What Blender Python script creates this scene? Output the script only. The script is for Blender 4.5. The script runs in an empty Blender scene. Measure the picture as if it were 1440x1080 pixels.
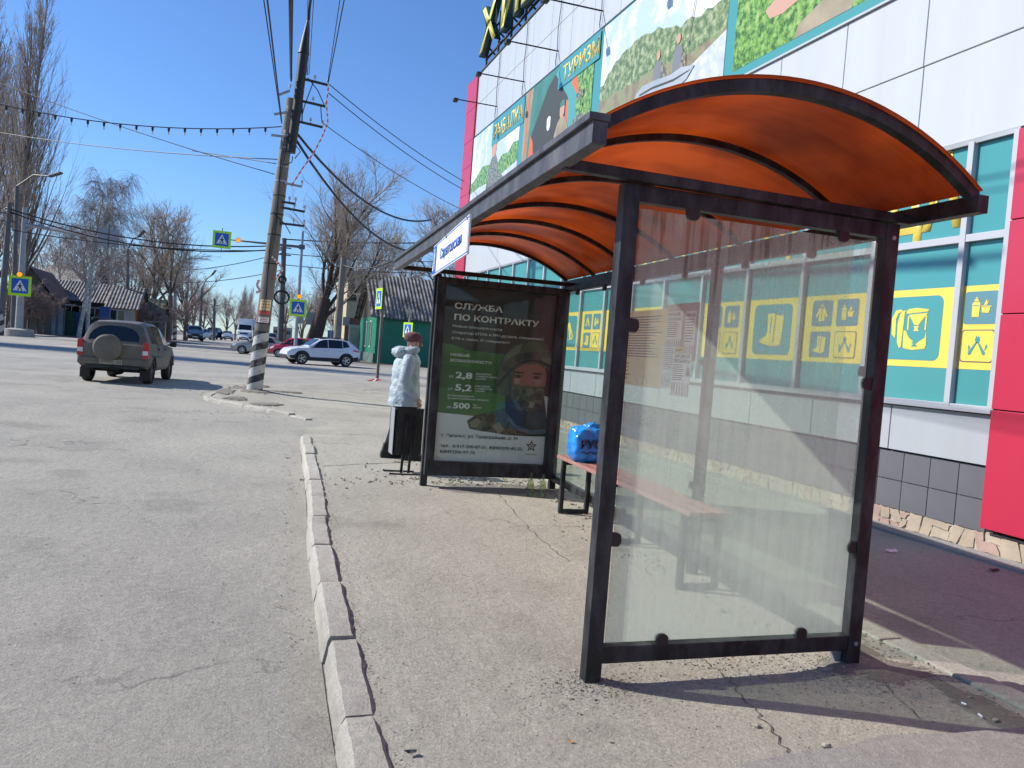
import bpy, bmesh, math, random
from mathutils import Vector, Matrix, noise
R = math.radians
V = Vector
SC = bpy.context.scene
COL = SC.collection

# ---------------------------------------------------------------- camera, sky, sun
EX = V((0.94266532, -0.32496735, 0.07601529))
EY = V((0.05949183, -0.06049924, -0.99639378))
EZ = V((0.32839431, 0.94378815, -0.03769763))
CAMP = V((0, 0, 1.45)); FPX = 1092.0
cam_d = bpy.data.cameras.new('camera'); cam = bpy.data.objects.new('camera', cam_d); COL.objects.link(cam)
cam_d.sensor_width = 36; cam_d.lens = 36 * FPX / 1440; cam_d.clip_start = 0.05; cam_d.clip_end = 3000
m = Matrix((EX, -EY, -EZ)).transposed().to_4x4(); m.translation = CAMP
cam.matrix_world = m
SC.camera = cam

SUN_EL = R(36.5); SUNV = V((-0.902 * math.cos(SUN_EL), 0.431 * math.cos(SUN_EL), math.sin(SUN_EL))).normalized()
w = bpy.data.worlds.new('World'); SC.world = w; w.use_nodes = True
nt = w.node_tree; nt.nodes.clear()
sky = nt.nodes.new('ShaderNodeTexSky'); sky.sky_type = 'NISHITA'; sky.sun_disc = False
sky.sun_elevation = SUN_EL; sky.sun_rotation = math.atan2(SUNV.x, SUNV.y)
sky.air_density = 1.1; sky.dust_density = 0.15; sky.ozone_density = 4.5; sky.altitude = 50
bg = nt.nodes.new('ShaderNodeBackground'); bg.inputs[1].default_value = 0.105
ow = nt.nodes.new('ShaderNodeOutputWorld')
tint = nt.nodes.new('ShaderNodeMix'); tint.data_type = 'RGBA'; tint.blend_type = 'MULTIPLY'; tint.inputs[0].default_value = 1; tint.inputs[7].default_value = (0.66, 0.85, 1.12, 1)
nt.links.new(sky.outputs[0], tint.inputs[6]); nt.links.new(tint.outputs[2], bg.inputs[0]); nt.links.new(bg.outputs[0], ow.inputs[0])
sd = bpy.data.lights.new('sun', 'SUN'); sd.energy = 4.3; sd.angle = R(0.55); sd.color = (1, 0.955, 0.88)
so = bpy.data.objects.new('sun', sd); COL.objects.link(so)
so.rotation_euler = SUNV.to_track_quat('Z', 'Y').to_euler(); so.location = (-20, 10, 30)
SC.view_settings.view_transform = 'Standard'; SC.view_settings.look = 'None'
SC.view_settings.exposure = 0.5; SC.view_settings.gamma = 1
SC.render.engine = 'CYCLES'
SC.cycles.transparent_max_bounces = 16; SC.cycles.max_bounces = 8

# ---------------------------------------------------------------- helpers
def ray(px, py):
    return ((px - 720) * EX + (py - 540) * EY + FPX * EZ)
def at(px, py, y):                       # the point of the place seen at a pixel, at depth y along the street
    r = ray(px, py); return CAMP + r * (y / r.y)
def gnd(px, py, z=0.0):
    r = ray(px, py); return CAMP + r * ((z - CAMP.z) / r.z)

ORG = {}
class M:
    def __init__(s): s.v = []; s.f = []
    def add(s, vs, fs):
        o = len(s.v); s.v += [tuple(v) for v in vs]; s.f += [tuple(i + o for i in f) for f in fs]; return s
    def box(s, c, d, rz=0, mat=None):
        vs = []
        cr, sr = math.cos(rz), math.sin(rz)
        for k in (-1, 1):
            for a, b in ((-1, -1), (1, -1), (1, 1), (-1, 1)):
                x, y, z = a * d[0] / 2, b * d[1] / 2, k * d[2] / 2
                vs.append((c[0] + x * cr - y * sr, c[1] + x * sr + y * cr, c[2] + z))
        if mat is not None: vs = [mat @ V(v) for v in vs]
        return s.add(vs, [(3, 2, 1, 0), (4, 5, 6, 7), (0, 1, 5, 4), (1, 2, 6, 5), (2, 3, 7, 6), (3, 0, 4, 7)])
    def span(s, a, b):
        return s.box([(a[i] + b[i]) / 2 for i in range(3)], [abs(b[i] - a[i]) for i in range(3)])
    def bar(s, a, b, w, h, up=(0, 0, 1)):       # rectangular bar from a to b; w across, h along up
        a = V(a); b = V(b); d = (b - a).normalized(); up = V(up)
        if abs(d.dot(up)) > 0.98: up = V((0, 1, 0))
        x = d.cross(up).normalized(); u = x.cross(d).normalized()
        vs = []
        for p in (a, b):
            for i, j in ((-1, -1), (1, -1), (1, 1), (-1, 1)): vs.append(p + x * (i * w / 2) + u * (j * h / 2))
        return s.add(vs, [(3, 2, 1, 0), (4, 5, 6, 7), (0, 1, 5, 4), (1, 2, 6, 5), (2, 3, 7, 6), (3, 0, 4, 7)])
    def tube(s, pts, r, n=8, cap=True):
        pts = [V(p) for p in pts]
        if not isinstance(r, (list, tuple)): r = [r] * len(pts)
        rings = []; o = len(s.v)
        prev = None
        for i, p in enumerate(pts):
            d = (pts[min(i + 1, len(pts) - 1)] - pts[max(i - 1, 0)])
            if d.length < 1e-9: d = V((0, 0, 1))
            d.normalize()
            if prev is None:
                ref = V((0, 0, 1)) if abs(d.z) < 0.9 else V((1, 0, 0))
                x = d.cross(ref).normalized()
            else:
                x = prev - d * prev.dot(d)
                x = x.normalized() if x.length > 1e-6 else d.orthogonal().normalized()
            prev = x; y = d.cross(x)
            for k in range(n):
                a = 2 * math.pi * k / n
                s.v.append(tuple(p + x * (r[i] * math.cos(a)) + y * (r[i] * math.sin(a))))
        for i in range(len(pts) - 1):
            for k in range(n):
                k2 = (k + 1) % n
                s.f.append((o + i * n + k, o + i * n + k2, o + (i + 1) * n + k2, o + (i + 1) * n + k))
        if cap:
            s.f.append(tuple(o + k for k in reversed(range(n))))
            s.f.append(tuple(o + (len(pts) - 1) * n + k for k in range(n)))
        return s
    def loft(s, rings, cap=True, close=True):
        o = len(s.v); n = len(rings[0])
        for r in rings: s.v += [tuple(p) for p in r]
        for i in range(len(rings) - 1):
            for k in range(n if close else n - 1):
                k2 = (k + 1) % n
                s.f.append((o + i * n + k, o + i * n + k2, o + (i + 1) * n + k2, o + (i + 1) * n + k))
        if cap:
            s.f.append(tuple(o + k for k in reversed(range(n))))
            s.f.append(tuple(o + (len(rings) - 1) * n + k for k in range(n)))
        return s
    def plate(s, pts, nrm, t):                  # flat polygon given thickness t along nrm
        pts = [V(p) for p in pts]; n = V(nrm).normalized() * t; k = len(pts)
        o = len(s.v)
        s.v += [tuple(p) for p in pts] + [tuple(p + n) for p in pts]
        a, b = tuple(range(o, o + k)), tuple(range(o + k, o + 2 * k))
        area = V((0, 0, 0))
        for i in range(k): area += pts[i].cross(pts[(i + 1) % k])
        if area.dot(n) > 0:
            s.f.append(tuple(reversed(a))); s.f.append(b)
            for i in range(k): j = (i + 1) % k; s.f.append((a[i], a[j], b[j], b[i]))
        else:
            s.f.append(a); s.f.append(tuple(reversed(b)))
            for i in range(k): j = (i + 1) % k; s.f.append((a[j], a[i], b[i], b[j]))
        return s
    def mesh(s, name, off=V((0, 0, 0))):
        me = bpy.data.meshes.new(name)
        me.from_pydata([(v[0] - off[0], v[1] - off[1], v[2] - off[2]) for v in s.v], [], s.f); me.update()
        return me

def link(name, me, mat=None, parent=None, smooth=False, sharp=35, loc=None):
    o = bpy.data.objects.new(name, me); COL.objects.link(o)
    if mat is not None:
        me.materials.clear(); me.materials.append(mat)
    if smooth:
        me.shade_smooth()
        if sharp: me.set_sharp_from_angle(angle=R(sharp))
    if parent is not None: o.parent = parent
    if loc is not None: o.location = loc
    return o
def obj(name, mb, mat, parent=None, smooth=False, bevel=0, sharp=35, label=None):
    off = ORG.get(parent.name, V((0, 0, 0))) if parent is not None else V((0, 0, 0))
    o = link(name, mb.mesh(name, off), mat, parent, smooth, sharp)
    ORG[o.name] = off
    if bevel:
        b = o.modifiers.new('bevel', 'BEVEL'); b.width = bevel; b.segments = 2; b.limit_method = 'ANGLE'
    if label: o['label'] = label
    return o
def tag(o, label, cat, group=None):
    o['label'] = label; o['category'] = cat
    if group: o['group'] = group
    return o
def thing(name, label, cat, loc=(0, 0, 0), group=None):
    o = bpy.data.objects.new(name, None); COL.objects.link(o); o.location = loc
    o.empty_display_size = 0.2
    ORG[o.name] = V(loc); tag(o, label, cat, group); return o
def struct(o): o['kind'] = 'structure'; return o
def stuff(o): o['kind'] = 'stuff'; return o
def kids(o): return [c for c in list(bpy.data.objects) if c.parent is o]
def dup(root, loc, rz=0, sc=1, label=None, group=None):
    def cp(o, par):
        c = o.copy(); COL.objects.link(c); c.parent = par
        for ch in CH.get(o.name, []): cp(ch, c)
        return c
    CH = {}
    for ch in bpy.data.objects:
        if ch.parent is not None: CH.setdefault(ch.parent.name, []).append(ch)
    r = cp(root, None); r.location = loc; r.rotation_euler = (0, 0, rz)
    r.scale = (sc, sc, sc) if not isinstance(sc, tuple) else sc
    if label: r['label'] = label
    if group: r['group'] = group
    return r

# ---- materials
def mat(name, col, rough=0.7, metal=0, var=0.0, vscale=4.0, bump=0.0, bscale=40.0, col2=None, spec=0.5, coat=0, dirt=0.0, dirtcol=(0.28, 0.25, 0.2), stretch=(1, 1, 1)):
    m = bpy.data.materials.new(name); m.use_nodes = True
    N = m.node_tree.nodes; L = m.node_tree.links; b = N['Principled BSDF']
    b.inputs['Roughness'].default_value = rough; b.inputs['Metallic'].default_value = metal
    b.inputs['Specular IOR Level'].default_value = spec; b.inputs['Coat Weight'].default_value = coat
    b.inputs['Base Color'].default_value = (*col, 1)
    if var or bump or dirt:
        tc = N.new('ShaderNodeTexCoord'); mp = N.new('ShaderNodeMapping'); L.new(tc.outputs['Object'], mp.inputs[0]); mp.inputs['Scale'].default_value = stretch
    cur = None
    if var:
        n = N.new('ShaderNodeTexNoise'); n.inputs['Scale'].default_value = vscale; n.inputs['Detail'].default_value = 6; L.new(mp.outputs[0], n.inputs['Vector'])
        r = N.new('ShaderNodeValToRGB'); r.color_ramp.elements[0].position = 0.3; r.color_ramp.elements[1].position = 0.7
        c2 = col2 or tuple(max(0, c * (1 - var)) for c in col)
        r.color_ramp.elements[0].color = (*c2, 1); r.color_ramp.elements[1].color = (*[min(1, c * (1 + var * 0.4)) for c in col], 1)
        L.new(n.outputs[0], r.inputs[0]); cur = r.outputs[0]
    if dirt:
        n2 = N.new('ShaderNodeTexNoise'); n2.inputs['Scale'].default_value = vscale * 1.7; n2.inputs['Detail'].default_value = 8; n2.inputs['Roughness'].default_value = 0.65; L.new(mp.outputs[0], n2.inputs['Vector'])
        mr = N.new('ShaderNodeMapRange'); mr.inputs[1].default_value = 0.42; mr.inputs[2].default_value = 0.72; mr.inputs[4].default_value = dirt; L.new(n2.outputs[0], mr.inputs[0])
        mx = N.new('ShaderNodeMix'); mx.data_type = 'RGBA'; L.new(mr.outputs[0], mx.inputs[0])
        if cur: L.new(cur, mx.inputs[6])
        else: mx.inputs[6].default_value = (*col, 1)
        mx.inputs[7].default_value = (*dirtcol, 1); cur = mx.outputs[2]
        mr2 = N.new('ShaderNodeMath'); mr2.operation = 'MAXIMUM'; mr2.inputs[1].default_value = rough; L.new(mr.outputs[0], mr2.inputs[0]); L.new(mr2.outputs[0], b.inputs['Roughness'])
    if cur: L.new(cur, b.inputs['Base Color'])
    if bump:
        n3 = N.new('ShaderNodeTexNoise'); n3.inputs['Scale'].default_value = bscale; n3.inputs['Detail'].default_value = 8; n3.inputs['Roughness'].default_value = 0.6; L.new(mp.outputs[0], n3.inputs['Vector'])
        bp = N.new('ShaderNodeBump'); bp.inputs['Strength'].default_value = bump; bp.inputs['Distance'].default_value = 0.01; L.new(n3.outputs[0], bp.inputs['Height']); L.new(bp.outputs[0], b.inputs['Normal'])
    return m
def emis(name, col, s):
    m = mat(name, col, 0.4); b = m.node_tree.nodes['Principled BSDF']
    b.inputs['Emission Color'].default_value = (*col, 1); b.inputs['Emission Strength'].default_value = s; return m

def ground_mat(name, c1, c2, c3, grain=1.0, wear=None, cracks=True):
    m = bpy.data.materials.new(name); m.use_nodes = True
    N = m.node_tree.nodes; L = m.node_tree.links; b = N['Principled BSDF']; b.inputs['Roughness'].default_value = 0.92; b.inputs['Specular IOR Level'].default_value = 0.25
    g = N.new('ShaderNodeNewGeometry')
    def nz(sc, det=6, ro=0.6, vec=None):
        n = N.new('ShaderNodeTexNoise'); n.inputs['Scale'].default_value = sc; n.inputs['Detail'].default_value = det; n.inputs['Roughness'].default_value = ro
        L.new(vec or g.outputs['Position'], n.inputs['Vector']); return n.outputs[0]
    def mr(x, a, b_, c, d):
        n = N.new('ShaderNodeMapRange'); n.inputs[1].default_value = a; n.inputs[2].default_value = b_; n.inputs[3].default_value = c; n.inputs[4].default_value = d; L.new(x, n.inputs[0]); return n.outputs[0]
    def mix(f, a, b_, mode='MIX'):
        n = N.new('ShaderNodeMix'); n.data_type = 'RGBA'; n.blend_type = mode
        if isinstance(f, float): n.inputs[0].default_value = f
        else: L.new(f, n.inputs[0])
        for s, x in ((6, a), (7, b_)):
            if isinstance(x, tuple): n.inputs[s].default_value = (*x, 1)
            else: L.new(x, n.inputs[s])
        return n.outputs[2]
    mp = N.new('ShaderNodeMapping'); mp.inputs['Scale'].default_value = (1, 0.12, 1); L.new(g.outputs['Position'], mp.inputs[0])
    c = mix(mr(nz(0.35, 8, 0.65), 0.38, 0.62, 0, 1), c1, c2)
    c = mix(mr(nz(1.3, 8, 0.7, mp.outputs[0]), 0.4, 0.75, 0, 0.6), c, c3)                    # long streaks along the street
    c = mix(mr(nz(5, 8, 0.7), 0.52, 0.72, 0, 0.5), c, c3)
    c = mix(mr(nz(0.9, 5, 0.55), 0.56, 0.66, 0, 0.55), c, tuple(x * 0.8 for x in c2))
    c = mix(mr(nz(0.16, 7, 0.6), 0.5, 0.6, 0, 0.5), c, tuple(min(1, x * 1.08) for x in c3))
    sp = mr(nz(95 * grain, 3, 0.7), 0.3, 0.7, 0.78, 1.22)                                    # aggregate
    cc = N.new('ShaderNodeCombineColor'); [L.new(sp, cc.inputs[i]) for i in range(3)]
    c = mix(1.0, c, cc.outputs[0], 'MULTIPLY')
    sp3 = mr(nz(24, 6, 0.8), 0.35, 0.65, 0.84, 1.12)
    cc3 = N.new('ShaderNodeCombineColor'); [L.new(sp3, cc3.inputs[i]) for i in range(3)]
    c = mix(1.0, c, cc3.outputs[0], 'MULTIPLY')
    sp2 = mr(nz(38, 4, 0.85), 0.6, 0.66, 0, 0.75)
    c = mix(sp2, c, tuple(x * 0.6 for x in c1))
    if cracks:
        v = N.new('ShaderNodeTexVoronoi'); v.feature = 'DISTANCE_TO_EDGE'; v.inputs['Scale'].default_value = 0.42
        wv = N.new('ShaderNodeTexNoise'); wv.inputs['Scale'].default_value = 2.2; wv.inputs['Detail'].default_value = 6; L.new(g.outputs['Position'], wv.inputs['Vector'])
        ad = N.new('ShaderNodeVectorMath'); ad.operation = 'MULTIPLY_ADD'; ad.inputs[1].default_value = (0.9, 0.9, 0.9); L.new(wv.outputs['Color'], ad.inputs[0]); L.new(g.outputs['Position'], ad.inputs[2])
        L.new(ad.outputs[0], v.inputs['Vector'])
        ck = mr(v.outputs[0], 0.0, 0.008, 1.0, 0.0)
        gate = mr(nz(0.5, 3, 0.5), 0.50, 0.60, 0, 0.6)
        mu = N.new('ShaderNodeMath'); mu.operation = 'MULTIPLY'; L.new(ck, mu.inputs[0]); L.new(gate, mu.inputs[1])
        c = mix(mu.outputs[0], c, (0.06, 0.055, 0.05))
    L.new(c, b.inputs['Base Color'])
    ba = N.new('ShaderNodeMath'); ba.operation = 'ADD'
    L.new(mr(nz(60 * grain, 8, 0.75), 0, 1, 0, 1.0), ba.inputs[0]); L.new(mr(nz(9, 8, 0.6), 0, 1, 0, 1.6), ba.inputs[1])
    bp = N.new('ShaderNodeBump'); bp.inputs['Strength'].default_value = 1.0; bp.inputs['Distance'].default_value = 0.012; L.new(ba.outputs[0], bp.inputs['Height']); L.new(bp.outputs[0], b.inputs['Normal'])
    return m

MAT = {}
MAT['road'] = ground_mat('asphalt_dusty', (0.375, 0.352, 0.302), (0.31, 0.293, 0.257), (0.42, 0.393, 0.335))
MAT['pave'] = ground_mat('pavement_dusty', (0.395, 0.37, 0.308), (0.325, 0.303, 0.25), (0.445, 0.415, 0.345))
MAT['path'] = ground_mat('path_asphalt', (0.37, 0.355, 0.30), (0.31, 0.295, 0.25), (0.41, 0.39, 0.33))
MAT['dirt'] = ground_mat('bare_earth', (0.17, 0.14, 0.11), (0.12, 0.10, 0.075), (0.22, 0.19, 0.15), cracks=False)
MAT['dust'] = ground_mat('gutter_dust', (0.365, 0.338, 0.285), (0.31, 0.285, 0.24), (0.41, 0.378, 0.315), cracks=False)
MAT['earth'] = ground_mat('grey_grit', (0.24, 0.215, 0.185), (0.17, 0.15, 0.13), (0.30, 0.27, 0.235), cracks=False)
MAT['concrete'] = ground_mat('concrete_light', (0.36, 0.34, 0.31), (0.30, 0.285, 0.26), (0.40, 0.38, 0.35), grain=1.6)
MAT['kerb'] = ground_mat('kerb_concrete', (0.47, 0.44, 0.375), (0.37, 0.345, 0.295), (0.53, 0.495, 0.43), grain=1.5, cracks=False)
MAT['white_panel'] = mat('white_composite', (0.40, 0.425, 0.46), 0.2, 0, 0.06, 0.7, dirt=0.35, dirtcol=(0.36, 0.35, 0.32), stretch=(3, 3, 0.3))
MAT['white_high'] = mat('white_composite_glare', (0.52, 0.545, 0.575), 0.2, 0, 0.06, 0.7, dirt=0.25, dirtcol=(0.46, 0.44, 0.38), stretch=(3, 3, 0.3))  # same panel material as low down; bright glare on upper rows put into base colour
MAT['red_panel'] = mat('red_composite', (0.50, 0.03, 0.07), 0.3, 0, 0.1, 0.8)
MAT['frame_w'] = mat('white_window_frame', (0.44, 0.45, 0.48), 0.4)
MAT['teal'] = mat('teal_film', (0.07, 0.29, 0.30), 0.18, 0, 0.06, 0.5)
MAT['teal_p'] = mat('teal_print', (0.07, 0.29, 0.30), 0.25)
MAT['yellow_p'] = mat('yellow_print', (0.80, 0.60, 0.10), 0.3)
MAT['greyteal_p'] = mat('grey_teal_print', (0.10, 0.24, 0.28), 0.4)
MAT['greytile'] = mat('grey_tile', (0.13, 0.13, 0.147), 0.35, 0, 0.08, 1.5, dirt=0.25, dirtcol=(0.18, 0.175, 0.17))
MAT['grout'] = mat('tile_grout', (0.5, 0.49, 0.49), 0.8)
MAT['stone'] = mat('plinth_stone', (0.42, 0.35, 0.27), 0.85, 0, 0.3, 3, 0.6, 30, col2=(0.30, 0.24, 0.18))
MAT['stone2'] = mat('plinth_stone_pink', (0.40, 0.28, 0.23), 0.85, 0, 0.3, 3, 0.6, 30)
MAT['mortar'] = mat('mortar', (0.46, 0.42, 0.35), 0.9, 0, 0.2, 8, 0.6, 50)
MAT['dark'] = mat('dark_gap', (0.02, 0.02, 0.022), 0.7)
MAT['roofedge'] = mat('dark_capping', (0.05, 0.06, 0.06), 0.5)
MAT['steel'] = mat('black_painted_steel', (0.010, 0.011, 0.013), 0.45, 0, 0.3, 6, 0.15, 60, spec=0.35, dirt=0.7, dirtcol=(0.075, 0.08, 0.088), stretch=(1, 1, 0.4))
MAT['steel_side'] = mat('dusty_painted_steel', (0.05, 0.05, 0.06), 0.5, 0, 0.3, 6, 0.15, 60, dirt=0.8, dirtcol=(0.13, 0.13, 0.14), stretch=(1, 1, 0.4))
MAT['clip'] = mat('black_plastic', (0.012, 0.012, 0.014), 0.5)
MAT['wood_pink'] = mat('faded_red_plank', (0.34, 0.15, 0.13), 0.6, 0, 0.25, 3, 0.3, 30, dirt=0.4, dirtcol=(0.36, 0.27, 0.24), stretch=(6, 1, 1))
MAT['paper'] = mat('white_paper', (0.82, 0.78, 0.78), 0.7)
MAT['paper_pink'] = mat('pink_paper', (0.90, 0.76, 0.78), 0.7, 0, 0.1, 8)
MAT['paper_yellow'] = mat('yellow_paper', (0.88, 0.68, 0.34), 0.7, 0, 0.15, 8)
MAT['ink'] = mat('black_ink', (0.03, 0.03, 0.035), 0.6)
MAT['ink_grey'] = mat('grey_ink', (0.12, 0.11, 0.12), 0.6)
MAT['ink_red'] = mat('red_ink', (0.6, 0.1, 0.06), 0.6)
MAT['white_p'] = mat('white_print', (0.78, 0.78, 0.80), 0.45)
MAT['cream_p'] = mat('offwhite_print', (0.55, 0.54, 0.55), 0.45)
MAT['blue_sign'] = mat('blue_sign_film', (0.015, 0.11, 0.5), 0.35)
MAT['lime_sign'] = mat('fluorescent_sign_film', (0.50, 0.86, 0.02), 0.4)
MAT['zinc'] = mat('galvanised_steel', (0.33, 0.34, 0.36), 0.45, 0.3, 0.2, 3)
MAT['zinc_dark'] = mat('weathered_steel_pole', (0.12, 0.12, 0.125), 0.6, 0.2, 0.2, 3)
MAT['conc_pole'] = mat('weathered_concrete_pole', (0.20, 0.178, 0.15), 0.85, 0, 0.35, 1.6, 0.5, 30, stretch=(3, 3, 0.6), dirt=0.35, dirtcol=(0.14, 0.125, 0.11))
MAT['wire'] = mat('black_cable', (0.012, 0.012, 0.014), 0.5)
MAT['rust'] = mat('rusty_steel', (0.05, 0.04, 0.035), 0.7, 0.2, 0.4, 10)
MAT['porcelain'] = mat('porcelain', (0.5, 0.48, 0.45), 0.3)
MAT['bark'] = mat('brown_bark', (0.17, 0.135, 0.11), 0.9, 0, 0.35, 6, 0.4, 20)
MAT['bark_dark'] = mat('dark_bark', (0.06, 0.046, 0.038), 0.9, 0, 0.35, 6, 0.6, 15)
MAT['twig'] = mat('bare_twigs', (0.40, 0.32, 0.26), 0.85, 0, 0.3, 0.5)
MAT['twig_red'] = mat('reddish_twigs', (0.38, 0.28, 0.24), 0.85, 0, 0.3, 0.5)
MAT['twig_grey'] = mat('grey_twigs', (0.44, 0.36, 0.29), 0.85, 0, 0.3, 0.5)
MAT['birch'] = mat('birch_bark', (0.62, 0.60, 0.56), 0.8, 0, 0.9, 2.2, 0.3, 20, col2=(0.25, 0.24, 0.22), stretch=(2, 2, 3))
MAT['rubber'] = mat('tyre_rubber', (0.022, 0.021, 0.02), 0.85, 0, 0.3, 20, dirt=0.5, dirtcol=(0.11, 0.1, 0.085))
MAT['glass_dark'] = mat('dark_car_glass', (0.008, 0.010, 0.012), 0.06, 0, spec=0.7)
MAT['under'] = mat('underbody_black', (0.01, 0.01, 0.01), 0.8)
MAT['plastic_dark'] = mat('dark_cladding', (0.02, 0.02, 0.022), 0.6)
MAT['alloy'] = mat('alloy_rim', (0.5, 0.5, 0.52), 0.3, 0.7)
MAT['lamp_red'] = mat('red_lamp', (0.45, 0.012, 0.015), 0.15, coat=0.5)
MAT['lamp_clear'] = mat('clear_lamp', (0.65, 0.65, 0.66), 0.12, coat=0.5)
MAT['amber'] = emis('amber_beacon', (1.0, 0.28, 0.01), 0.9)
MAT['letters_y'] = mat('yellow_letter_face', (0.72, 0.66, 0.12), 0.35)
MAT['letters_g'] = mat('green_letter_side', (0.02, 0.05, 0.045), 0.4)

def poly_mat():                                 # tinted twin-wall polycarbonate
    m = bpy.data.materials.new('orange_polycarbonate'); m.use_nodes = True
    N = m.node_tree.nodes; L = m.node_tree.links; b = N['Principled BSDF']; out = N['Material Output']
    tc = N.new('ShaderNodeTexCoord')
    n = N.new('ShaderNodeTexNoise'); n.inputs['Scale'].default_value = 1.6; n.inputs['Detail'].default_value = 8; L.new(tc.outputs['Object'], n.inputs['Vector'])
    mp = N.new('ShaderNodeMapping'); mp.inputs['Scale'].default_value = (0.7, 14, 0.7); L.new(tc.outputs['Object'], mp.inputs[0])
    n2 = N.new('ShaderNodeTexNoise'); n2.inputs['Scale'].default_value = 3; n2.inputs['Detail'].default_value = 6; L.new(mp.outputs[0], n2.inputs['Vector'])
    a = N.new('ShaderNodeMath'); a.operation = 'MULTIPLY_ADD'; a.inputs[1].default_value = 1.75; L.new(n.outputs[0], a.inputs[0]); q_ = N.new('ShaderNodeMath'); q_.operation = 'MULTIPLY'; q_.inputs[1].default_value = 0.25; L.new(n2.outputs[0], q_.inputs[0]); L.new(q_.outputs[0], a.inputs[2])
    h = N.new('ShaderNodeMath'); h.operation = 'MULTIPLY'; h.inputs[1].default_value = 0.5; L.new(a.outputs[0], h.inputs[0])
    r = N.new('ShaderNodeValToRGB'); r.color_ramp.elements[0].position = 0.36; r.color_ramp.elements[1].position = 0.64
    r.color_ramp.elements[0].color = (0.40, 0.13, 0.05, 1); r.color_ramp.elements[1].color = (0.86, 0.32, 0.10, 1); L.new(h.outputs[0], r.inputs[0])
    t = N.new('ShaderNodeBsdfTranslucent'); L.new(r.outputs[0], t.inputs[0])
    b.inputs['Base Color'].default_value = (0.10, 0.04, 0.025, 1); b.inputs['Roughness'].default_value = 0.22
    wv = N.new('ShaderNodeBump'); wv.inputs['Strength'].default_value = 0.07; wv.inputs['Distance'].default_value = 0.02; L.new(n2.outputs[0], wv.inputs['Height']); L.new(wv.outputs[0], b.inputs['Normal'])
    mx = N.new('ShaderNodeMixShader'); mx.inputs[0].default_value = 0.68
    L.new(b.outputs[0], mx.inputs[1]); L.new(t.outputs[0], mx.inputs[2])
    tr = N.new('ShaderNodeBsdfTransparent'); tr.inputs[0].default_value = (0.36, 0.13, 0.07, 1)
    mx2 = N.new('ShaderNodeMixShader'); mx2.inputs[0].default_value = 0.14; L.new(mx.outputs[0], mx2.inputs[1]); L.new(tr.outputs[0], mx2.inputs[2])
    L.new(mx2.outputs[0], out.inputs[0]); return m
MAT['poly'] = poly_mat()

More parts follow.
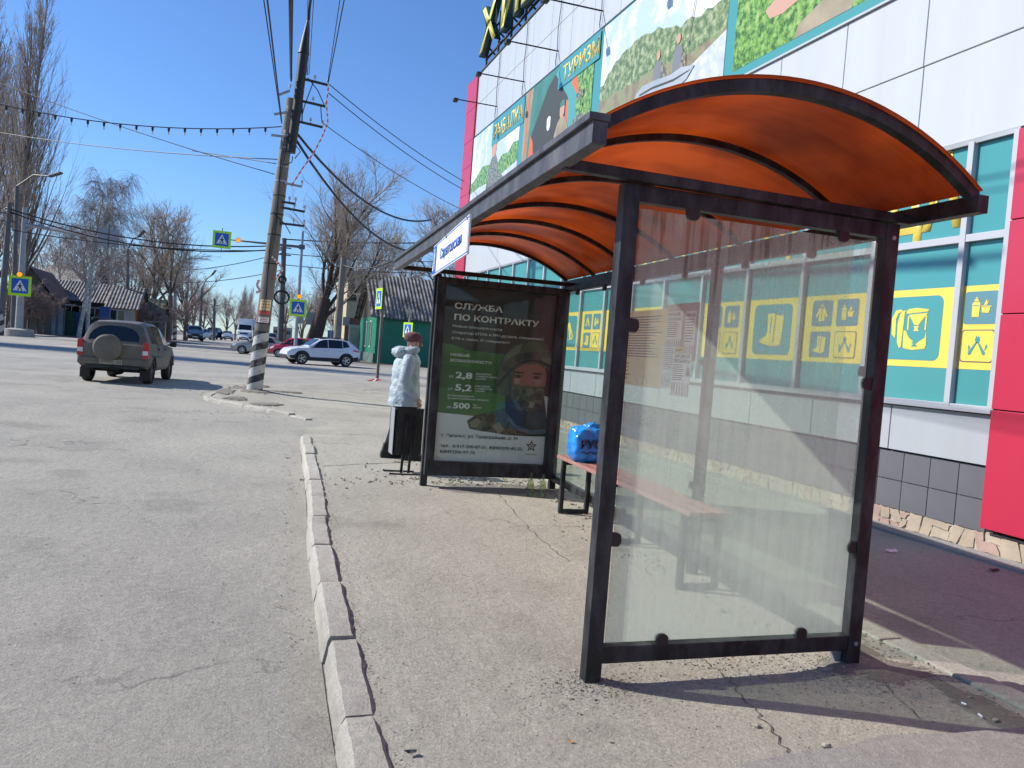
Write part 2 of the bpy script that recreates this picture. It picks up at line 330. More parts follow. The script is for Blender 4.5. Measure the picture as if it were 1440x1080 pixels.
def dirty_glass(name, lo, hi, streak=True, tint=(0.9, 0.96, 0.92), film=(0.50, 0.55, 0.50)):
    m = bpy.data.materials.new(name); m.use_nodes = True
    N = m.node_tree.nodes; L = m.node_tree.links; b = N['Principled BSDF']; out = N['Material Output']; N.remove(b)
    tc = N.new('ShaderNodeTexCoord'); sx = N.new('ShaderNodeSeparateXYZ'); L.new(tc.outputs['Object'], sx.inputs[0])
    mp = N.new('ShaderNodeMapping'); mp.inputs['Scale'].default_value = (18, 18, 0.35); L.new(tc.outputs['Object'], mp.inputs[0])
    n = N.new('ShaderNodeTexNoise'); n.inputs['Scale'].default_value = 1.6; n.inputs['Detail'].default_value = 7; L.new(mp.outputs[0], n.inputs['Vector'])
    n2 = N.new('ShaderNodeTexNoise'); n2.inputs['Scale'].default_value = 1.3; n2.inputs['Detail'].default_value = 7; n2.inputs['Roughness'].default_value = 0.7; L.new(tc.outputs['Object'], n2.inputs['Vector'])
    a = N.new('ShaderNodeMath'); a.operation = 'MULTIPLY_ADD'; a.inputs[1].default_value = 0.35; L.new(n.outputs[0], a.inputs[0]); L.new(n2.outputs[0], a.inputs[2])
    mr = N.new('ShaderNodeMapRange'); mr.inputs[1].default_value = 0.48; mr.inputs[2].default_value = 0.9; mr.inputs[3].default_value = lo; mr.inputs[4].default_value = hi; L.new(a.outputs[0], mr.inputs[0])
    # dust is thicker low down
    zr = N.new('ShaderNodeMapRange'); zr.inputs[1].default_value = 0.1; zr.inputs[2].default_value = 1.6; zr.inputs[3].default_value = 1.35; zr.inputs[4].default_value = 0.85; L.new(sx.outputs[2], zr.inputs[0])
    fz = N.new('ShaderNodeMath'); fz.operation = 'MULTIPLY'; fz.use_clamp = True; L.new(mr.outputs[0], fz.inputs[0]); L.new(zr.outputs[0], fz.inputs[1])
    # runs washed clean under the top rail
    mp2 = N.new('ShaderNodeMapping'); mp2.inputs['Scale'].default_value = (26, 26, 1.3); L.new(tc.outputs['Object'], mp2.inputs[0])
    n3 = N.new('ShaderNodeTexNoise'); n3.inputs['Scale'].default_value = 1.2; n3.inputs['Detail'].default_value = 3; L.new(mp2.outputs[0], n3.inputs['Vector'])
    za = N.new('ShaderNodeMapRange'); za.inputs[1].default_value = 1.55; za.inputs[2].default_value = 2.15; za.inputs[3].default_value = 0.0; za.inputs[4].default_value = 0.24; L.new(sx.outputs[2], za.inputs[0])
    ad = N.new('ShaderNodeMath'); ad.operation = 'ADD'; L.new(n3.outputs[0], ad.inputs[0]); L.new(za.outputs[0], ad.inputs[1])
    rn = N.new('ShaderNodeMapRange'); rn.inputs[1].default_value = 0.74; rn.inputs[2].default_value = 0.80; rn.inputs[3].default_value = 1.0; rn.inputs[4].default_value = 0.45; L.new(ad.outputs[0], rn.inputs[0])
    f2 = N.new('ShaderNodeMath'); f2.operation = 'MULTIPLY'; L.new(fz.outputs[0], f2.inputs[0]); L.new(rn.outputs[0], f2.inputs[1])
    d = N.new('ShaderNodeBsdfDiffuse'); d.inputs[0].default_value = (*film, 1)
    t = N.new('ShaderNodeBsdfTranslucent'); t.inputs[0].default_value = (*film, 1)
    m1 = N.new('ShaderNodeMixShader'); m1.inputs[0].default_value = 0.55; L.new(d.outputs[0], m1.inputs[1]); L.new(t.outputs[0], m1.inputs[2])
    tr = N.new('ShaderNodeBsdfTransparent'); tr.inputs[0].default_value = (*tint, 1)
    m2 = N.new('ShaderNodeMixShader'); L.new(f2.outputs[0], m2.inputs[0]); L.new(tr.outputs[0], m2.inputs[1]); L.new(m1.outputs[0], m2.inputs[2])
    gl = N.new('ShaderNodeBsdfGlossy'); gl.inputs['Roughness'].default_value = 0.04
    lw = N.new('ShaderNodeLayerWeight'); lw.inputs[0].default_value = 0.5; pw = N.new('ShaderNodeMath'); pw.operation = 'POWER'; pw.inputs[1].default_value = 4.5; L.new(lw.outputs['Facing'], pw.inputs[0]); fr = N.new('ShaderNodeMath'); fr.operation = 'MULTIPLY_ADD'; fr.inputs[1].default_value = 0.55; fr.inputs[2].default_value = 0.02; L.new(pw.outputs[0], fr.inputs[0])
    m3 = N.new('ShaderNodeMixShader'); L.new(fr.outputs[0], m3.inputs[0]); L.new(m2.outputs[0], m3.inputs[1]); L.new(gl.outputs[0], m3.inputs[2])
    L.new(m3.outputs[0], out.inputs[0]); return m
MAT['dirty'] = dirty_glass('dusty_glass', 0.19, 0.44, film=(0.80, 0.84, 0.77))
MAT['dirty2'] = dirty_glass('dusty_back_glass', 0.03, 0.14)
MAT['case'] = dirty_glass('display_case_glass', 0.0, 0.05)
MAT['bottle'] = dirty_glass('bottle_glass', 0.05, 0.2, tint=(0.75, 0.8, 0.55))

def striped(name, scale=1.0, turns=(1, 1, 1), c1=(0.50, 0.48, 0.44), c2=(0.03, 0.03, 0.032)):
    m = mat(name, c1, 0.7); N = m.node_tree.nodes; L = m.node_tree.links
    tc = N.new('ShaderNodeTexCoord'); s = N.new('ShaderNodeSeparateXYZ'); L.new(tc.outputs['Object'], s.inputs[0])
    at_ = N.new('ShaderNodeMath'); at_.operation = 'ARCTAN2'; L.new(s.outputs[1], at_.inputs[0]); L.new(s.outputs[0], at_.inputs[1])
    k = N.new('ShaderNodeMath'); k.operation = 'MULTIPLY'; k.inputs[1].default_value = 1 / (2 * math.pi); L.new(at_.outputs[0], k.inputs[0])
    z = N.new('ShaderNodeMath'); z.operation = 'MULTIPLY_ADD'; z.inputs[1].default_value = -scale; L.new(s.outputs[2], z.inputs[0]); L.new(k.outputs[0], z.inputs[2])
    nn = N.new('ShaderNodeTexNoise'); nn.inputs['Scale'].default_value = 6; nn.inputs['Detail'].default_value = 5; L.new(tc.outputs['Object'], nn.inputs['Vector'])
    z2 = N.new('ShaderNodeMath'); z2.operation = 'MULTIPLY_ADD'; z2.inputs[1].default_value = 0.12; L.new(nn.outputs[0], z2.inputs[0]); L.new(z.outputs[0], z2.inputs[2])
    f = N.new('ShaderNodeMath'); f.operation = 'FRACT'; L.new(z2.outputs[0], f.inputs[0])
    g = N.new('ShaderNodeMath'); g.operation = 'GREATER_THAN'; g.inputs[1].default_value = 0.55; L.new(f.outputs[0], g.inputs[0])
    mx = N.new('ShaderNodeMix'); mx.data_type = 'RGBA'; L.new(g.outputs[0], mx.inputs[0]); mx.inputs[6].default_value = (*c1, 1); mx.inputs[7].default_value = (*c2, 1)
    n2 = N.new('ShaderNodeTexNoise'); n2.inputs['Scale'].default_value = 9; n2.inputs['Detail'].default_value = 8; L.new(tc.outputs['Object'], n2.inputs['Vector'])
    r = N.new('ShaderNodeMapRange'); r.inputs[1].default_value = 0.5; r.inputs[2].default_value = 0.7; r.inputs[4].default_value = 0.75; L.new(n2.outputs[0], r.inputs[0])
    m2 = N.new('ShaderNodeMix'); m2.data_type = 'RGBA'; L.new(r.outputs[0], m2.inputs[0]); L.new(mx.outputs[2], m2.inputs[6]); m2.inputs[7].default_value = (0.26, 0.23, 0.2, 1)
    L.new(m2.outputs[2], N['Principled BSDF'].inputs['Base Color']); return m
MAT['stripes'] = striped('black_white_stripes', 2.6)

# ---- lettering
def text(body, size, loc, right, up, mt, parent, name='lettering', ext=0.001, width=None, bold=0.0, align='LEFT', sx=1.0, label=None):
    cu = bpy.data.curves.new('t', 'FONT'); cu.body = body; cu.size = 1; cu.align_x = align; cu.extrude = 0; cu.offset = bold; cu.resolution_u = 2
    to = bpy.data.objects.new('t', cu); COL.objects.link(to)
    dg = bpy.context.evaluated_depsgraph_get(); dg.update()
    me = bpy.data.meshes.new_from_object(to.evaluated_get(dg))
    bpy.data.objects.remove(to); bpy.data.curves.remove(cu)
    right = V(right).normalized(); up = V(up); up = (up - right * up.dot(right)).normalized(); n = right.cross(up)
    k = size
    if len(me.vertices) == 0: return None
    xs = [v.co.x for v in me.vertices]; wd = max(xs) - min(xs)
    kx = (width / wd) if width else k * sx
    bm = bmesh.new(); bm.from_mesh(me); bpy.data.meshes.remove(me)
    bmesh.ops.remove_doubles(bm, verts=bm.verts, dist=1e-5)
    if ext:
        r = bmesh.ops.extrude_face_region(bm, geom=list(bm.faces))
        for v in r['geom']:
            if isinstance(v, bmesh.types.BMVert): v.co.z += ext / k
    off = ORG.get(parent.name, V((0, 0, 0))) if parent is not None else V((0, 0, 0))
    for v in bm.verts:
        c = v.co; v.co = V(loc) + right * (c.x * kx) + up * (c.y * k) + n * (c.z * k) - off
    bmesh.ops.recalc_face_normals(bm, faces=bm.faces)
    me = bpy.data.meshes.new(name); bm.to_mesh(me); bm.free()
    o = link(name, me, mt, parent); ORG[o.name] = off
    if label: o['label'] = label
    return o

rnd = random.Random(7)
def sm(a, b, x): t = max(0, min(1, (x - a) / (b - a))); return t * t * (3 - 2 * t)
def interp(tab, x):
    if x <= tab[0][0]: return tab[0][1]
    for (a, p), (b, q) in zip(tab, tab[1:]):
        if x <= b: return p + (q - p) * (x - a) / (b - a)
    return tab[-1][1]

# ---------------------------------------------------------------- ground
def road_h(x, y): return -0.12 * (1 - sm(9.5, 15.5, y)) - 0.012
def grid(xs, ys, hf):
    b = M(); n = len(xs)
    b.v = [(x, y, hf(x, y)) for y in ys for x in xs]
    b.f = [(j * n + i, j * n + i + 1, (j + 1) * n + i + 1, (j + 1) * n + i) for j in range(len(ys) - 1) for i in range(n - 1)]
    return b
gm = M(); gm.add([(-900, -300, -0.18), (900, -300, -0.18), (900, 1500, -0.18), (-900, 1500, -0.18)], [(0, 1, 2, 3)])
struct(obj('ground', gm, MAT['dirt']))
ys = [-40, -20, -8] + [-4 + 0.4 * i for i in range(60)] + [21, 25, 30, 40, 60, 90, 140, 250, 500]
xs = [-120, -60, -30, -15, -8] + [-5 + 0.5 * i for i in range(14)] + [3, 8, 20, 60, 120]
def rh(x, y):
    return road_h(x, y) + (0.012 * (noise.noise(V((x * 0.6, y * 0.5, 0)))) if -6 < x < 2 and y < 20 else 0)
struct(obj('road', grid(xs, ys, rh), MAT['road'], smooth=True, sharp=0))

KL = [(-3, 0.36), (2.6, 0.42), (3.4, 0.445), (4.9, 0.51), (6, 0.56), (7.8, 0.68), (11.9, 0.88)]
def kx(y): return interp(KL, y)
LEFT = [(-4, 0.47), (2.6, 0.525), (3.4, .55), (4.9, .615), (6, .665), (7.8, .785), (11.9, 0.985), (12.6, 0.95), (14.3, 1.2), (14.9, 0.95), (15.9, 0.35), (17.4, -0.55), (18.2, -0.74), (19.6, -0.62), (21.9, -0.1), (23.4, 0.5), (26.3, 2.4), (30.0, 4.9), (30.6, 6.2)]
def pave_h(x, y, u):
    h = -0.012 * (1 - sm(0.02, 0.06, u)) * (1 - sm(11.8, 12.2, y)) + 0.010 * noise.noise(V((x * 1.1, y * 1.1, 3))) + 0.005 * noise.noise(V((x * 4, y * 4, 1)))
    isl = sm(15.3, 16.8, y)
    h += 0.05 * isl * (1 - sm(0.2, 1.0, u)) * sm(0, 0.05, u)
    dip = sm(11.6, 12.4, y) * (1 - sm(14.0, 14.9, y)) * (1 - sm(0, 0.3, u))
    h -= 0.05 * dip
    d = ((x - 1.56) ** 2 + (y - 3.1) ** 2) ** .5; h += 0.022 * math.exp(-(d / 0.16) ** 2)
    d = ((x - 2.98) ** 2 + (y - 3.05) ** 2) ** .5; h += 0.03 * math.exp(-(d / 0.22) ** 2)
    d = ((x - 0.28) ** 2 + (y - 19.87) ** 2) ** .5; h += 0.07 * math.exp(-(d / 0.7) ** 2)
    return h
b = M(); pys = [-4 + 0.11 * i for i in range(170)] + [14.75 + 0.3 * i for i in range(54)]; NX = 40
for y in pys:
    x0 = interp(LEFT, y)
    for i in range(NX + 1):
        u = i / NX; x = x0 + (3.47 - x0) * u if y < 24 else x0 + (max(x0 + 0.2, 3.47 + (y - 24) * 0.6) - x0) * u
        b.v.append((x, y, pave_h(x, y, u)))
n = NX + 1
b.f = [(j * n + i, j * n + i + 1, (j + 1) * n + i + 1, (j + 1) * n + i) for j in range(len(pys) - 1) for i in range(NX)]
struct(obj('pavement', b, MAT['pave'], smooth=True, sharp=0))
b = M(); b.span((3.66, -4, -0.1), (6.05, 30, -0.005)); struct(obj('side_path', b, MAT['path']))
b = M(); b.span((6.05, -4, -0.1), (6.42, 26, 0.02)); struct(obj('apron', b, MAT['concrete'], bevel=0.01))
# flush kerb between pavement and side path: single stones
y = -3.5
kp = thing('edging_kerb', 'flush pale concrete edging strip behind the shelter beside the darker path', 'kerb', (3.56, 3, 0))
while y < 16:
    l = 0.98; c = M(); o = rnd.uniform(-.012, .012)
    c.box((3.565 + o, y + l / 2, -0.035), (0.17, l - 0.012, 0.1), rnd.uniform(-.01, .01)); obj('kerb_stone', c, MAT['kerb'], kp, bevel=0.012); y += l
# patch of darker earth verge between pavement and edging
# main kerb
MG = 'worn kerb stones along the bus bay'
ky = [-2.1, -1.1, -0.1, 1.0, 2.0, 3.0, 3.8, 4.72, 5.6, 6.5, 7.35, 8.25, 9.15, 10.1, 11.0, 11.95]
kb = thing('roadside_kerb', 'uneven pale concrete kerb between the road and the shelter pavement', 'kerb', (0.6, 5, 0))
def kerbstone(pts_l, w_, z0, z1, parent, jag=0.012):
    b = M(); rings = []
    n = len(pts_l)
    for i, (x, y) in enumerate(pts_l):
        xa, ya = pts_l[max(i - 1, 0)]; xb, yb = pts_l[min(i + 1, n - 1)]
        d = V((xb - xa, yb - ya, 0)).normalized(); r = V((d.y, -d.x, 0)); p = V((x, y, 0))
        nz_ = noise.noise(V((x * 3, y * 3, 7))) ; nf = noise.noise(V((x * 11, y * 11, 2)))
        zz = z1 + nz_ * jag * 0.5 + nf * jag * .25; e = nz_ * jag * .45 + nf * jag * .3; ch = 0.022 + 0.008 * noise.noise(V((x * 6, y * 6, 9)))
        end = 0.012 if i in (0, n - 1) else 0
        rings.append([p + r * (-0.015 + e) + V((0, 0, z0)), p + r * (0.0 + e + end) + V((0, 0, zz - ch - end)), p + r * (ch + e * 0.5) + V((0, 0, zz - end)),
                      p + r * (w_ - 0.015 + e) + V((0, 0, zz - end + .003 * nf)), p + r * (w_ + nf * jag) + V((0, 0, zz - 0.018 - end)), p + r * w_ + V((0, 0, z0))])
    b.loft(rings); o = obj('kerb_stone', b, MAT['kerb'], parent, smooth=True, sharp=28); return o
for a, c in zip(ky, ky[1:]):
    dx = rnd.uniform(-.008, .008); dz = rnd.uniform(-.012, .012); pts = [(kx(a + 0.012 + (c - a - 0.024) * t / 14) + dx, a + 0.012 + (c - a - 0.024) * t / 14) for t in range(15)]
    kerbstone(pts, 0.145, -0.16, 0.012 + dz, kb, 0.016)
ik = thing('corner_kerb', 'broken low kerb curving round the leaning striped pole', 'kerb', (0, 17, 0))
path = [(1.12, 14.42), (0.86, 14.92), (0.45, 15.55), (0.05, 16.2), (-0.35, 16.85), (-0.66, 17.5), (-0.78, 18.2), (-0.7, 19.1), (-0.45, 20.4), (-0.05, 21.7), (0.55, 23.2), (1.4, 24.6), (2.5, 26.2), (3.9, 28.2), (5.0, 29.9)]
for i, (p, q) in enumerate(zip(path, path[1:])):
    pp = [(p[0] + (q[0] - p[0]) * t, p[1] + (q[1] - p[1]) * t) for t in (0.01, .12, 0.25, .37, 0.5, .62, 0.75, .88, 0.99)]
    o = kerbstone(pp, 0.16, -0.14, (0.06 if 0 < i < 7 else 0.035) + rnd.uniform(-.012, .012), ik, 0.018)
# loose grit in gutters and rubble round the posts
def stones(name, spots, label, seed=1, mt='pave'):
    r = random.Random(seed); b = M()
    for (x, y, z, s) in spots:
        a = r.random() * 6.28; vs = []
        for k in range(8):
            sx, sy, sz = (1 if k & 1 else -1), (1 if k & 2 else -1), (1 if k & 4 else -0.6)
            px_, py_ = sx * s * r.uniform(.45, 1), sy * s * r.uniform(.35, .8)
            vs.append((x + px_ * math.cos(a) - py_ * math.sin(a), y + px_ * math.sin(a) + py_ * math.cos(a), z + sz * s * r.uniform(.35, .7)))
        b.add(vs, [(0, 2, 3, 1), (4, 5, 7, 6), (0, 1, 5, 4), (1, 3, 7, 5), (3, 2, 6, 7), (2, 0, 4, 6)])
    o = obj(name, b, MAT[mt]); stuff(o); o['label'] = label; return o
r = random.Random(3); sp = []
for cx, cy, sx, sy, n_, s0 in ((1.56, 3.06, .16, .10, 1500, .0055), (2.98, 3.0, .26, .14, 2000, .007), (2.5, 3.22, .35, .10, 500, .009), (2.2, 2.95, .5, .15, 500, .005), (3.4, 3.4, .06, .6, 170, .013), (2.9, 5.2, .12, .9, 260, .016), (2.5, 8.25, .7, .16, 420, .022), (3.2, 7.3, .1, .6, 120, .02), (0.28, 19.6, .45, .7, 500, .022), (-.2, 18.2, .2, .6, 220, .02), (0.1, 21.5, .25, .9, 260, .022), (0.35, 14.9, .8, .4, 100, .015), (2.6, 8.9, .9, .5, 200, .02), (2.9, 2.2, .9, .35, 60, .007)):
    for _ in range(int(n_ * .6)):
        x, y = r.gauss(cx, sx), r.gauss(cy, sy); s = s0 * .62 * r.uniform(.3, 1.5)
        if r.random() < 0.02: s *= 2
        sp.append((x, y, pave_h(x, y, 0.5) + s * 0.25, s))
for y in [2.4 + i * 0.028 for i in range(300)]:
    x = kx(y) + 0.15 + abs(r.gauss(0, .035)); s = r.uniform(.002, .0055); sp.append((x, y, 0.002 + 0.002, s))
    if r.random() < .9: x = kx(y) - 0.02 - abs(r.gauss(0, .12)); sp.append((x, y, road_h(x, y) + .006, r.uniform(.002, .007)))
for _ in range(2600):
    x, y = r.uniform(0.6, 3.4), r.uniform(1.2, 9); s = r.uniform(.0015, .0045); sp.append((x, y, pave_h(x, y, .5) + .001, s))
for _ in range(1500):
    x, y = r.uniform(-4, 0.4), r.uniform(1.2, 10); s = r.uniform(.0015, .005); sp.append((x, y, road_h(x, y) + .003, s))
stones('gravel', sp, 'loose grey grit and rubble round the shelter posts and in the gutter', 5)
# dark dug-over earth patches
def patch(name, cx, cy, rx, ry, lift, mt, seed):
    b = M(); n = 72; m_ = 7; vs = [(cx, cy, pave_h(cx, cy, .5) + lift)]
    for j in range(1, m_ + 1):
        for k in range(n):
            a = 2 * math.pi * k / n; q = (1 + 0.3 * noise.noise(V((math.cos(a) * 2 + seed, math.sin(a) * 2, seed))) + .35 * noise.noise(V((math.cos(a) * 7, math.sin(a) * 7, seed)))) * j / m_
            x, y = cx + rx * q * math.cos(a), cy + ry * q * math.sin(a); vs.append((x, y, pave_h(x, y, .5) + lift * (1 if j < m_ else -.6)))
    fs = [(0, 1 + k, 1 + (k + 1) % n) for k in range(n)]
    for j in range(m_ - 1):
        o = 1 + j * n; fs += [(o + k, o + n + k, o + n + (k + 1) % n, o + (k + 1) % n) for k in range(n)]
    b.add(vs, fs); return struct(obj(name, b, MAT[mt], smooth=True, sharp=0))
for k, (cx, cy, rx, ry) in enumerate(((-.1, 17.7, .25, .5), (-.35, 19.4, .22, .8), (0.0, 21.0, .25, .8), (.45, 22.4, .3, .6), (.5, 16.6, .35, .3), (.35, 19.6, .4, .3), (1.0, 20.6, .5, .25), (2.7, 7.85, .75, .30), (3.12, 3.0, .32, .16), (3.25, 3.9, .14, .9), (3.3, 2.4, .12, .5))):
    patch('earth_patch', cx, cy, rx, ry, (0.035 if k < 7 else 0.005), 'earth', k + 1)
def ribbon(name, pts, w_, seed, mt='dark_soil'):
    r_ = random.Random(seed); P = []
    for a, c in zip(pts, pts[1:]):
        for k in range(10): t = k / 10; P.append(V((a[0] + (c[0] - a[0]) * t, a[1] + (c[1] - a[1]) * t, 0)))
    P.append(V((*pts[-1], 0))); vs = []
    for i, p in enumerate(P):
        d = (P[min(i + 1, len(P) - 1)] - P[max(i - 1, 0)]).normalized(); n_ = V((-d.y, d.x, 0)); q = p + n_ * r_.uniform(-.018, .018); ww = w_ * r_.uniform(.3, 1.2)
        for s in (-1, 1): t_ = q + n_ * (s * ww / 2); vs.append((t_.x, t_.y, pave_h(t_.x, t_.y, .5) + .0045))
    b_ = M(); b_.add(vs, [(2 * i, 2 * i + 2, 2 * i + 3, 2 * i + 1) for i in range(len(P) - 1)]); return struct(obj(name, b_, MAT[mt]))
MAT['dark_soil'] = mat('dark_soil', (.07, .06, .05), .95, 0, .4, 20, .6, 60)
g2 = lambda x, y: tuple(gnd(x, y))[:2]
for i, (pp_, w_) in enumerate((([g2(655, 645), g2(705, 700), g2(745, 745), g2(800, 790)], .006), ([g2(985, 925), g2(1030, 960), g2(1065, 1005), g2(1110, 1060)], .008), ([g2(1180, 905), g2(1240, 960), g2(1290, 1010)], .006), ([g2(452, 655), g2(540, 652), g2(585, 650)], .02), ([g2(440, 610), g2(520, 612)], .02))):
    ribbon('pavement_crack', pp_, w_, i)
b = M(); SL = [g2(1040, 1085), g2(1120, 1066), g2(1180, 1060), g2(1240, 1043), g2(1330, 1040), g2(1450, 1030), g2(1500, 1120), g2(1040, 1200)]; b.add([(x, y, .026) for x, y in SL] + [(x, y, -.02) for x, y in SL], [tuple(range(8))] + [(i, 8 + i, 8 + (i + 1) % 8, (i + 1) % 8) for i in range(8)]); struct(obj('concrete_slab', b, MAT['concrete']))
b = M(); n_ = 0
for i in range(180):
    y = 1.2 + i * .06; x1 = kx(y) - .012; w1 = .16 + .16 * noise.noise(V((0, y * 1.3, 4))) + .12 * noise.noise(V((3, y * 5, 4))) + rnd.uniform(-.02, .02)
    for x in (x1, x1 - w1 * .5, x1 - w1): b.v.append((x, y, rh(x, y) + (.006 if x > x1 - w1 * .9 else .0035)))
b.f = [(3 * i + k, 3 * i + k + 1, 3 * i + k + 4, 3 * i + k + 3) for i in range(179) for k in (0, 1)]
struct(obj('gutter_dust', b, MAT['dust'], smooth=True, sharp=0))
# verges beyond the crossing
b = M(); b.add([(-60, 78, 0.0), (-18.5, 70, 0.0), (-15.5, 72, 0.0), (-14.5, 80, 0.0), (-15.5, 110, 0.0), (-18, 500, 0.0), (-160, 500, 0.0), (-160, 90, 0.0)], [(0, 1, 2, 3, 4, 5, 6, 7)]); struct(obj('far_left_verge', b, MAT['dirt']))
b = M(); b.box((-24, 74.5, 0.03), (18, 3.0, 0.16), R(-8)); struct(obj('far_left_pavement', b, MAT['concrete']))
b = M(); b.add([(5.0, 62, 0.0), (9, 56, 0.0), (60, 64, 0.0), (160, 90, 0.0), (160, 500, 0.0), (6, 500, 0.0), (4.5, 100, 0.0)], [(0, 1, 2, 3, 4, 5, 6)]); struct(obj('far_right_verge', b, MAT['dirt']))
b = M(); b.add([(7, 30.2, 0.004), (60, 38, 0.004), (60, -30, 0.0), (19, -30, 0.0), (19, 26, 0.0), (6.3, 26, 0.0)], [(0, 1, 2, 3, 4, 5)]); struct(obj('side_ground', b, MAT['pave']))
b = M(); b.add([(-30, -30, 0.02), (-13, -30, 0.02), (-12.6, 30, 0.02), (-16, 36, 0.02), (-70, 40, 0.02), (-70, -30, 0.02)], [(0, 1, 2, 3, 4, 5)]); struct(obj('near_left_verge', b, MAT['dirt']))

# ---------------------------------------------------------------- shop building
W = 6.3
bld = thing('shop_building', 'large white panelled shop with teal windows, yellow band and red edges', 'building', (W, 14, 0))
core = M(); core.span((W + 0.14, -8, 0), (20, 24.2, 9.8)); obj('wall', core, MAT['dark'], bld)
def FP(name, y0, y1, z0, z1, off, t, mt, par, bevel=0.0, label=None):      # facade piece, its face `off` proud of the window plane
    b = M(); b.span((W - off, y0, z0), (W - off + t, y1, z1)); return obj(name, b, mt, par, bevel=bevel, label=label)
g = 0.006
YR = 5.07
# plinth stones
plm = M(); plm.span((W + 0.02, -8, 0.0), (W + 0.13, 24.3, 0.2)); obj('plinth', plm, MAT['mortar'], bld)
r = random.Random(11); y = 1.5
while y < 15.5:
    cw = r.uniform(.08, .21)
    if r.random() < .4: splits = [(0.02, 0.185)]
    else: s_ = r.uniform(.06, .13); splits = [(0.02, s_), (s_ + .006, 0.185)]
    for z0, z1 in splits:
        pts = []
        for (a, c) in ((0, 0), (.5, 0), (1, 0), (1, .5), (1, 1), (.5, 1), (0, 1), (0, .5)):
            pts.append(V((W + 0.021, y + .005 + (cw - .010) * a + .5 * r.uniform(-.034, .034) * (1 if c != .5 else .4) + .05 * (c - .5) * math.sin(y * 40), max(0.02, z0 + (z1 - z0) * c + r.uniform(-.012, .012)))))
        b = M(); b.plate(pts, (-1, 0, 0), r.uniform(.010, .022)); obj('stone', b, MAT['stone' if r.random() < .75 else 'stone2'], bld)
    y += cw
# grey tiles
b = M(); b.span((W + 0.03, YR, 0.19), (W + 0.13, 24.0, 0.765)); obj('tile_backing', b, MAT['grout'], bld)
tm = M(); tm.span((-0.015, 0.0, 0.0), (0.015, 0.309, 0.278)); tme = tm.mesh('tile')
k = 0; y = YR + 0.004
while y < 16.5:
    for z in (0.195, 0.483):
        o = link('tile', tme, MAT['greytile'] if k == 0 else None, bld, loc=(0.02 - r.uniform(0, .0015), y - 14, z)); k += 1
    y += 0.3185
# red columns
for z0, z1 in ((0.24, 1.285), (1.295, 2.125), (2.135, 2.945), (2.955, 3.74)):
    FP('red_panel', 3.2, YR - g, z0, z1, 0.07, 0.1, MAT['red_panel'], bld, 0.004)
for z0, z1 in ((0.24, 1.285), (1.295, 2.125), (2.135, 2.945), (2.955, 3.74), (3.75, 4.65), (4.66, 5.55), (5.56, 6.3), (6.31, 7.15), (7.16, 7.95), (7.96, 8.93), (8.94, 9.87)):
    b = M(); b.span((W - 0.07, 23.25, z0), (W + 0.5, 24.35, z1)); obj('red_panel', b, MAT['red_panel'], bld, bevel=0.004)
# low white panels, sill
ym = [YR, 6.225, 7.39, 8.56, 9.73, 10.93, 12.1, 13.3, 14.5, 15.7, 16.9, 18.1, 19.3, 20.5, 21.7, 23.24]
for a, c in zip(ym, ym[1:]): FP('white_panel', a + g, c - g, 0.785, 1.235, 0.012, 0.05, MAT['white_panel'], bld, 0.004)
FP('sill', YR, 23.24, 1.245, 1.285, 0.07, 0.14, MAT['frame_w'], bld, 0.006)
# windows: film covered panes, frame bars
mul = [5.09, 5.545] + [6.63 + 1.085 * i for i in range(16)]
mul = [m_ for m_ in mul if m_ < 23.2] + [23.22]
cols = list(zip(mul, mul[1:]))
panes = {}
for i, (a, c) in enumerate(cols):
    for row, (z0, z1) in enumerate(((1.30, 2.81), (2.88, 3.72))):
        o = FP('window_pane', a + .03, c - .03, z0, z1, 0.0, 0.02, MAT['teal'], bld); panes[(i, row)] = o
for m_ in mul: FP('window_bar', m_ - .032, m_ + .032, 1.285, 3.74, 0.055, 0.1, MAT['frame_w'], bld, 0.004)
for a, c in cols: FP('window_bar', a + .032, c - .032, 2.81, 2.88, 0.05, 0.09, MAT['frame_w'], bld, 0.004)
for a, c in cols: FP('window_bar', a + .032, c - .032, 1.285, 1.31, 0.05, 0.09, MAT['frame_w'], bld, 0.004)
FP('window_head', YR, 23.24, 3.722, 3.765, 0.045, 0.12, MAT['zinc'], bld)
def fy(y, z, o): return V((W - o, y, z))
def fpoly(pts, par, mt, name='print', o=0.004, t=0.0012):      # polygon printed on the facade, pts in (y, z)
    b = M(); b.plate([fy(y, z, o) for y, z in pts], (-1, 0, 0), t); return obj(name, b, mt, par)
def rrect(y0, y1, z0, z1, r_, n=5):
    P = []
    for cy, cz, a0 in ((y1 - r_, z1 - r_, 0), (y0 + r_, z1 - r_, 90), (y0 + r_, z0 + r_, 180), (y1 - r_, z0 + r_, 270)):
        for k in range(n + 1): a = R(a0 + 90 * k / n); P.append((cy + r_ * math.cos(a), cz + r_ * math.sin(a)))
    return P
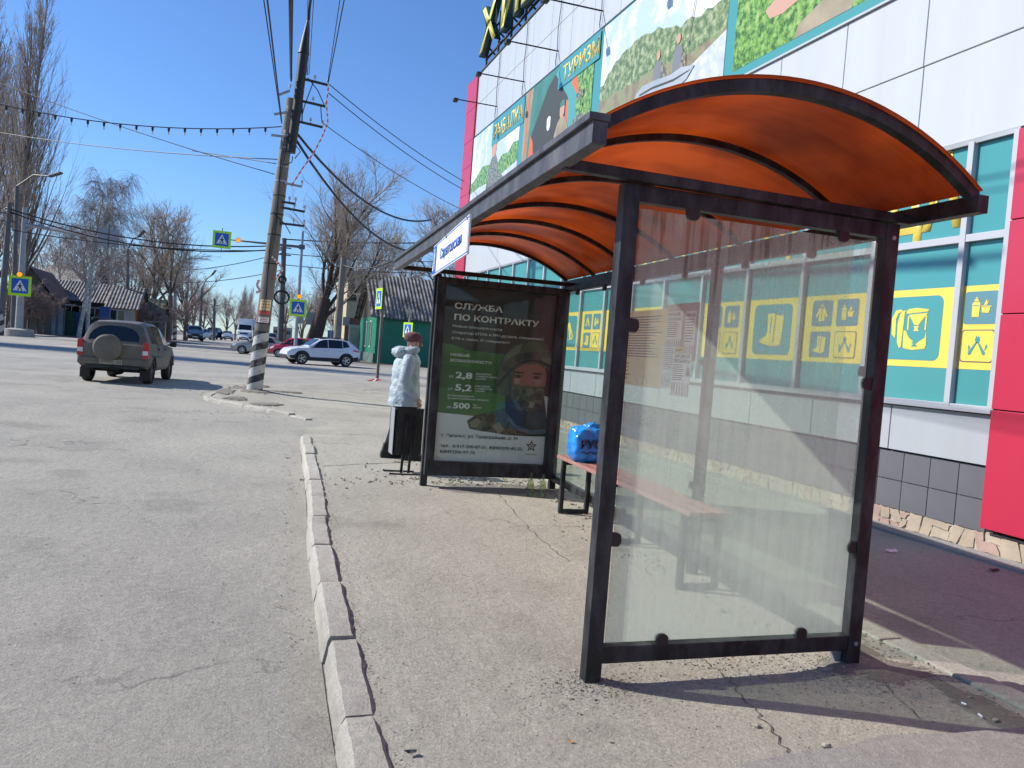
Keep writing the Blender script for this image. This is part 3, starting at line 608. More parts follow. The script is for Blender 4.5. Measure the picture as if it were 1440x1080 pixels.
ICON = {
 'backpack': [('y', [(.18, .30), (.10, .38), (.08, .72), (.16, .88), (.26, .90), (.32, .86), (.22, .82), (.17, .70), (.19, .36)]),
              ('y', [(.24, .20), (.30, .08), (.34, .12), (.36, .84), (.40, .88), (.30, .86), (.26, .80), (.22, .60)]),
              ('y', [(.40, .08), (.60, .05), (.86, .08), (.88, .16), (.86, .44), (.84, .30), (.66, .18), (.50, .30), (.42, .44), (.37, .46), (.38, .12)]),
              ('y', [(.40, .80), (.86, .84), (.88, .88), (.62, .92), (.44, .90), (.40, .86)]),
              ('y', [(.46, .78), (.86, .81), (.68, .56), (.60, .56)]), ('y', [(.58, .44), (.70, .44), (.67, .49), (.70, .54), (.58, .54), (.61, .49)]),
              ('y', [(.44, .46), (.47, .46), (.47, .76), (.44, .76)]), ('y', [(.82, .46), (.85, .46), (.85, .76), (.82, .76)]),
              ('t', [(.56, .12), (.70, .12), (.66, .17), (.70, .22), (.56, .22), (.60, .17)])],
 'boots': [('y', [(.34, .92), (.60, .92), (.58, .30), (.56, .20), (.60, .12), (.34, .10), (.12, .14), (.10, .22), (.30, .32), (.36, .42)]),
           ('y', [(.62, .88), (.90, .86), (.86, .30), (.84, .16), (.86, .10), (.60, .06), (.38, .08), (.36, .10), (.60, .11), (.62, .24), (.60, .34), (.63, .60)]),
           ('t', [(.46, .84), (.49, .84), (.47, .40), (.44, .40)])],
 'jacket': [('y', [(.38, .78), (.30, .74), (.10, .34), (.20, .26), (.32, .48), (.30, .10), (.70, .10), (.68, .48), (.80, .26), (.90, .34), (.70, .74), (.62, .78), (.50, .70)]),
            ('y', [(.38, .80), (.40, .92), (.50, .97), (.60, .92), (.62, .80), (.56, .78), (.55, .88), (.45, .88), (.44, .78)]),
            ('t', [(.49, .12), (.51, .12), (.51, .68), (.49, .68)])],
 'thermos': [('y', [(.18, .14), (.46, .12), (.48, .66), (.42, .74), (.22, .74), (.16, .66)]), ('y', [(.24, .76), (.40, .76), (.40, .84), (.24, .84)]), ('y', [(.28, .86), (.36, .86), (.36, .92), (.28, .92)]),
             ('y', [(.56, .30), (.84, .28), (.88, .50), (.54, .52)]), ('y', [(.52, .54), (.92, .52), (.92, .56), (.52, .58)]), ('y', [(.62, .60), (.74, .60), (.84, .82), (.74, .70), (.72, .86), (.66, .70)]),
             ('t', [(.20, .58), (.44, .56), (.44, .59), (.20, .61)])],
 'tool': [('t', [(.44, .62), (.40, .76), (.46, .92), (.50, .80), (.54, .92), (.60, .76), (.56, .62)]), ('t', [(.40, .60), (.50, .66), (.26, .16), (.18, .14), (.16, .24)]),
          ('t', [(.60, .60), (.50, .66), (.74, .16), (.82, .14), (.84, .24)]), ('t', [(.14, .56), (.18, .30), (.24, .46)]), ('t', [(.86, .58), (.80, .30), (.92, .50)])],
 'lantern': [('y', [(.34, .10), (.66, .10), (.66, .18), (.34, .18)]), ('y', [(.38, .22), (.62, .22), (.68, .42), (.62, .62), (.38, .62), (.32, .42)]), ('y', [(.40, .66), (.60, .66), (.56, .78), (.44, .78)]), ('t', [(.47, .28), (.53, .28), (.55, .42), (.50, .54), (.45, .42)])],
 'chair': [('t', [(.26, .84), (.62, .84), (.62, .50), (.30, .50)]), ('t', [(.26, .46), (.78, .46), (.78, .40), (.26, .40)]), ('t', [(.30, .38), (.36, .38), (.60, .12), (.52, .12)]), ('t', [(.70, .38), (.76, .38), (.46, .12), (.38, .12)])],
 'tent': [('y', [(.08, .14), (.40, .86), (.52, .90), (.90, .30), (.80, .14)]), ('t', [(.30, .16), (.44, .66), (.58, .16)]), ('t', [(.66, .20), (.72, .50), (.80, .26)])],
}
def icon(y0, y1, z0, z1, kind, par, plate='teal_p', small=False):
    # u runs from left (far end, +y) to right
    rr = (y1 - y0) * (.10 if not small else .08)
    outline = kind in ('tool', 'chair')
    if outline:
        fpoly(rrect(y0, y1, z0, z1, rr), par, MAT['ink_grey'], 'icon_plate', .0035)
        d = (y1 - y0) * .03; fpoly(rrect(y0 + d, y1 - d, z0 + d, z1 - d, rr), par, MAT['yellow_p'], 'icon_plate', .0052)
    else: fpoly(rrect(y0, y1, z0, z1, rr), par, MAT[plate], 'icon_plate', .0035)
    mg = .12
    by = {'y': M(), 't': M()}
    lv = {'y': .0068, 't': .0084}
    for c, P in ICON[kind]:
        pts = [fy(y1 - (y1 - y0) * (mg + (1 - 2 * mg) * u), z0 + (z1 - z0) * (mg + (1 - 2 * mg) * v), lv[c]) for u, v in P]
        by[c].plate(pts, (-1, 0, 0), .0012)
    if by['y'].v: obj('icon_print', by['y'], MAT['yellow_p'], par)
    if by['t'].v: obj('icon_print', by['t'], MAT['greyteal_p' if small and not outline else 'teal_p'], par)
smalls = [('jacket', 'thermos', 'boots', 'tool'), ('lantern', 'thermos', 'chair', 'tool'), ('jacket', 'lantern', 'boots', 'chair'), ('tent', 'thermos', 'boots', 'tool')]
bigs = ['backpack', 'boots', 'thermos', 'tent', 'tent', 'jacket']
nb = ns = 0
for i, (a, c) in enumerate(cols):
    P = panes[(i, 0)]; ya, yb = a + .031, c - .031
    if a > 16.4: 
        fpoly([(ya, 1.635), (yb, 1.635), (yb, 2.405), (ya, 2.405)], P, MAT['yellow_p'], 'yellow_band', .0012); continue
    fpoly([(ya, 1.635), (yb, 1.635), (yb, 2.405), (ya, 2.405)], P, MAT['yellow_p'], 'yellow_band', .0012)
    if i == 0:
        icon(5.15, 5.49, 2.05, 2.35, 'thermos', P, 'greyteal_p', True); icon(5.15, 5.49, 1.70, 2.0, 'tool', P, 'greyteal_p', True)
    elif i % 2 == 1:
        icon(a + .18, a + .18 + .74, 1.70, 2.335, bigs[nb % 6], P); nb += 1
    else:
        s4 = smalls[ns % 4]; ns += 1
        for q, kd in enumerate(s4):
            u0 = a + .18 + (0.40 if q % 2 == 0 else 0); z0 = 2.05 if q < 2 else 1.69
            icon(u0, u0 + .33, z0, z0 + .30, kd, P, 'greyteal_p', True)
# big yellow lettering in the upper row
text('ОДЕЖДА', .95, fy(8.62, 3.0, 0.004), (0, -1, 0), (0, 0, 1), MAT['yellow_p'], bld, ext=.002, width=3.0, bold=.03)
text('ОБУВЬ', .95, fy(11.9, 3.0, 0.004), (0, -1, 0), (0, 0, 1), MAT['yellow_p'], bld, ext=.002, width=2.6, bold=.03)
# white fascia over the windows
ys1 = [-5.3, -3, -.7, 1.6, 3.9, 6.215, 8.52, 10.83, 13.14, 15.45, 17.75, 20.06, 23.24]
for a, c in zip(ys1, ys1[1:]): FP('white_panel', a + g, c - g, 3.775, 4.643, 0.02, 0.06, MAT['white_high'], bld, 0.004)
ys2 = [-3, -.7, 1.6, 3.9, 5.06, 6.225, 7.36, 8.515, 9.67, 10.83, 11.98, 13.14, 14.3, 15.45, 16.6, 17.75, 18.9, 20.06, 21.2, 23.24]
for a, c in zip(ys2, ys2[1:]): FP('white_panel', a + g, c - g, 4.657, 5.50, 0.02, 0.06, MAT['white_high'], bld, 0.004)
# upper white panels
ys3 = [-5.8, -4.6, -3.4, -2.2, -1.0, .2, 1.45, 2.7, 3.95, 5.2, 6.4, 7.6, 8.8, 10.0, 11.2, 12.3, 13.5, 14.7, 15.9, 17.15, 18.4, 19.75, 21.1, 22.25, 23.24]
for a, c in zip(ys3, ys3[1:]):
    for z0, z1 in ((7.98, 8.943), (8.957, 9.86)): FP('white_panel', a + g, c - g, z0, z1, 0.02, 0.06, MAT['white_high'], bld, 0.004)
b = M(); b.span((W - 0.05, -8, 9.87), (20.1, 24.38, 9.91)); obj('roof_capping', b, MAT['roofedge'], bld)
b = M(); b.span((W - 0.02, -8, -0.1), (W + 0.1, 3.19, 3.76)); obj('red_panel', b, MAT['red_panel'], bld, label='plain red facing beyond the column')
FP('banner_rail', -3, 23.24, 7.945, 7.985, 0.05, 0.1, MAT['letters_g'], bld); FP('banner_rail', -3, 23.24, 5.505, 5.53, 0.05, 0.1, MAT['frame_w'], bld)

# ---- printed banners (flat prints)
def print_mat(name, stops, axis='z', z0=0, z1=1, nscale=2.0, warp=.35, leaf=None):
    m = mat(name, (0.5, 0.5, 0.5), 0.25); N = m.node_tree.nodes; L = m.node_tree.links
    g_ = N.new('ShaderNodeTexCoord'); s = N.new('ShaderNodeSeparateXYZ'); L.new(g_.outputs['Object'], s.inputs[0])
    n_ = N.new('ShaderNodeTexNoise'); n_.inputs['Scale'].default_value = nscale; n_.inputs['Detail'].default_value = 9; n_.inputs['Roughness'].default_value = .65; L.new(g_.outputs['Object'], n_.inputs['Vector'])
    mr = N.new('ShaderNodeMapRange'); mr.inputs[1].default_value = z0; mr.inputs[2].default_value = z1; L.new(s.outputs[2], mr.inputs[0])
    a = N.new('ShaderNodeMath'); a.operation = 'MULTIPLY_ADD'; a.inputs[1].default_value = warp; L.new(n_.outputs[0], a.inputs[0]); L.new(mr.outputs[0], a.inputs[2])
    a2 = N.new('ShaderNodeMath'); a2.operation = 'SUBTRACT'; a2.inputs[1].default_value = warp * .5; L.new(a.outputs[0], a2.inputs[0])
    r_ = N.new('ShaderNodeValToRGB'); L.new(a2.outputs[0], r_.inputs[0])
    while len(r_.color_ramp.elements) < len(stops): r_.color_ramp.elements.new(.5)
    for e, (p, c) in zip(r_.color_ramp.elements, stops): e.position = p; e.color = (*c, 1)
    L.new(r_.outputs[0], N['Principled BSDF'].inputs['Base Color']); return m
LEAF = print_mat('leaf_print', [(0, (.02, .05, .015)), (.38, (.07, .16, .03)), (.5, (.14, .30, .05)), (.62, (.24, .40, .09)), (.8, (.35, .48, .16))], z0=-50, z1=50, nscale=9, warp=2.0)
FOREST = print_mat('forest_print', [(0, (.10, .12, .06)), (.4, (.12, .18, .07)), (.52, (.2, .27, .11)), (.65, (.33, .38, .2)), (.85, (.45, .47, .3))], z0=-50, z1=50, nscale=8, warp=1.9)
MEADOW = print_mat('meadow_print', [(0, (.16, .13, .07)), (.42, (.25, .2, .12)), (.55, (.3, .27, .15)), (.7, (.2, .28, .09))], z0=-50, z1=50, nscale=4, warp=1.5)
SKYP = print_mat('cloud_print', [(0, (.55, .62, .68)), (.45, (.45, .58, .70)), (.55, (.72, .75, .78)), (.7, (.8, .8, .8))], z0=-50, z1=50, nscale=1.0, warp=1.4)
WATERP = print_mat('water_print', [(0, (.35, .4, .45)), (.5, (.5, .54, .56)), (.7, (.68, .7, .7))], z0=-50, z1=50, nscale=6, warp=1.2)
CAMO = print_mat('camouflage_print', [(0, (.04, .05, .04)), (.45, (.1, .12, .08)), (.52, (.2, .2, .14)), (.6, (.3, .28, .2))], z0=-50, z1=50, nscale=14, warp=1.6)
SKIN = mat('skin_print', (.48, .27, .2), .6); TENTG = mat('tent_green_print', (.03, .19, .17), .6, 0, .3, 2); TENTO = mat('tent_orange_print', (.55, .12, .04), .6)
BOATP = mat('boat_grey_print', (.36, .40, .46), .5, 0, .2, 2); DARKP = mat('dark_print', (.03, .04, .04), .6); KHAKI = mat('khaki_print', (.30, .25, .17), .6, 0, .3, 3)
BZ0, BZ1 = 5.53, 7.945
def banner(y0, y1, label, head=None):
    t = thing('printed_banner', label, 'banner', (W - .05, (y0 + y1) / 2, BZ0), 'printed banners along the shop facade')
    b = M(); b.span((W - .045, y0, BZ0), (W - .004, y1, BZ1)); obj('board', b, MAT['teal_p'], t)
    return t
def bp(t, pts, mt, lvl, y1, name='print'):      # pts (distance from left edge, z above banner foot)
    b = M(); b.plate([fy(y1 - u, BZ0 + v, .045 + .0016 * lvl) for u, v in pts], (-1, 0, 0), .0008); return obj(name, b, mt, t)
def figure(t, y1, u, v, h, skin, cloth, lvl, hat=None):     # printed half figure
    w_ = h * .42
    bp(t, [(u - w_, v), (u - w_ * .9, v + h * .35), (u - w_ * .5, v + h * .58), (u - w_ * .2, v + h * .64), (u + w_ * .2, v + h * .64), (u + w_ * .5, v + h * .58), (u + w_ * .9, v + h * .35), (u + w_, v)], cloth, lvl, y1)
    c = [(u + h * .13 * math.cos(a), v + h * .78 + h * .17 * math.sin(a)) for a in [2 * math.pi * k / 14 for k in range(14)]]
    bp(t, c, skin, lvl + 1, y1)
    bp(t, [(u - h * .14, v + h * .86), (u - h * .12, v + h * .96), (u, v + h * 1.0), (u + h * .12, v + h * .96), (u + h * .14, v + h * .86)], hat or cloth, lvl + 2, y1)
# 1 fisherman
Y1 = 23.2; t = banner(18.55, Y1, 'shop banner of a smiling angler under РЫБАЛКА, nearest the red corner')
bp(t, [(0, 0), (4.3, 0), (4.3, 2.2), (1.95, 2.2), (1.95, 2.4), (0, 2.4)], SKYP, 1, Y1)
bp(t, [(0, .1), (4.3, .1), (4.3, 1.35), (3.9, 1.4), (3.5, 1.22), (3.0, 1.28), (2.65, 1.12), (2.2, 1.2), (1.7, 1.25), (1.2, 1.32), (.8, 1.2), (.4, 1.05), (0, 1.0)], LEAF, 2, Y1)
bp(t, [(0, 0), (4.3, 0), (4.3, .85), (2.6, .7), (1, .75), (0, .7)], WATERP, 3, Y1)
bp(t, [(.5, .3), (1.6, .5), (1.9, 1.25), (2.1, 1.42), (2.4, 1.42), (2.6, 1.2), (2.75, .9), (3.3, .6), (3.6, .3)], CAMO, 4, Y1)
bp(t, [(2.24 + .22 * math.cos(a), 1.62 + .26 * math.sin(a)) for a in [6.283 * k / 16 for k in range(16)]], SKIN, 5, Y1)
bp(t, [(2.0, 1.62), (2.02, 1.8), (2.1, 1.9), (2.24, 1.93), (2.38, 1.89), (2.47, 1.78), (2.48, 1.66), (2.36, 1.74), (2.12, 1.75)], CAMO, 6, Y1)
bp(t, [(1.95, 1.72), (4.6, 1.72), (4.6, 2.4), (1.95, 2.4)], MAT['teal_p'], 7, Y1)
text('РЫБАЛКА', .55, fy(Y1 - 2.1, BZ0 + 1.85, .062), (0, -1, 0), (0, 0, 1), MAT['yellow_p'], t, ext=.001, width=2.4, bold=.012)
# 2 tent
Y1 = 18.55; t = banner(14.2, Y1, 'shop banner of a green tent with campers under ТУРИЗМ')
bp(t, [(0, 0), (4.1, 0), (4.1, 2.4), (0, 2.4)], TENTG, 1, Y1)
bp(t, [(0, 0), (.25, 0), (.55, 2.4), (0, 2.4)], KHAKI, 2, Y1); bp(t, [(.06, 0), (.14, 0), (.32, 2.4), (.22, 2.4)], TENTO, 3, Y1)
bp(t, [(.45, 0), (.62, 1.25), (1.55, 2.1), (1.95, 2.28), (2.15, 2.15), (2.75, 1.6), (2.95, 1.0), (2.95, 0)], DARKP, 3, Y1)
bp(t, [(.4, 0), (.55, 1.25), (.75, 1.05), (1.0, 0)], TENTO, 4, Y1)
bp(t, [(2.75, 0), (2.72, 1.5), (2.85, 1.45), (2.98, 0)], TENTO, 4, Y1)
bp(t, [(2.0, 2.25), (2.2, 2.4), (3.0, 2.4), (3.3, 1.9), (3.45, 1.4), (3.35, 0), (2.98, 0), (2.85, 1.5)], mat('tent_flap_print', (.06, .30, .30), .5), 5, Y1)
bp(t, [(3.3, 0), (4.1, 0), (4.1, 1.85), (3.2, 1.9), (3.45, 1.4)], LEAF, 6, Y1)
bp(t, [(3.0, 1.75), (3.1, 2.1), (3.3, 1.8), (3.42, 1.4), (3.36, 1.4)], TENTO, 7, Y1)
figure(t, Y1, 1.75, .55, .85, MAT['white_p'], DARKP, 5, MAT['white_p']); figure(t, Y1, 2.55, .5, 1.05, SKIN, KHAKI, 8, TENTG); figure(t, Y1, 3.5, .1, 1.4, LEAF, CAMO, 11)
bp(t, [(2.2, 1.85), (4.35, 1.85), (4.35, 2.4), (2.2, 2.4)], MAT['teal_p'], 14, Y1)
text('ТУРИЗМ', .46, fy(Y1 - 2.45, BZ0 + 1.95, .0705), (0, -1, 0), (0, 0, 1), MAT['yellow_p'], t, ext=.001, width=1.85, bold=.015)
# 3 boat
Y1 = 14.2; t = banner(9.7, Y1, 'wide shop banner of two anglers in a grey inflatable boat on a river')
bp(t, [(.12, 0), (4.4, 0), (4.4, 2.4), (.12, 2.4)], SKYP, 1, Y1)
ft = [(.12, .3), (.12, 1.2)]
for k in range(30):
    u = .12 + 4.28 * k / 29; ft.append((u, interp([(.12, 1.2), (.32, 1.34), (.87, 1.57), (1.55, 1.66), (2.26, 1.57), (2.94, 1.36), (3.57, 1.32), (4.4, 1.25)], u) + .13 * noise.noise(V((u * 5, 0, 0))) + .07 * noise.noise(V((u * 15, 3, 0)))))
bp(t, ft + [(4.4, .3)], FOREST, 2, Y1)
bp(t, [(.12, 0), (.12, .95), (.9, .93), (1.55, .88), (2.2, .92), (3.3, .78), (4.4, .84), (4.4, 0)], MEADOW, 3, Y1)
bp(t, [(1.5, 0), (1.72, .58), (3.3, .46), (3.4, .56), (4.4, .80), (4.4, 0)], WATERP, 4, Y1)
for u, v, h, sh_ in ((2.42, .62, .58, 0), (3.06, .58, .70, 0)):
    bp(t, [(u - .17, v - .1), (u - .15, v + h * .45), (u - .06, v + h * .66), (u + .10, v + h * .62), (u + .2, v + h * .3), (u + .2, v - .1)], mat('grey_vest_print', (.16, .17, .19), .5), 5 + (u > 3), Y1)
    bp(t, [(u + .1, v - .1), (u + .12, v + h * .55), (u + .26, v + h * .3), (u + .3, v - .1)], CAMO, 7 + (u > 3), Y1)
    bp(t, [(u + .06 * math.cos(a), v + h * .80 + .085 * math.sin(a)) for a in [6.283 * k / 12 for k in range(12)]], SKIN, 9 + (u > 3), Y1)
bp(t, [(1.60, .36), (1.72, .64), (1.92, .72), (2.3, .70), (2.9, .62), (3.2, .64), (3.61, .55), (3.4, .40), (3.0, .30), (2.4, .22), (1.8, .2)], BOATP, 12, Y1)
bp(t, [(1.85, .60), (2.3, .60), (3.0, .52), (3.5, .52), (3.45, .50), (3.0, .48), (2.3, .56), (1.85, .57)], DARKP, 13, Y1)
bp(t, [(3.35, .9), (3.37, .9), (3.62, 2.3), (3.60, 2.3)], MAT['ink_grey'], 14, Y1)
# 4 greens
Y1 = 9.7; t = banner(5.3, Y1, 'shop banner of green leaves and someone kneeling in khaki, above the canopy')
bp(t, [(.12, .12), (4.4, .12), (4.4, 2.4), (.12, 2.4)], LEAF, 1, Y1)
bp(t, [(1.42, .12), (1.49, .28), (1.75, .36), (1.93, .42), (1.85, .8), (2.0, 1.4), (2.7, 1.2), (2.5, .5), (2.4, .12)], KHAKI, 2, Y1)
bp(t, [(.78, .71), (1.0, .80), (1.45, .78), (1.9, 1.1), (2.0, .9), (1.6, .62), (1.16, .54), (.89, .57)], SKIN, 3, Y1)
bp(t, [(1.95, .9), (2.6, .85), (2.9, 2.3), (1.9, 2.3)], DARKP, 4, Y1)
t = banner(.9, 5.3, 'plain shop banner continuing past the last printed picture'); bp(t, [(.12, .12), (4.3, .12), (4.3, 2.4), (.12, 2.4)], FOREST, 1, 5.3)

# rooftop letters
t = thing('rooftop_sign', 'large yellow faced Cyrillic letters standing on the shop roof edge', 'sign', (W, 15, 9.9))
yy = 22.75
for ch, wd in (('Х', 1.55), ('И', 1.45), ('Щ', 1.75), ('Н', 1.4), ('И', 1.45), ('К', 1.4)):
    sd = text(ch, 1.72, fy(yy, 10.28, 0.0), (0, -1, 0), (0, 0, 1), MAT['letters_g'], t, 'letter', ext=.20, width=wd, bold=.03)
    text(ch, 1.72, fy(yy, 10.28, .203), (0, -1, 0), (0, 0, 1), MAT['letters_y'], sd, 'letter_face', ext=.01, width=wd, bold=.006)
    yy -= wd + .28
b = M(); b.bar((W + .05, 22.9, 10.22), (W + .05, 12.0, 10.22), .05, .05); b.bar((W + .05, 22.9, 10.9), (W + .05, 12.0, 10.9), .04, .04); obj('rail', b, MAT['rust'], t)
yq = 22.8
while yq > 12:
    b = M(); b.bar((W + .05, yq, 9.91), (W + .05, yq, 11.2), .05, .05); b.bar((W + .05, yq, 10.6), (W + .9, yq, 9.91), .04, .04); obj('strut', b, MAT['rust'], t); yq -= 1.15
# floodlight arms along the parapet
GA = 'floodlight arms over the banners'
words = ['nearest the red corner', 'second from the red corner', 'third from the red corner', 'fourth from the red corner', 'fifth from the red corner']
for i, y in enumerate((21.1, 18.85, 16.6, 14.3, 12.0)):
    t = thing('floodlight_arm', 'thin black lamp arm over the shop banners, ' + words[i], 'lamp', (W, y, 8.33), GA)
    b = M(); b.tube([(W - .02, y, 8.33), (W - 1.15, y + .1, 8.36)], .016, 6); obj('arm', b, MAT['wire'], t)
    b = M(); b.box((W - 1.2, y + .1, 8.33), (.12, .16, .09)); obj('lamp_head', b, MAT['wire'], t, bevel=.01)
    b = M(); b.tube([(W - .05, y, 8.33), (W - .06, y + .03, 8.8), (W - .05, y - .02, 9.3), (W - .05, y, 9.86)], .01, 5); b.tube([(W - .06, y, 8.3), (W - .06, y + .03, 8.1), (W - .06, y, 7.99)], .01, 5); obj('cable', b, MAT['wire'], t)

# ---------------------------------------------------------------- bus shelter
NLp, NRp, FLp, FRp = V((1.56, 3.11, 0)), V((2.985, 3.08, 0)), V((1.875, 8.0, 0)), V((3.30, 7.90, 0))
def S(u, v, z=0):          # u across (0 street side, 1 back), v along (0 near end, 1 far end)
    p = (NLp * (1 - u) + NRp * u) * (1 - v) + (FLp * (1 - u) + FRp * u) * v
    return V((p.x, p.y, z))
AL = (FLp - NLp).normalized(); AC = (NRp - NLp).normalized()
sh = thing('bus_shelter', 'black steel bus shelter with curved orange canopy and dusty glass sides', 'bus shelter', (2.3, 5.5, 0))
def post(u, v, w_, d_, z0=-.05, z1=2.235, name='post'):
    b = M(); p = S(u, v); b.bar((p.x, p.y, z0), (p.x, p.y, z1), w_, d_, up=AL); return obj(name, b, MAT['steel'], sh, bevel=.004)
post(0, 0, .075, .075); post(1, 0, .075, .075); post(0, 1, .07, .07); post(1, 1, .07, .07); post(1, .338, .065, .065, z1=2.25)
VM = .338; post(1, .67, .065, .065, z1=2.25)
def beam(a, b_, w_, h_, name='beam', mt='steel'):
    b = M(); b.bar(a, b_, w_, h_); return obj(name, b, MAT[mt], sh, bevel=.004)
e = .035
def off(p, d, k): return p + d * k
beam(off(S(0, 0, 2.20), AC, .037), off(S(1, 0, 2.20), AC, -.037), .06, .075)
beam(off(S(0, 0, .135), AC, .037), off(S(1, 0, .135), AC, -.037), .06, .075)
BL = (FRp - NRp).normalized()
for a, c in ((0, VM), (VM, .67), (.67, 1)):
    beam(off(S(1, a, .135), BL, .037), off(S(1, c, .135), BL, -.037), .055, .07)
    beam(off(S(1, a, 2.20), BL, .037), off(S(1, c, 2.20), BL, -.037), .055, .06)
# canopy
RN, RF = 2.68, 8.22; RZ = 2.285
def roofx(y):   # street and back edge lines, follow the frame
    k = (y - 3.1) / (8.0 - 3.1)
    return 1.185 + (y - 2.6) * .053, 3.085 + (y - 2.6) * .060
def arcp(y, s, dz=0.0, dx=0):      # s 0..1 across the canopy
    xa, xb = roofx(y); xa += dx; xb -= dx
    half = (xb - xa) / 2; rise = .305; Rr = (half * half + rise * rise) / (2 * rise)
    am = math.asin(half / Rr); a = -am + 2 * am * s
    return V(((xa + xb) / 2 + Rr * math.sin(a), y, RZ + .03 + rise - Rr * (1 - math.cos(a)) + dz))
b = M(); n = 28; ysr = [RN - .02 + (RF + .04 - RN) * k / 40 for k in range(41)]
for t_ in (0, .008):
    pass
rings = []
for y in ysr:
    top = [arcp(y, k / n, .036) for k in range(n + 1)]; bot = [arcp(y, k / n, .028) for k in range(n, -1, -1)]
    rings.append(top + bot)
b.loft(rings); obj('canopy_sheet', b, MAT['poly'], sh, smooth=True, sharp=50)
for y in (RN + .02, 3.56, 4.62, 5.62, 6.5, 7.36, RF - .02):
    big = y in (RN + .02,)
    b = M(); hh = .052 if big else .034; ww = .05 if big else .035
    rings = []
    for k in range(n + 1):
        p = arcp(y, k / n, .026); q = arcp(y, k / n, .026 - hh)
        rings.append([p + V((0, -ww / 2, 0)), p + V((0, ww / 2, 0)), q + V((0, ww / 2, 0)), q + V((0, -ww / 2, 0))])
    b.loft(rings); obj('arch', b, MAT['steel'], sh, smooth=True, sharp=40)
xa0, xb0 = roofx(RN); xa1, xb1 = roofx(RF)
b = M(); b.bar((xa0 - .0, RN - .03, RZ + .005), (xa1, RF + .03, RZ + .005), .06, .085); obj('street_beam', b, MAT['steel_side'], sh, bevel=.003)
b = M(); b.bar((xa0 - .006, RN - .035, RZ + .062), (xa1 - .006, RF + .035, RZ + .062), .085, .028); obj('gutter_strip', b, MAT['steel_side'], sh, bevel=.003)
b = M(); b.bar((xb0, RN - .03, RZ), (xb1, RF + .03, RZ), .06, .08); obj('back_beam', b, MAT['steel'], sh, bevel=.003)
b = M(); b.bar((xa0 + .03, 3.06, 2.262), (xb0 - .02, 3.05, 2.262), .05, .045); obj('cross_beam', b, MAT['steel'], sh, bevel=.003)
b = M(); p = S(0, 1); b.bar((xa1 + .03 - .01, 8.0, 2.262), (xb1 - .03, 7.9, 2.262), .05, .045); obj('cross_beam', b, MAT['steel'], sh, bevel=.003)
def pane(a, c, z0, z1, nrm, t, mt, name='glass_panel'):
    b = M(); b.plate([V((a.x, a.y, z0)), V((c.x, c.y, z0)), V((c.x, c.y, z1)), V((a.x, a.y, z1))], nrm, t); return obj(name, b, mt, sh)
NN = V((0.021, -1, 0)).normalized()
pane(off(S(0, 0), AC, .052) + NN * .012, off(S(1, 0), AC, -.075) + NN * .012, .19, 2.135, NN, .006, MAT['dirty'])
def clip(p, d, nrm, r_=.030):     # rounded clamp: d points from frame into glass
    d = V(d).normalized(); s = V(nrm).cross(d).normalized(); P = []
    L_ = .055
    P += [p + s * r_ - d * .012, p + s * r_ + d * (L_ - .02)]
    for k in range(7): a = math.pi * k / 6; P.append(p + d * (L_ - .02) + s * (r_ * math.cos(a)) + d * (r_ * .55 * math.sin(a)))
    P += [p - s * r_ + d * (L_ - .02), p - s * r_ - d * .012]
    b = M(); b.plate([q - V(nrm) * .014 for q in P], nrm, .028); o = obj('glass_clip', b, MAT['clip'], sh, bevel=.003); return o
Nc = NN * .015
for u in (.22, .80): clip(S(u, 0, 2.165) + Nc, (0, 0, -1), NN); 
for u in (.235, .775): clip(S(u, 0, .17) + Nc, (0, 0, 1), NN)
for z in (1.62, .66): clip(off(S(0, 0, z), AC, .035) + Nc, AC, NN)
for z in (1.44, .62): clip(off(S(1, 0, z), AC, -.035) + Nc, -AC, NN)
# bolt heads
for p in ((1.0, 0, 2.165), (1.0, 0, .135)):
    q = S(*p) + NN * .0375; b = M(); b.tube([q - NN * .002, q + NN * .006], .012, 6); obj('bolt', b, MAT['zinc'], sh)
BN = V((-BL.y, BL.x, 0)); BN = BN if BN.x < 0 else -BN      # towards the street
for a, c in ((0, VM), (VM, .67), (.67, 1)):
    A, C_ = off(S(1, a), BL, .06 if a else .22), off(S(1, c), BL, -.05)
    pane(A + BN * .02, C_ + BN * .02, .19, 2.14, BN, .006, MAT['dirty2'])
    for z, d in ((2.17, (0, 0, -1)), (.17, (0, 0, 1))):
        for k in (.25, .75): clip(V((A.x + (C_.x - A.x) * k, A.y + (C_.y - A.y) * k, z)) + BN * .023, d, BN, .026)
    for z in (1.5, .62):
        clip(off(S(1, a, z), BL, .032) + BN * .023, BL, BN, .026); clip(off(S(1, c, z), BL, -.032) + BN * .023, -BL, BN, .026)
# splayed stiffener at the back near foot
b = M(); p = S(1, 0); b.plate([V((p.x - .04, p.y + .01, .0)), V((p.x - .04, p.y + .01, .10)), V((p.x - .11, p.y + .01, .10)), V((p.x - .05, p.y + .01, -.02))], (0, 1, 0), .02); obj('foot_gusset', b, MAT['zinc'], sh)

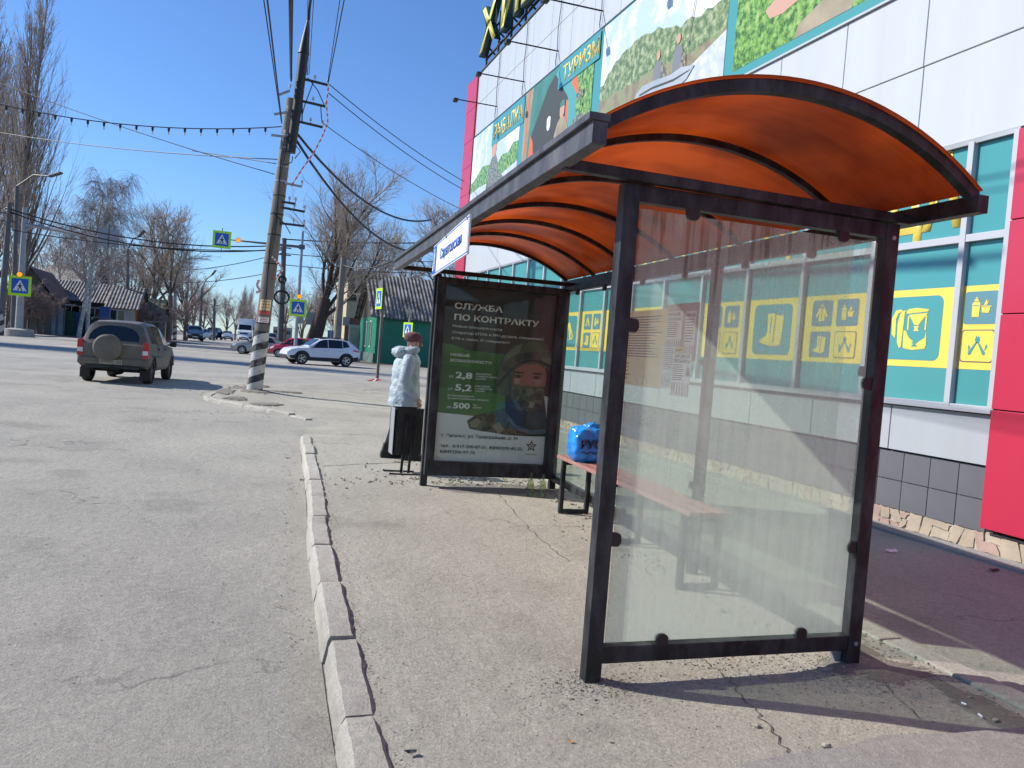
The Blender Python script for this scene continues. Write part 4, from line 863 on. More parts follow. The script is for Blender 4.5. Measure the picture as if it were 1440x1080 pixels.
# advertising case at the far end
FN = (V((FRp.y - FLp.y, -(FRp.x - FLp.x), 0))).normalized(); FN = FN if FN.y < 0 else -FN
FA = (FRp - FLp).normalized()
case = thing('poster_case', 'black framed upright advertising case closing the far end of the shelter', 'advertising case', (2.58, 7.95, 0))
def Q(u, z, o=0): p = FLp + FA * u + FN * o; return V((p.x, p.y, z))       # u metres from the street post
CW0, CW1 = .0, 1.425
P0, P1, PZ0, PZ1 = .075, 1.295, .275, 2.13
def cbar(u0, u1, z0, z1, o0, o1, mt, nm, bev=.004, par=None):
    b = M(); pts = [Q(u0, z0, o0), Q(u1, z0, o0), Q(u1, z1, o0), Q(u0, z1, o0)]; b.plate(pts, FN, o1 - o0); return obj(nm, b, mt, par or case, bevel=bev)
cbar(-.015, P0, .13, 2.2, .038, .13, MAT['steel'], 'frame_side'); cbar(P1, 1.395, .13, 2.2, .038, .13, MAT['steel'], 'frame_side')
cbar(P0, P1, .13, PZ0, .038, .13, MAT['steel'], 'frame_rail'); cbar(P0, P1, PZ1, 2.2, .038, .13, MAT['steel'], 'frame_rail')
cbar(-.015, 1.395, .13, 2.2, .0, .037, MAT['steel'], 'back_panel')
pane_ = M(); pane_.plate([Q(P0, PZ0, .112), Q(P1, PZ0, .112), Q(P1, PZ1, .112), Q(P0, PZ1, .112)], FN, .004); obj('case_glass', pane_, MAT['case'], case)
# the poster sheet
po = thing('recruitment_poster', 'tall printed poster of a helmeted soldier headed СЛУЖБА ПО КОНТРАКТУ', 'poster', tuple(Q(.7, .27, .06)))
PW, PH = P1 - P0 - .01, PZ1 - PZ0 - .01
def pq(u, v, l): return Q(P0 + .005 + PW * u, PZ1 - .005 - PH * v, .058 + .0012 * l)   # v down from the top, both 0..1
def pp(pts, mt, l, nm='print'):
    b = M(); b.plate([pq(u, v, l) for u, v in pts], FN, .0008); return obj(nm, b, mt, po)
GRN = mat('poster_green', (.075, .20, .045), .5, 0, .35, 1.5); CHAR = mat('poster_charcoal', (.040, .036, .045), .5, 0, .3, 2); BRN = mat('poster_dim_brown', (.05, .03, .028), .5, 0, .3, 2)
PWHT = mat('poster_white', (.80, .76, .82), .5); PTXT = mat('poster_white_letters', (.9, .88, .9), .5)
PCAM = print_mat('poster_camouflage', [(0, (.012, .014, .01)), (.42, (.035, .04, .028)), (.5, (.09, .095, .06)), (.56, (.16, .14, .095)), (.64, (.05, .055, .035)), (.8, (.2, .18, .14))], z0=-50, z1=50, nscale=11, warp=1.5)
PHEL = print_mat('poster_helmet', [(0, (.03, .035, .025)), (.45, (.06, .07, .05)), (.55, (.10, .11, .08)), (.7, (.07, .065, .05))], z0=-50, z1=50, nscale=5, warp=1.5)
PSKN = mat('poster_skin', (.36, .13, .11), .5, 0, .3, 6); PNVY = mat('poster_neck_gaiter', (.012, .012, .022), .5, 0, .2, 5)
pp([(0, 0), (1, 0), (1, 1), (0, 1)], PWHT, 0, 'sheet')
pp([(0, 0), (1, 0), (1, .60), (0, .45)], CHAR, 1); pp([(.12, .12), (1, .18), (1, .37), (.35, .35), (0, .33), (0, .2)], BRN, 2)
pp([(0, .33), (.10, .335), (.22, .36), (.62, .37), (.8, .60), (.8, .85), (0, .73)], GRN, 3)
pp([(0, .45), (.6, .47), (.6, .60), (0, .58)], mat('poster_green_deep', (.05, .14, .03), .5, 0, .3, 2), 4)
pp([(0, .725), (.35, .735), (.62, .82), (.86, .83), (1, .83), (1, 1), (0, 1)], PWHT, 5)
pm = lambda n_, c_, v_=.3, s_=6: mat(n_, c_, .5, 0, v_, s_)
TAN = pm('poster_tan', (.30, .25, .19)); OLV = pm('poster_olive', (.085, .10, .06)); OLD = pm('poster_olive_dark', (.028, .034, .022)); OLL = pm('poster_olive_light', (.17, .18, .12)); SK2 = pm('poster_skin_shade', (.14, .05, .045)); SK3 = pm('poster_skin_light', (.40, .20, .16))
pp([(.27, .765), (.33, .735), (.42, .715), (.50, .705), (.60, .68), (.66, .72), (.72, .80), (.86, .825), (1, .83), (1, .835), (.80, .838), (.62, .835), (.5, .825), (.40, .82), (.30, .81)], PCAM, 6)
for pts_, m_, l_ in (([(.30, .77), (.36, .745), (.40, .765), (.36, .80), (.31, .80)], TAN, 7), ([(.43, .73), (.50, .715), (.53, .75), (.47, .785), (.44, .765)], OLD, 7.1), ([(.50, .79), (.56, .76), (.61, .80), (.57, .835)], TAN, 7.2), ([(.54, .70), (.61, .69), (.64, .74), (.58, .75)], OLV, 7.3), ([(.40, .79), (.46, .80), (.45, .82), (.40, .82)], OLD, 7.4)): pp(pts_, m_, l_)
pp([(.60, .60), (.96, .60), (.985, .68), (1, .74), (1, .832), (.86, .836), (.74, .82), (.65, .76), (.61, .69)], PNVY, 8)
pp([(.63, .71), (.72, .775), (.86, .80), (1, .79), (1, .815), (.86, .825), (.71, .80), (.635, .745)], pm('poster_collar', (.10, .13, .2)), 9)
for k_ in range(5): pp([(.64 + .05 * k_, .65 + .02 * k_), (.68 + .05 * k_, .64 + .02 * k_), (.74 + .05 * k_, .70 + .02 * k_), (.72 + .05 * k_, .705 + .02 * k_)], pm('poster_fold%d' % k_, (.03, .032, .05)), 9.2 + k_ * .01)
fc = [(.635, .44), (.70, .41), (.82, .40), (.93, .41), (.965, .46), (.965, .55), (.94, .62), (.88, .66), (.78, .665), (.69, .645), (.645, .58), (.63, .51)]
pp(fc, PSKN, 10); pp([(.635, .44), (.67, .43), (.675, .56), (.66, .60), (.64, .56)], SK2, 10.5); pp([(.74, .47), (.79, .465), (.80, .53), (.77, .545), (.74, .53)], PSKN, 10.6); pp([(.66, .505), (.72, .50), (.72, .53), (.68, .535)], SK3, 10.7); pp([(.85, .50), (.92, .495), (.93, .525), (.87, .535)], SK3, 10.8)
for u in (.705, .875):
    pp([(u - .05, .470), (u - .02, .460), (u + .05, .463), (u + .045, .474), (u - .02, .472)], OLD, 11); pp([(u - .04, .492), (u - .01, .482), (u + .035, .488), (u + .03, .497), (u - .01, .500)], SK2, 11.1); pp([(u - .012, .484), (u + .012, .484), (u + .012, .499), (u - .012, .499)], PNVY, 11.2); pp([(u - .045, .488), (u - .01, .478), (u + .04, .484), (u + .04, .488), (u - .01, .483)], OLD, 11.3)
pp([(.632, .55), (.70, .535), (.77, .545), (.80, .535), (.87, .545), (.965, .535), (.955, .60), (.93, .655), (.86, .69), (.76, .695), (.67, .665), (.64, .61)], PCAM, 12)
for pts_, m_, l_ in (([(.66, .57), (.72, .56), (.74, .60), (.69, .61)], OLD, 12.3), ([(.78, .56), (.84, .555), (.86, .59), (.80, .60)], OLL, 12.4), ([(.87, .58), (.93, .57), (.93, .62), (.88, .62)], OLD, 12.5), ([(.72, .63), (.79, .62), (.80, .66), (.74, .665)], OLD, 12.6), ([(.83, .63), (.88, .64), (.86, .67), (.82, .67)], TAN, 12.7)): pp(pts_, m_, l_)
pp([(.505, .56), (.51, .49), (.53, .42), (.57, .36), (.63, .315), (.72, .285), (.82, .275), (.92, .29), (1, .335), (1, .44), (.955, .435), (.88, .415), (.76, .415), (.68, .445), (.64, .50), (.625, .60), (.58, .605), (.53, .59)], PHEL, 13)
for pts_, m_, l_ in (([(.56, .38), (.64, .325), (.72, .30), (.70, .35), (.62, .385), (.57, .42)], OLL, 13.3), ([(.76, .29), (.86, .285), (.94, .32), (.90, .35), (.80, .33)], OLV, 13.4), ([(.515, .50), (.56, .46), (.60, .47), (.61, .55), (.57, .58), (.53, .57)], OLV, 13.5), ([(.66, .37), (.76, .345), (.86, .345), (.84, .38), (.74, .385), (.67, .41)], OLD, 13.6), ([(.90, .37), (1, .37), (1, .41), (.93, .405)], OLL, 13.7),
        ([(.51, .545), (.56, .50), (.62, .455), (.70, .405), (.80, .385), (.90, .387), (1, .41), (1, .425), (.90, .402), (.80, .40), (.70, .42), (.63, .47), (.575, .52), (.52, .565)], PNVY, 13.8), ([(.625, .50), (.64, .50), (.66, .62), (.70, .67), (.69, .68), (.645, .63)], PNVY, 13.9)): pp(pts_, m_, l_)
def pt_(s, u, v, h, w_, mt=None, bold=.0, l=15): text(s, h * PH, pq(u, v, l), FA, (0, 0, 1), mt or PTXT, po, ext=.0006, width=w_ * PW, bold=bold)
pt_('СЛУЖБА', .085, .128, .045, .43, bold=.03); pt_('ПО КОНТРАКТУ', .085, .192, .045, .77, bold=.03)
pt_('Новые специальности', .08, .234, .020, .44, bold=.012); pt_('Оператор БПЛА и FPV-дронов, специалист', .08, .270, .020, .83); pt_('РЭБ и связи, IT-специалист', .08, .305, .020, .52)
pt_('НОВЫЕ', .08, .398, .021, .17, bold=.03); pt_('ВОЗМОЖНОСТИ', .08, .43, .021, .37, bold=.03)
for s, v, w_ in (('2,8', .522, .15), ('5,2', .592, .15)):
    pt_('от', .08, v, .020, .04); pt_(s, .14, v, .050, w_, bold=.035)
pt_('млн рублей\nв первый месяц\nслужбы', .32, .495, .014, .19); pt_('млн рублей\nв первый год\nслужбы', .32, .565, .014, .15)
pt_('вознаграждение\nза уничтоженную технику', .08, .628, .016, .37); pt_('до', .08, .695, .020, .04); pt_('500', .135, .695, .046, .15, bold=.035); pt_('тыс.\nрублей', .31, .675, .014, .08)
pt_('г. Энгельс, ул. Телеграфная, д. 34', .05, .862, .025, .69, MAT['ink'], .012)
pt_('тел.  8-917-200-07-31, 8(8453)95-42-23,', .05, .922, .025, .75, MAT['ink'], .012); pt_('8(8453)56-97-76.', .05, .955, .025, .32, MAT['ink'], .012)
star = []
for k in range(10): a = R(90 + 36 * k); rr = .055 if k % 2 == 0 else .024; star.append((.875 + rr * math.cos(a), .895 - rr * math.sin(a) * PW / PH))
pp(star, MAT['ink'], 12, 'star'); star2 = [(.875 + (u - .875) * .55, .895 + (v - .895) * .55) for u, v in star]; pp(star2, PWHT, 13, 'star'); star3 = [(.875 + (u - .875) * .28, .895 + (v - .895) * .28) for u, v in star]; pp(star3, MAT['ink'], 14, 'star')
pt_('АРМИЯ РОССИИ', .82, .945, .010, .11, MAT['ink'])

# notices taped to the back glass
def Bq(y, z, o): k = (y - 3.08) / (7.90 - 3.08); p = S(1, k) + BN * o; return V((p.x, p.y, z))
def sheet(y0, y1, z0, z1, o, mt, label, name='notice'):
    t = thing(name, label, 'notice', tuple(Bq((y0 + y1) / 2, z0, o)))
    b = M(); b.plate([Bq(y1, z0, o), Bq(y0, z0, o), Bq(y0, z1, o), Bq(y1, z1, o)], BN, .0012); obj('sheet', b, mt, t)
    return t
def nt_(t, s, y, z, h, w_, o, mt=MAT['ink'], bold=0): text(s, h, Bq(y, z, o), -BL, (0, 0, 1), mt, t, ext=.0004, width=w_, bold=bold)
def lines(t, y1, y0, z1, z0, n_, o, mt=MAT['ink_grey'], seed=1):
    r = random.Random(seed); b = M()
    for k in range(n_):
        z = z1 - (z1 - z0) * k / n_; h = (z1 - z0) / n_ * .4; b.plate([Bq(y1, z - h, o), Bq(y0 + (y1 - y0) * r.uniform(0, .35), z - h, o), Bq(y0 + (y1 - y0) * r.uniform(0, .35), z, o), Bq(y1, z, o)][:4], BN, .0004)
    obj('printed_lines', b, mt, t)
def tabs(t, y1, y0, z1, z0, n_, o, mt):
    for k in range(n_):
        a = y1 - (y1 - y0) * k / n_; c = y1 - (y1 - y0) * (k + .82) / n_
        b = M(); b.plate([Bq(a, z0, o), Bq(c, z0, o), Bq(c, z1, o), Bq(a, z1, o)], BN, .0008); obj('tear_tab', b, mt, t)
        b = M(); m_ = (a + c) / 2; b.plate([Bq(m_ + .006, z0 + .008, o + .001), Bq(m_ - .004, z0 + .008, o + .001), Bq(m_ - .004, z1 - .006, o + .001), Bq(m_ + .006, z1 - .006, o + .001)], BN, .0004); obj('printed_lines', b, MAT['ink_grey'], t)
t = sheet(5.36, 6.25, 1.27, 1.90, .03, MAT['paper_yellow'], 'large faded yellow timetable sheet on the left of the back glass'); lines(t, 6.2, 5.4, 1.85, 1.5, 16, .032, MAT['ink_grey'], 4); lines(t, 6.2, 5.95, 1.46, 1.30, 5, .032, MAT['ink_red'], 5)
t = sheet(4.86, 5.38, 1.50, 1.93, .028, mat('backing_board', (.50, .33, .31), .7, 0, .2, 6), 'faded pink backing sheet behind the smaller notices on the glass')
t = sheet(5.10, 5.36, 1.66, 1.875, .031, MAT['paper_pink'], 'upper pink КРОВЛЯ notice, left of the two at the top'); nt_(t, 'КРОВЛЯ', 5.345, 1.84, .032, .2, .033, bold=.03); nt_(t, 'СТРОИТЕЛЬНАЯ', 5.345, 1.805, .028, .22, .033, bold=.02); lines(t, 5.34, 5.13, 1.795, 1.67, 8, .033, seed=6); tabs(t, 5.355, 5.11, 1.658, 1.57, 7, .031, MAT['paper_pink'])
t = sheet(4.89, 5.05, 1.62, 1.87, .031, MAT['paper_pink'], 'upper pink notice beside the edge of the glass, right of the two at the top'); nt_(t, 'БРИГАДА', 5.045, 1.83, .025, .14, .033, bold=.02); lines(t, 5.04, 4.91, 1.81, 1.63, 9, .033, seed=7); tabs(t, 5.05, 4.89, 1.618, 1.53, 4, .031, MAT['paper_pink'])
t = sheet(5.14, 5.37, 1.41, 1.60, .033, MAT['paper'], 'small white typed notice left of the yellow sticker'); lines(t, 5.36, 5.16, 1.59, 1.42, 11, .035, seed=8); tabs(t, 5.37, 5.14, 1.408, 1.28, 7, .033, MAT['paper'])
t = sheet(5.03, 5.17, 1.56, 1.605, .036, mat('yellow_sticker', (.8, .6, .05), .6), 'small bright yellow sticker above the lower roofing notice'); nt_(t, 'ЗВОНИТЕ', 5.16, 1.57, .025, .11, .038, MAT['ink'], .02)
t = sheet(4.90, 5.19, 1.335, 1.555, .037, mat('light_pink_paper', (.95, .88, .90), .7), 'clear pink КРОВЛЯ СТРОИТЕЛЬНАЯ БРИГАДА notice with tear-off tabs, lowest on the glass'); nt_(t, 'КРОВЛЯ', 5.165, 1.52, .036, .235, .039, bold=.03); nt_(t, 'СТРОИТЕЛЬНАЯ БРИГАДА', 5.18, 1.484, .036, .265, .039, bold=.02); lines(t, 5.18, 4.99, 1.47, 1.345, 8, .039, MAT['ink'], 9); tabs(t, 5.19, 4.90, 1.333, 1.235, 7, .037, MAT['paper_pink'])
b = M(); b.plate([Bq(4.975, 1.39, .039), Bq(4.905, 1.39, .039), Bq(4.915, 1.43, .039), Bq(4.935, 1.455, .039), Bq(4.96, 1.45, .039)], BN, .0005); obj('drawing', b, MAT['ink'], t)

# stop name sign under the street edge
sg = thing('stop_name_sign', 'white stop name plate reading Саратовская with blue А square, under the canopy edge', 'sign', (1.27, 5.1, 2.1))
GA_ = V((1.232, 4.50, 0)); GB_ = V((1.30, 5.70, 0)); GL = (GA_ - GB_).normalized(); GN = V((GL.y, -GL.x, 0)); GN = GN if GN.x < 0 else -GN
LEN = (GA_ - GB_).length
def G(u, z, o): p = GB_ + GL * (u * LEN) + GN * o; return V((p.x, p.y, z))
def gz(u): return 1.985 + .045 * u, 2.205 + .06 * u
def gp(u0, u1, f0, f1, o, t_, mt, nm):
    b = M(); pts = []
    for u, f in ((u0, f0), (u1, f0), (u1, f1), (u0, f1)): a, c = gz(u); pts.append(G(u, a + (c - a) * f, o))
    b.plate(pts, GN, t_); return obj(nm, b, mt, sg)
gp(0, 1, 0, 1, 0, .012, MAT['white_p'], 'plate')
for u0, u1, f0, f1 in ((.0, 1, .03, .06), (.125, 1, .94, .97), (.985, .99, .06, .94)): gp(u0, u1, f0, f1, .0125, .001, MAT['blue_sign'], 'border')
gp(.006, .125, .05, .97, .0125, .001, MAT['blue_sign'], 'blue_square')
upv = (0, 0, 1); a, c = gz(.02)
text('А', .2, G(.022, a + .04, .0145), GL + V((0, 0, .045)), upv, MAT['white_p'], sg, ext=.001, width=.1, bold=.03)
a, c = gz(.27); text('Саратовская', .105, G(.25, a + .082, .0145), GL + V((0, 0, .045)), upv, MAT['blue_sign'], sg, ext=.001, width=.72, bold=.012)
for u, f in ((.42, .93), (.955, .93)):
    a, c = gz(u); b = M(); b.tube([G(u, a + (c - a) * f, .012), G(u, a + (c - a) * f, .02)], .01, 6); obj('screw', b, MAT['zinc'], sg)

# bench
bn = thing('bench', 'long bench of faded red planks on black frames inside the shelter', 'bench', (2.85, 5.5, 0))
def Bn(u, v, z): A = V((2.76, 4.32, 0)); B_ = V((2.885, 6.78, 0)); p = A + (B_ - A) * v; d = (B_ - A).normalized(); q = V((d.y, -d.x, 0)); return V((p.x + q.x * u, p.y + q.y * u, z))
for k in range(3):
    b = M(); u = .045 + k * .105; b.bar(Bn(u, -.02, .515), Bn(u, 1.02, .515), .095, .032); obj('plank', b, MAT['wood_pink'], bn, bevel=.005)
for v in (.02, .5, .96):
    f_ = M(); f_.bar(Bn(.0, v, .478), Bn(.30, v, .478), .04, .04); obj('rail', f_, MAT['steel'], bn, bevel=.003)
    for u in (.02, .28):
        f_ = M(); f_.bar(Bn(u, v, .02), Bn(u, v, .458), .04, .04); obj('leg', f_, MAT['steel'], bn, bevel=.003)
    f_ = M(); f_.bar(Bn(.0, v, .02), Bn(.30, v, .02), .04, .035); obj('foot_bar', f_, MAT['steel'], bn, bevel=.003)
# blue carrier bag
def blob(c, r3, n=26, m_=18, seed=0, amp=.06, f=3.0, sq=2.6):
    b = M(); rings = []
    for i in range(1, m_):
        ph = -math.pi / 2 + math.pi * i / m_; ring = []
        for k in range(n):
            a = 2 * math.pi * k / n
            d = V((math.cos(ph) * math.cos(a), math.cos(ph) * math.sin(a), math.sin(ph)))
            nrm = (abs(d.x) ** sq + abs(d.y) ** sq + abs(d.z) ** sq) ** (-1 / sq)
            q = d * nrm; q = q * (1 + amp * noise.noise(q * f + V((seed, seed, 0))) + amp * .5 * noise.noise(q * f * 2.7 + V((0, seed, 3))))
            ring.append(V((c[0] + q.x * r3[0], c[1] + q.y * r3[1], c[2] + q.z * r3[2])))
        rings.append(ring)
    b.loft(rings); return b
BAGM = mat('blue_plastic_film', (.02, .30, .75), .16, 0, .5, 6, .35, 16, col2=(.02, .17, .58), coat=.3)
bg_c = Bn(.15, .86, .66)
bag = thing('carrier_bag', 'full blue plastic carrier bag lettered РУСЬ on the far end of the bench', 'bag', (bg_c.x, bg_c.y, .532))
bb = blob((bg_c.x, bg_c.y, .69), (.175, .12, .158), 56, 40, 4, .11, 3.2, 5.0)
obj('bag_body', bb, BAGM, bag, smooth=True, sharp=0)
bb = blob((bg_c.x + .03, bg_c.y, .845), (.085, .06, .04), 24, 12, 9, .5, 3.0, 2.2); obj('bag_knot', bb, BAGM, bag, smooth=True, sharp=0)
text('РУСЬ', .10, (bg_c.x - .14, bg_c.y - .134, .665), (1, 0, 0), (0, 0, 1), MAT['ink'], bag, ext=.002, width=.28, bold=.03)
b = M(); pts = [V((bg_c.x - .13 + .024 * k, bg_c.y - .134, .625 + .012 * math.sin(k * 1.9))) for k in range(11)]; b.tube(pts, .005, 5); obj('wave_print', b, MAT['ink'], bag)
# bottles
for k, (px_, py_, lb) in enumerate(((745, 697, 'clear glass bottle standing under the poster case, nearer the road'), (762, 699, 'clear glass bottle standing under the poster case, nearer the bench'))):
    p = gnd(px_, py_, .01); t = thing('glass_bottle', lb, 'bottle', (p.x, p.y, .0), 'empty bottles in the shelter')
    b = M(); prof = [(0.034, 0), (.037, .01), (.037, .13), (.030, .155), (.014, .185), (.013, .235), (.016, .237), (.016, .245)]
    b.tube([(p.x, p.y, z) for r_, z in prof], [r_ for r_, z in prof], 14); obj('glass', b, MAT['bottle'], t, smooth=True)

# litter bin
bi = thing('litter_bin', 'dark metal litter bin on a bent leg frame beside the far shelter post', 'litter bin', (1.82, 8.85, 0))
BINM = mat('bin_dark_paint', (.03, .025, .024), .55, 0, .3, 5, .2, 30, dirt=.5, dirtcol=(.08, .07, .065)); 
def obox(b, c, lx, ly, z0, z1, rz, t=.006):
    for (ax, ay, dx, dy) in ((-1, 0, t, ly), (1, 0, t, ly), (0, -1, lx, t), (0, 1, lx, t)):
        ox, oy = ax * (lx - t) / 2, ay * (ly - t) / 2
        b.box((c[0] + ox * math.cos(rz) - oy * math.sin(rz), c[1] + ox * math.sin(rz) + oy * math.cos(rz), (z0 + z1) / 2), (dx, dy - (0 if ax else 2 * t), z1 - z0), rz)
    b.box((c[0], c[1], z0 + .004), (lx - 2 * t, ly - 2 * t, .006), rz)
b = M(); obox(b, (1.83, 8.87), .32, .26, .215, .745, R(6)); obj('bin_body', b, BINM, bi)
b = M(); b.plate([(1.665, 8.735, .213), (1.665, 8.99, .213), (1.665, 8.99, .747), (1.665, 8.735, .747)], (-1, 0, 0), .005); obj('side_plate', b, MAT['zinc'], bi)
for x in (1.775, 1.86):
    b = M(); b.bar((x, 8.715, .01), (x + .03, 8.715, .68), .028, .02, up=(0, 1, 0)); obj('leg', b, MAT['steel'], bi)
b = M(); b.bar((1.63, 8.66, .008), (2.0, 8.62, .008), .04, .012); obj('foot_bar', b, MAT['steel'], bi)
b = M(); b.bar((1.60, 8.88, .008), (1.95, 8.84, .008), .04, .012); obj('foot_bar', b, MAT['steel'], bi)

# ---------------------------------------------------------------- woman
wo = thing('person', 'woman in pale blue hooded padded jacket and burgundy knitted beret standing behind the shelter', 'person', (2.0, 9.85, 0))
def skinned(name, chain, mt, parent, sub=2):
    # chain: list of (id, parent, (x,y,z), rx, ry)
    me = bpy.data.meshes.new(name); idx = {c[0]: i for i, c in enumerate(chain)}
    me.from_pydata([c[2] for c in chain], [(idx[c[0]], idx[c[1]]) for c in chain if c[1] is not None], [])
    o = bpy.data.objects.new(name, me); COL.objects.link(o)
    md = o.modifiers.new('skin', 'SKIN'); md.use_smooth_shade = True
    for i, c in enumerate(chain):
        sv = me.skin_vertices[0].data[i]; sv.radius = (c[3], c[4] if len(c) > 4 else c[3]); sv.use_root = (c[1] is None)
    ss = o.modifiers.new('sub', 'SUBSURF'); ss.levels = sub; ss.render_levels = sub
    bpy.context.view_layer.update(); dg = bpy.context.evaluated_depsgraph_get()
    me2 = bpy.data.meshes.new_from_object(o.evaluated_get(dg)); bpy.data.objects.remove(o); me2.name = name
    off = ORG.get(parent.name, V((0, 0, 0))) if parent is not None else V((0, 0, 0))
    for v in me2.vertices: v.co = v.co - off
    o2 = link(name, me2, mt, parent, True, 0); ORG[o2.name] = off; return o2
SK = mat('skin', (.48, .25, .18), .5); JK = mat('pale_blue_jacket', (.40, .47, .50), .5, 0, .12, 6, .5, 14); BER = mat('burgundy_knit', (.16, .065, .075), .9, 0, .35, 14, .8, 60); TRS = mat('dark_trousers', (.02, .02, .024), .85); BOOT = mat('black_boots', (.012, .012, .013), .4)
for nd in JK.node_tree.nodes:
    if nd.type == 'BUMP': nd.inputs['Distance'].default_value = .035; nd.inputs['Strength'].default_value = .8
X0, Y0 = 1.995, 9.85
def P_(x, y, z): return (X0 + x, Y0 + y, z)
body = [('pel', None, P_(0, 0, .86), .13, .11), ('waist', 'pel', P_(.0, 0, 1.0), .12, .10), ('chest', 'waist', P_(-.005, 0, 1.2), .13, .11), ('neck0', 'chest', P_(.01, 0, 1.33), .07), ('neck', 'neck0', P_(.035, 0, 1.40), .05), ('jaw', 'neck', P_(.065, 0, 1.445), .062, .055), ('head', 'jaw', P_(.07, 0, 1.50), .082, .078), ('crown', 'head', P_(.062, 0, 1.565), .07, .07),
        ('hl', 'pel', P_(-.02, .10, .80), .09), ('kl', 'hl', P_(-.06, .10, .45), .062), ('al', 'kl', P_(-.15, .10, .10), .042), ('tl', 'al', P_(-.03, .10, .05), .035),
        ('hr', 'pel', P_(.02, -.10, .80), .09), ('kr', 'hr', P_(.09, -.10, .45), .062), ('ar', 'kr', P_(.10, -.10, .10), .042), ('tr', 'ar', P_(.22, -.10, .05), .035),
        ('sl', 'neck0', P_(-.01, .17, 1.30), .06), ('el', 'sl', P_(-.05, .22, 1.03), .046), ('wl', 'el', P_(.09, .19, .82), .034),
        ('sr', 'neck0', P_(-.01, -.17, 1.30), .06), ('er', 'sr', P_(-.05, -.23, 1.03), .046), ('wr', 'er', P_(.09, -.19, .82), .034)]
skinned('body', body, SK, wo)
# face details facing +x
b = M(); b.tube([P_(.135, 0, 1.515), P_(.158, 0, 1.497), P_(.168, 0, 1.478), P_(.15, 0, 1.466)], [.008, .012, .017, .008], 8); obj('nose', b, SK, wo, smooth=True, sharp=0)
for s in (-1, 1):
    b = M(); b.tube([P_(.132, s * .034, 1.513), P_(.142, s * .034, 1.513)], [.014, .009], 8); obj('eye', b, MAT['ink'], wo, smooth=True)
    b = M(); b.tube([P_(.05, s * .078, 1.49), P_(.055, s * .088, 1.50), P_(.05, s * .08, 1.525)], [.012, .014, .01], 6); obj('ear', b, SK, wo, smooth=True)
b = M(); b.tube([P_(.135, -.025, 1.442), P_(.143, 0, 1.443), P_(.135, .025, 1.442)], .007, 6); obj('mouth', b, mat('lips', (.4, .12, .1), .5), wo, smooth=True)
# hands (mittened by sleeves, five fingers each)
for s in (-1, 1):
    wx, wy = .10, s * .185
    ch = [('w', None, P_(wx, wy, .81), .026, .022), ('p', 'w', P_(wx + .03, wy, .765), .034, .017)]
    for q, (dz, ln) in enumerate(((.024, .055), (.008, .066), (-.008, .062), (-.024, .048))):
        ch += [('a%d' % q, 'p', P_(wx + .045 + dz, wy, .735), .010), ('b%d' % q, 'a%d' % q, P_(wx + .05 + dz, wy - s * .008, .735 - ln * .5), .0085), ('c%d' % q, 'b%d' % q, P_(wx + .05 + dz, wy - s * .02, .735 - ln * .8), .0075)]
    ch += [('t1', 'w', P_(wx + .055, wy - s * .01, .79), .012), ('t2', 't1', P_(wx + .078, wy - s * .02, .755), .0095)]
    skinned('hand', ch, SK, wo, 1)
# jacket
def ell(cx, cy, z, rx, ry, n=30, tilt=0, seed=0, amp=.0):
    P = []
    for k in range(n):
        a = 2 * math.pi * k / n; q = 1 + amp * noise.noise(V((math.cos(a) * 2.2, math.sin(a) * 2.2, z * 13 + seed)))
        P.append(V(P_(cx + rx * q * math.cos(a), cy + ry * q * math.sin(a), z + tilt * math.cos(a))))
    return P
prof = [(.665, -.01, .165, .225), (.68, -.01, .19, .25), (.74, -.015, .198, .255), (.80, -.015, .193, .252), (.83, -.015, .195, .252), (.90, -.015, .186, .24), (.95, -.015, .181, .234), (.975, -.015, .182, .232), (1.05, -.015, .178, .228), (1.10, -.015, .176, .228), (1.125, -.015, .177, .228), (1.2, -.012, .172, .228), (1.26, -.005, .162, .222), (1.32, .0, .14, .19), (1.365, .01, .105, .125), (1.40, .02, .092, .10)]
b = M(); rings = []
for i in range(len(prof) * 3 - 2):
    t = i / 3; k = int(t); f = t - k; a = prof[k]; c = prof[min(k + 1, len(prof) - 1)]
    z, cx, rx, ry = [a[j] + (c[j] - a[j]) * f for j in range(4)]
    rings.append(ell(cx, 0, z, rx, ry, 44, .0, 3, .10))
b.loft(rings); obj('jacket', b, JK, wo, smooth=True, sharp=0)
for s in (-1, 1):
    b = M(); pts = []; rs = []; key = [((-.02, s * .165, 1.32), .07), ((-.03, s * .205, 1.26), .082), ((-.05, s * .225, 1.15), .078), ((-.07, s * .235, 1.04), .074), ((-.04, s * .232, .97), .073), ((.02, s * .222, .89), .064), ((.075, s * .205, .835), .056), ((.10, s * .195, .80), .05)]
    for i in range((len(key) - 1) * 5 + 1):
        k = min(i // 5, len(key) - 2); f = (i - k * 5) / 5; p = V(key[k][0]).lerp(V(key[k + 1][0]), f); pts.append(P_(*p)); rs.append((key[k][1] + (key[k + 1][1] - key[k][1]) * f) * (1 + .022 * math.sin(i * 1.1) + .02 * math.sin(i * 2.9 + s)))
    b.tube(pts, rs, 18); obj('sleeve', b, JK, wo, smooth=True, sharp=0)
b = M(); pts = []; rs = []
for k in range(17): a = math.pi * (.28 + 1.44 * k / 16); pts.append(P_(.03 + .105 * math.cos(a), .125 * math.sin(a), 1.385 - .03 * math.cos(a) * -1 + .02)); rs.append(.038 + .024 * math.sin(math.pi * k / 16) + .003 * math.sin(k * 2.3))
b.tube(pts, rs, 14); obj('hood', b, JK, wo, smooth=True, sharp=0)
bb = blob(P_(-.085, 0, 1.375), (.125, .155, .075), 30, 18, 2, .14, 2.2, 2.4); obj('hood', bb, JK, wo, smooth=True, sharp=0)
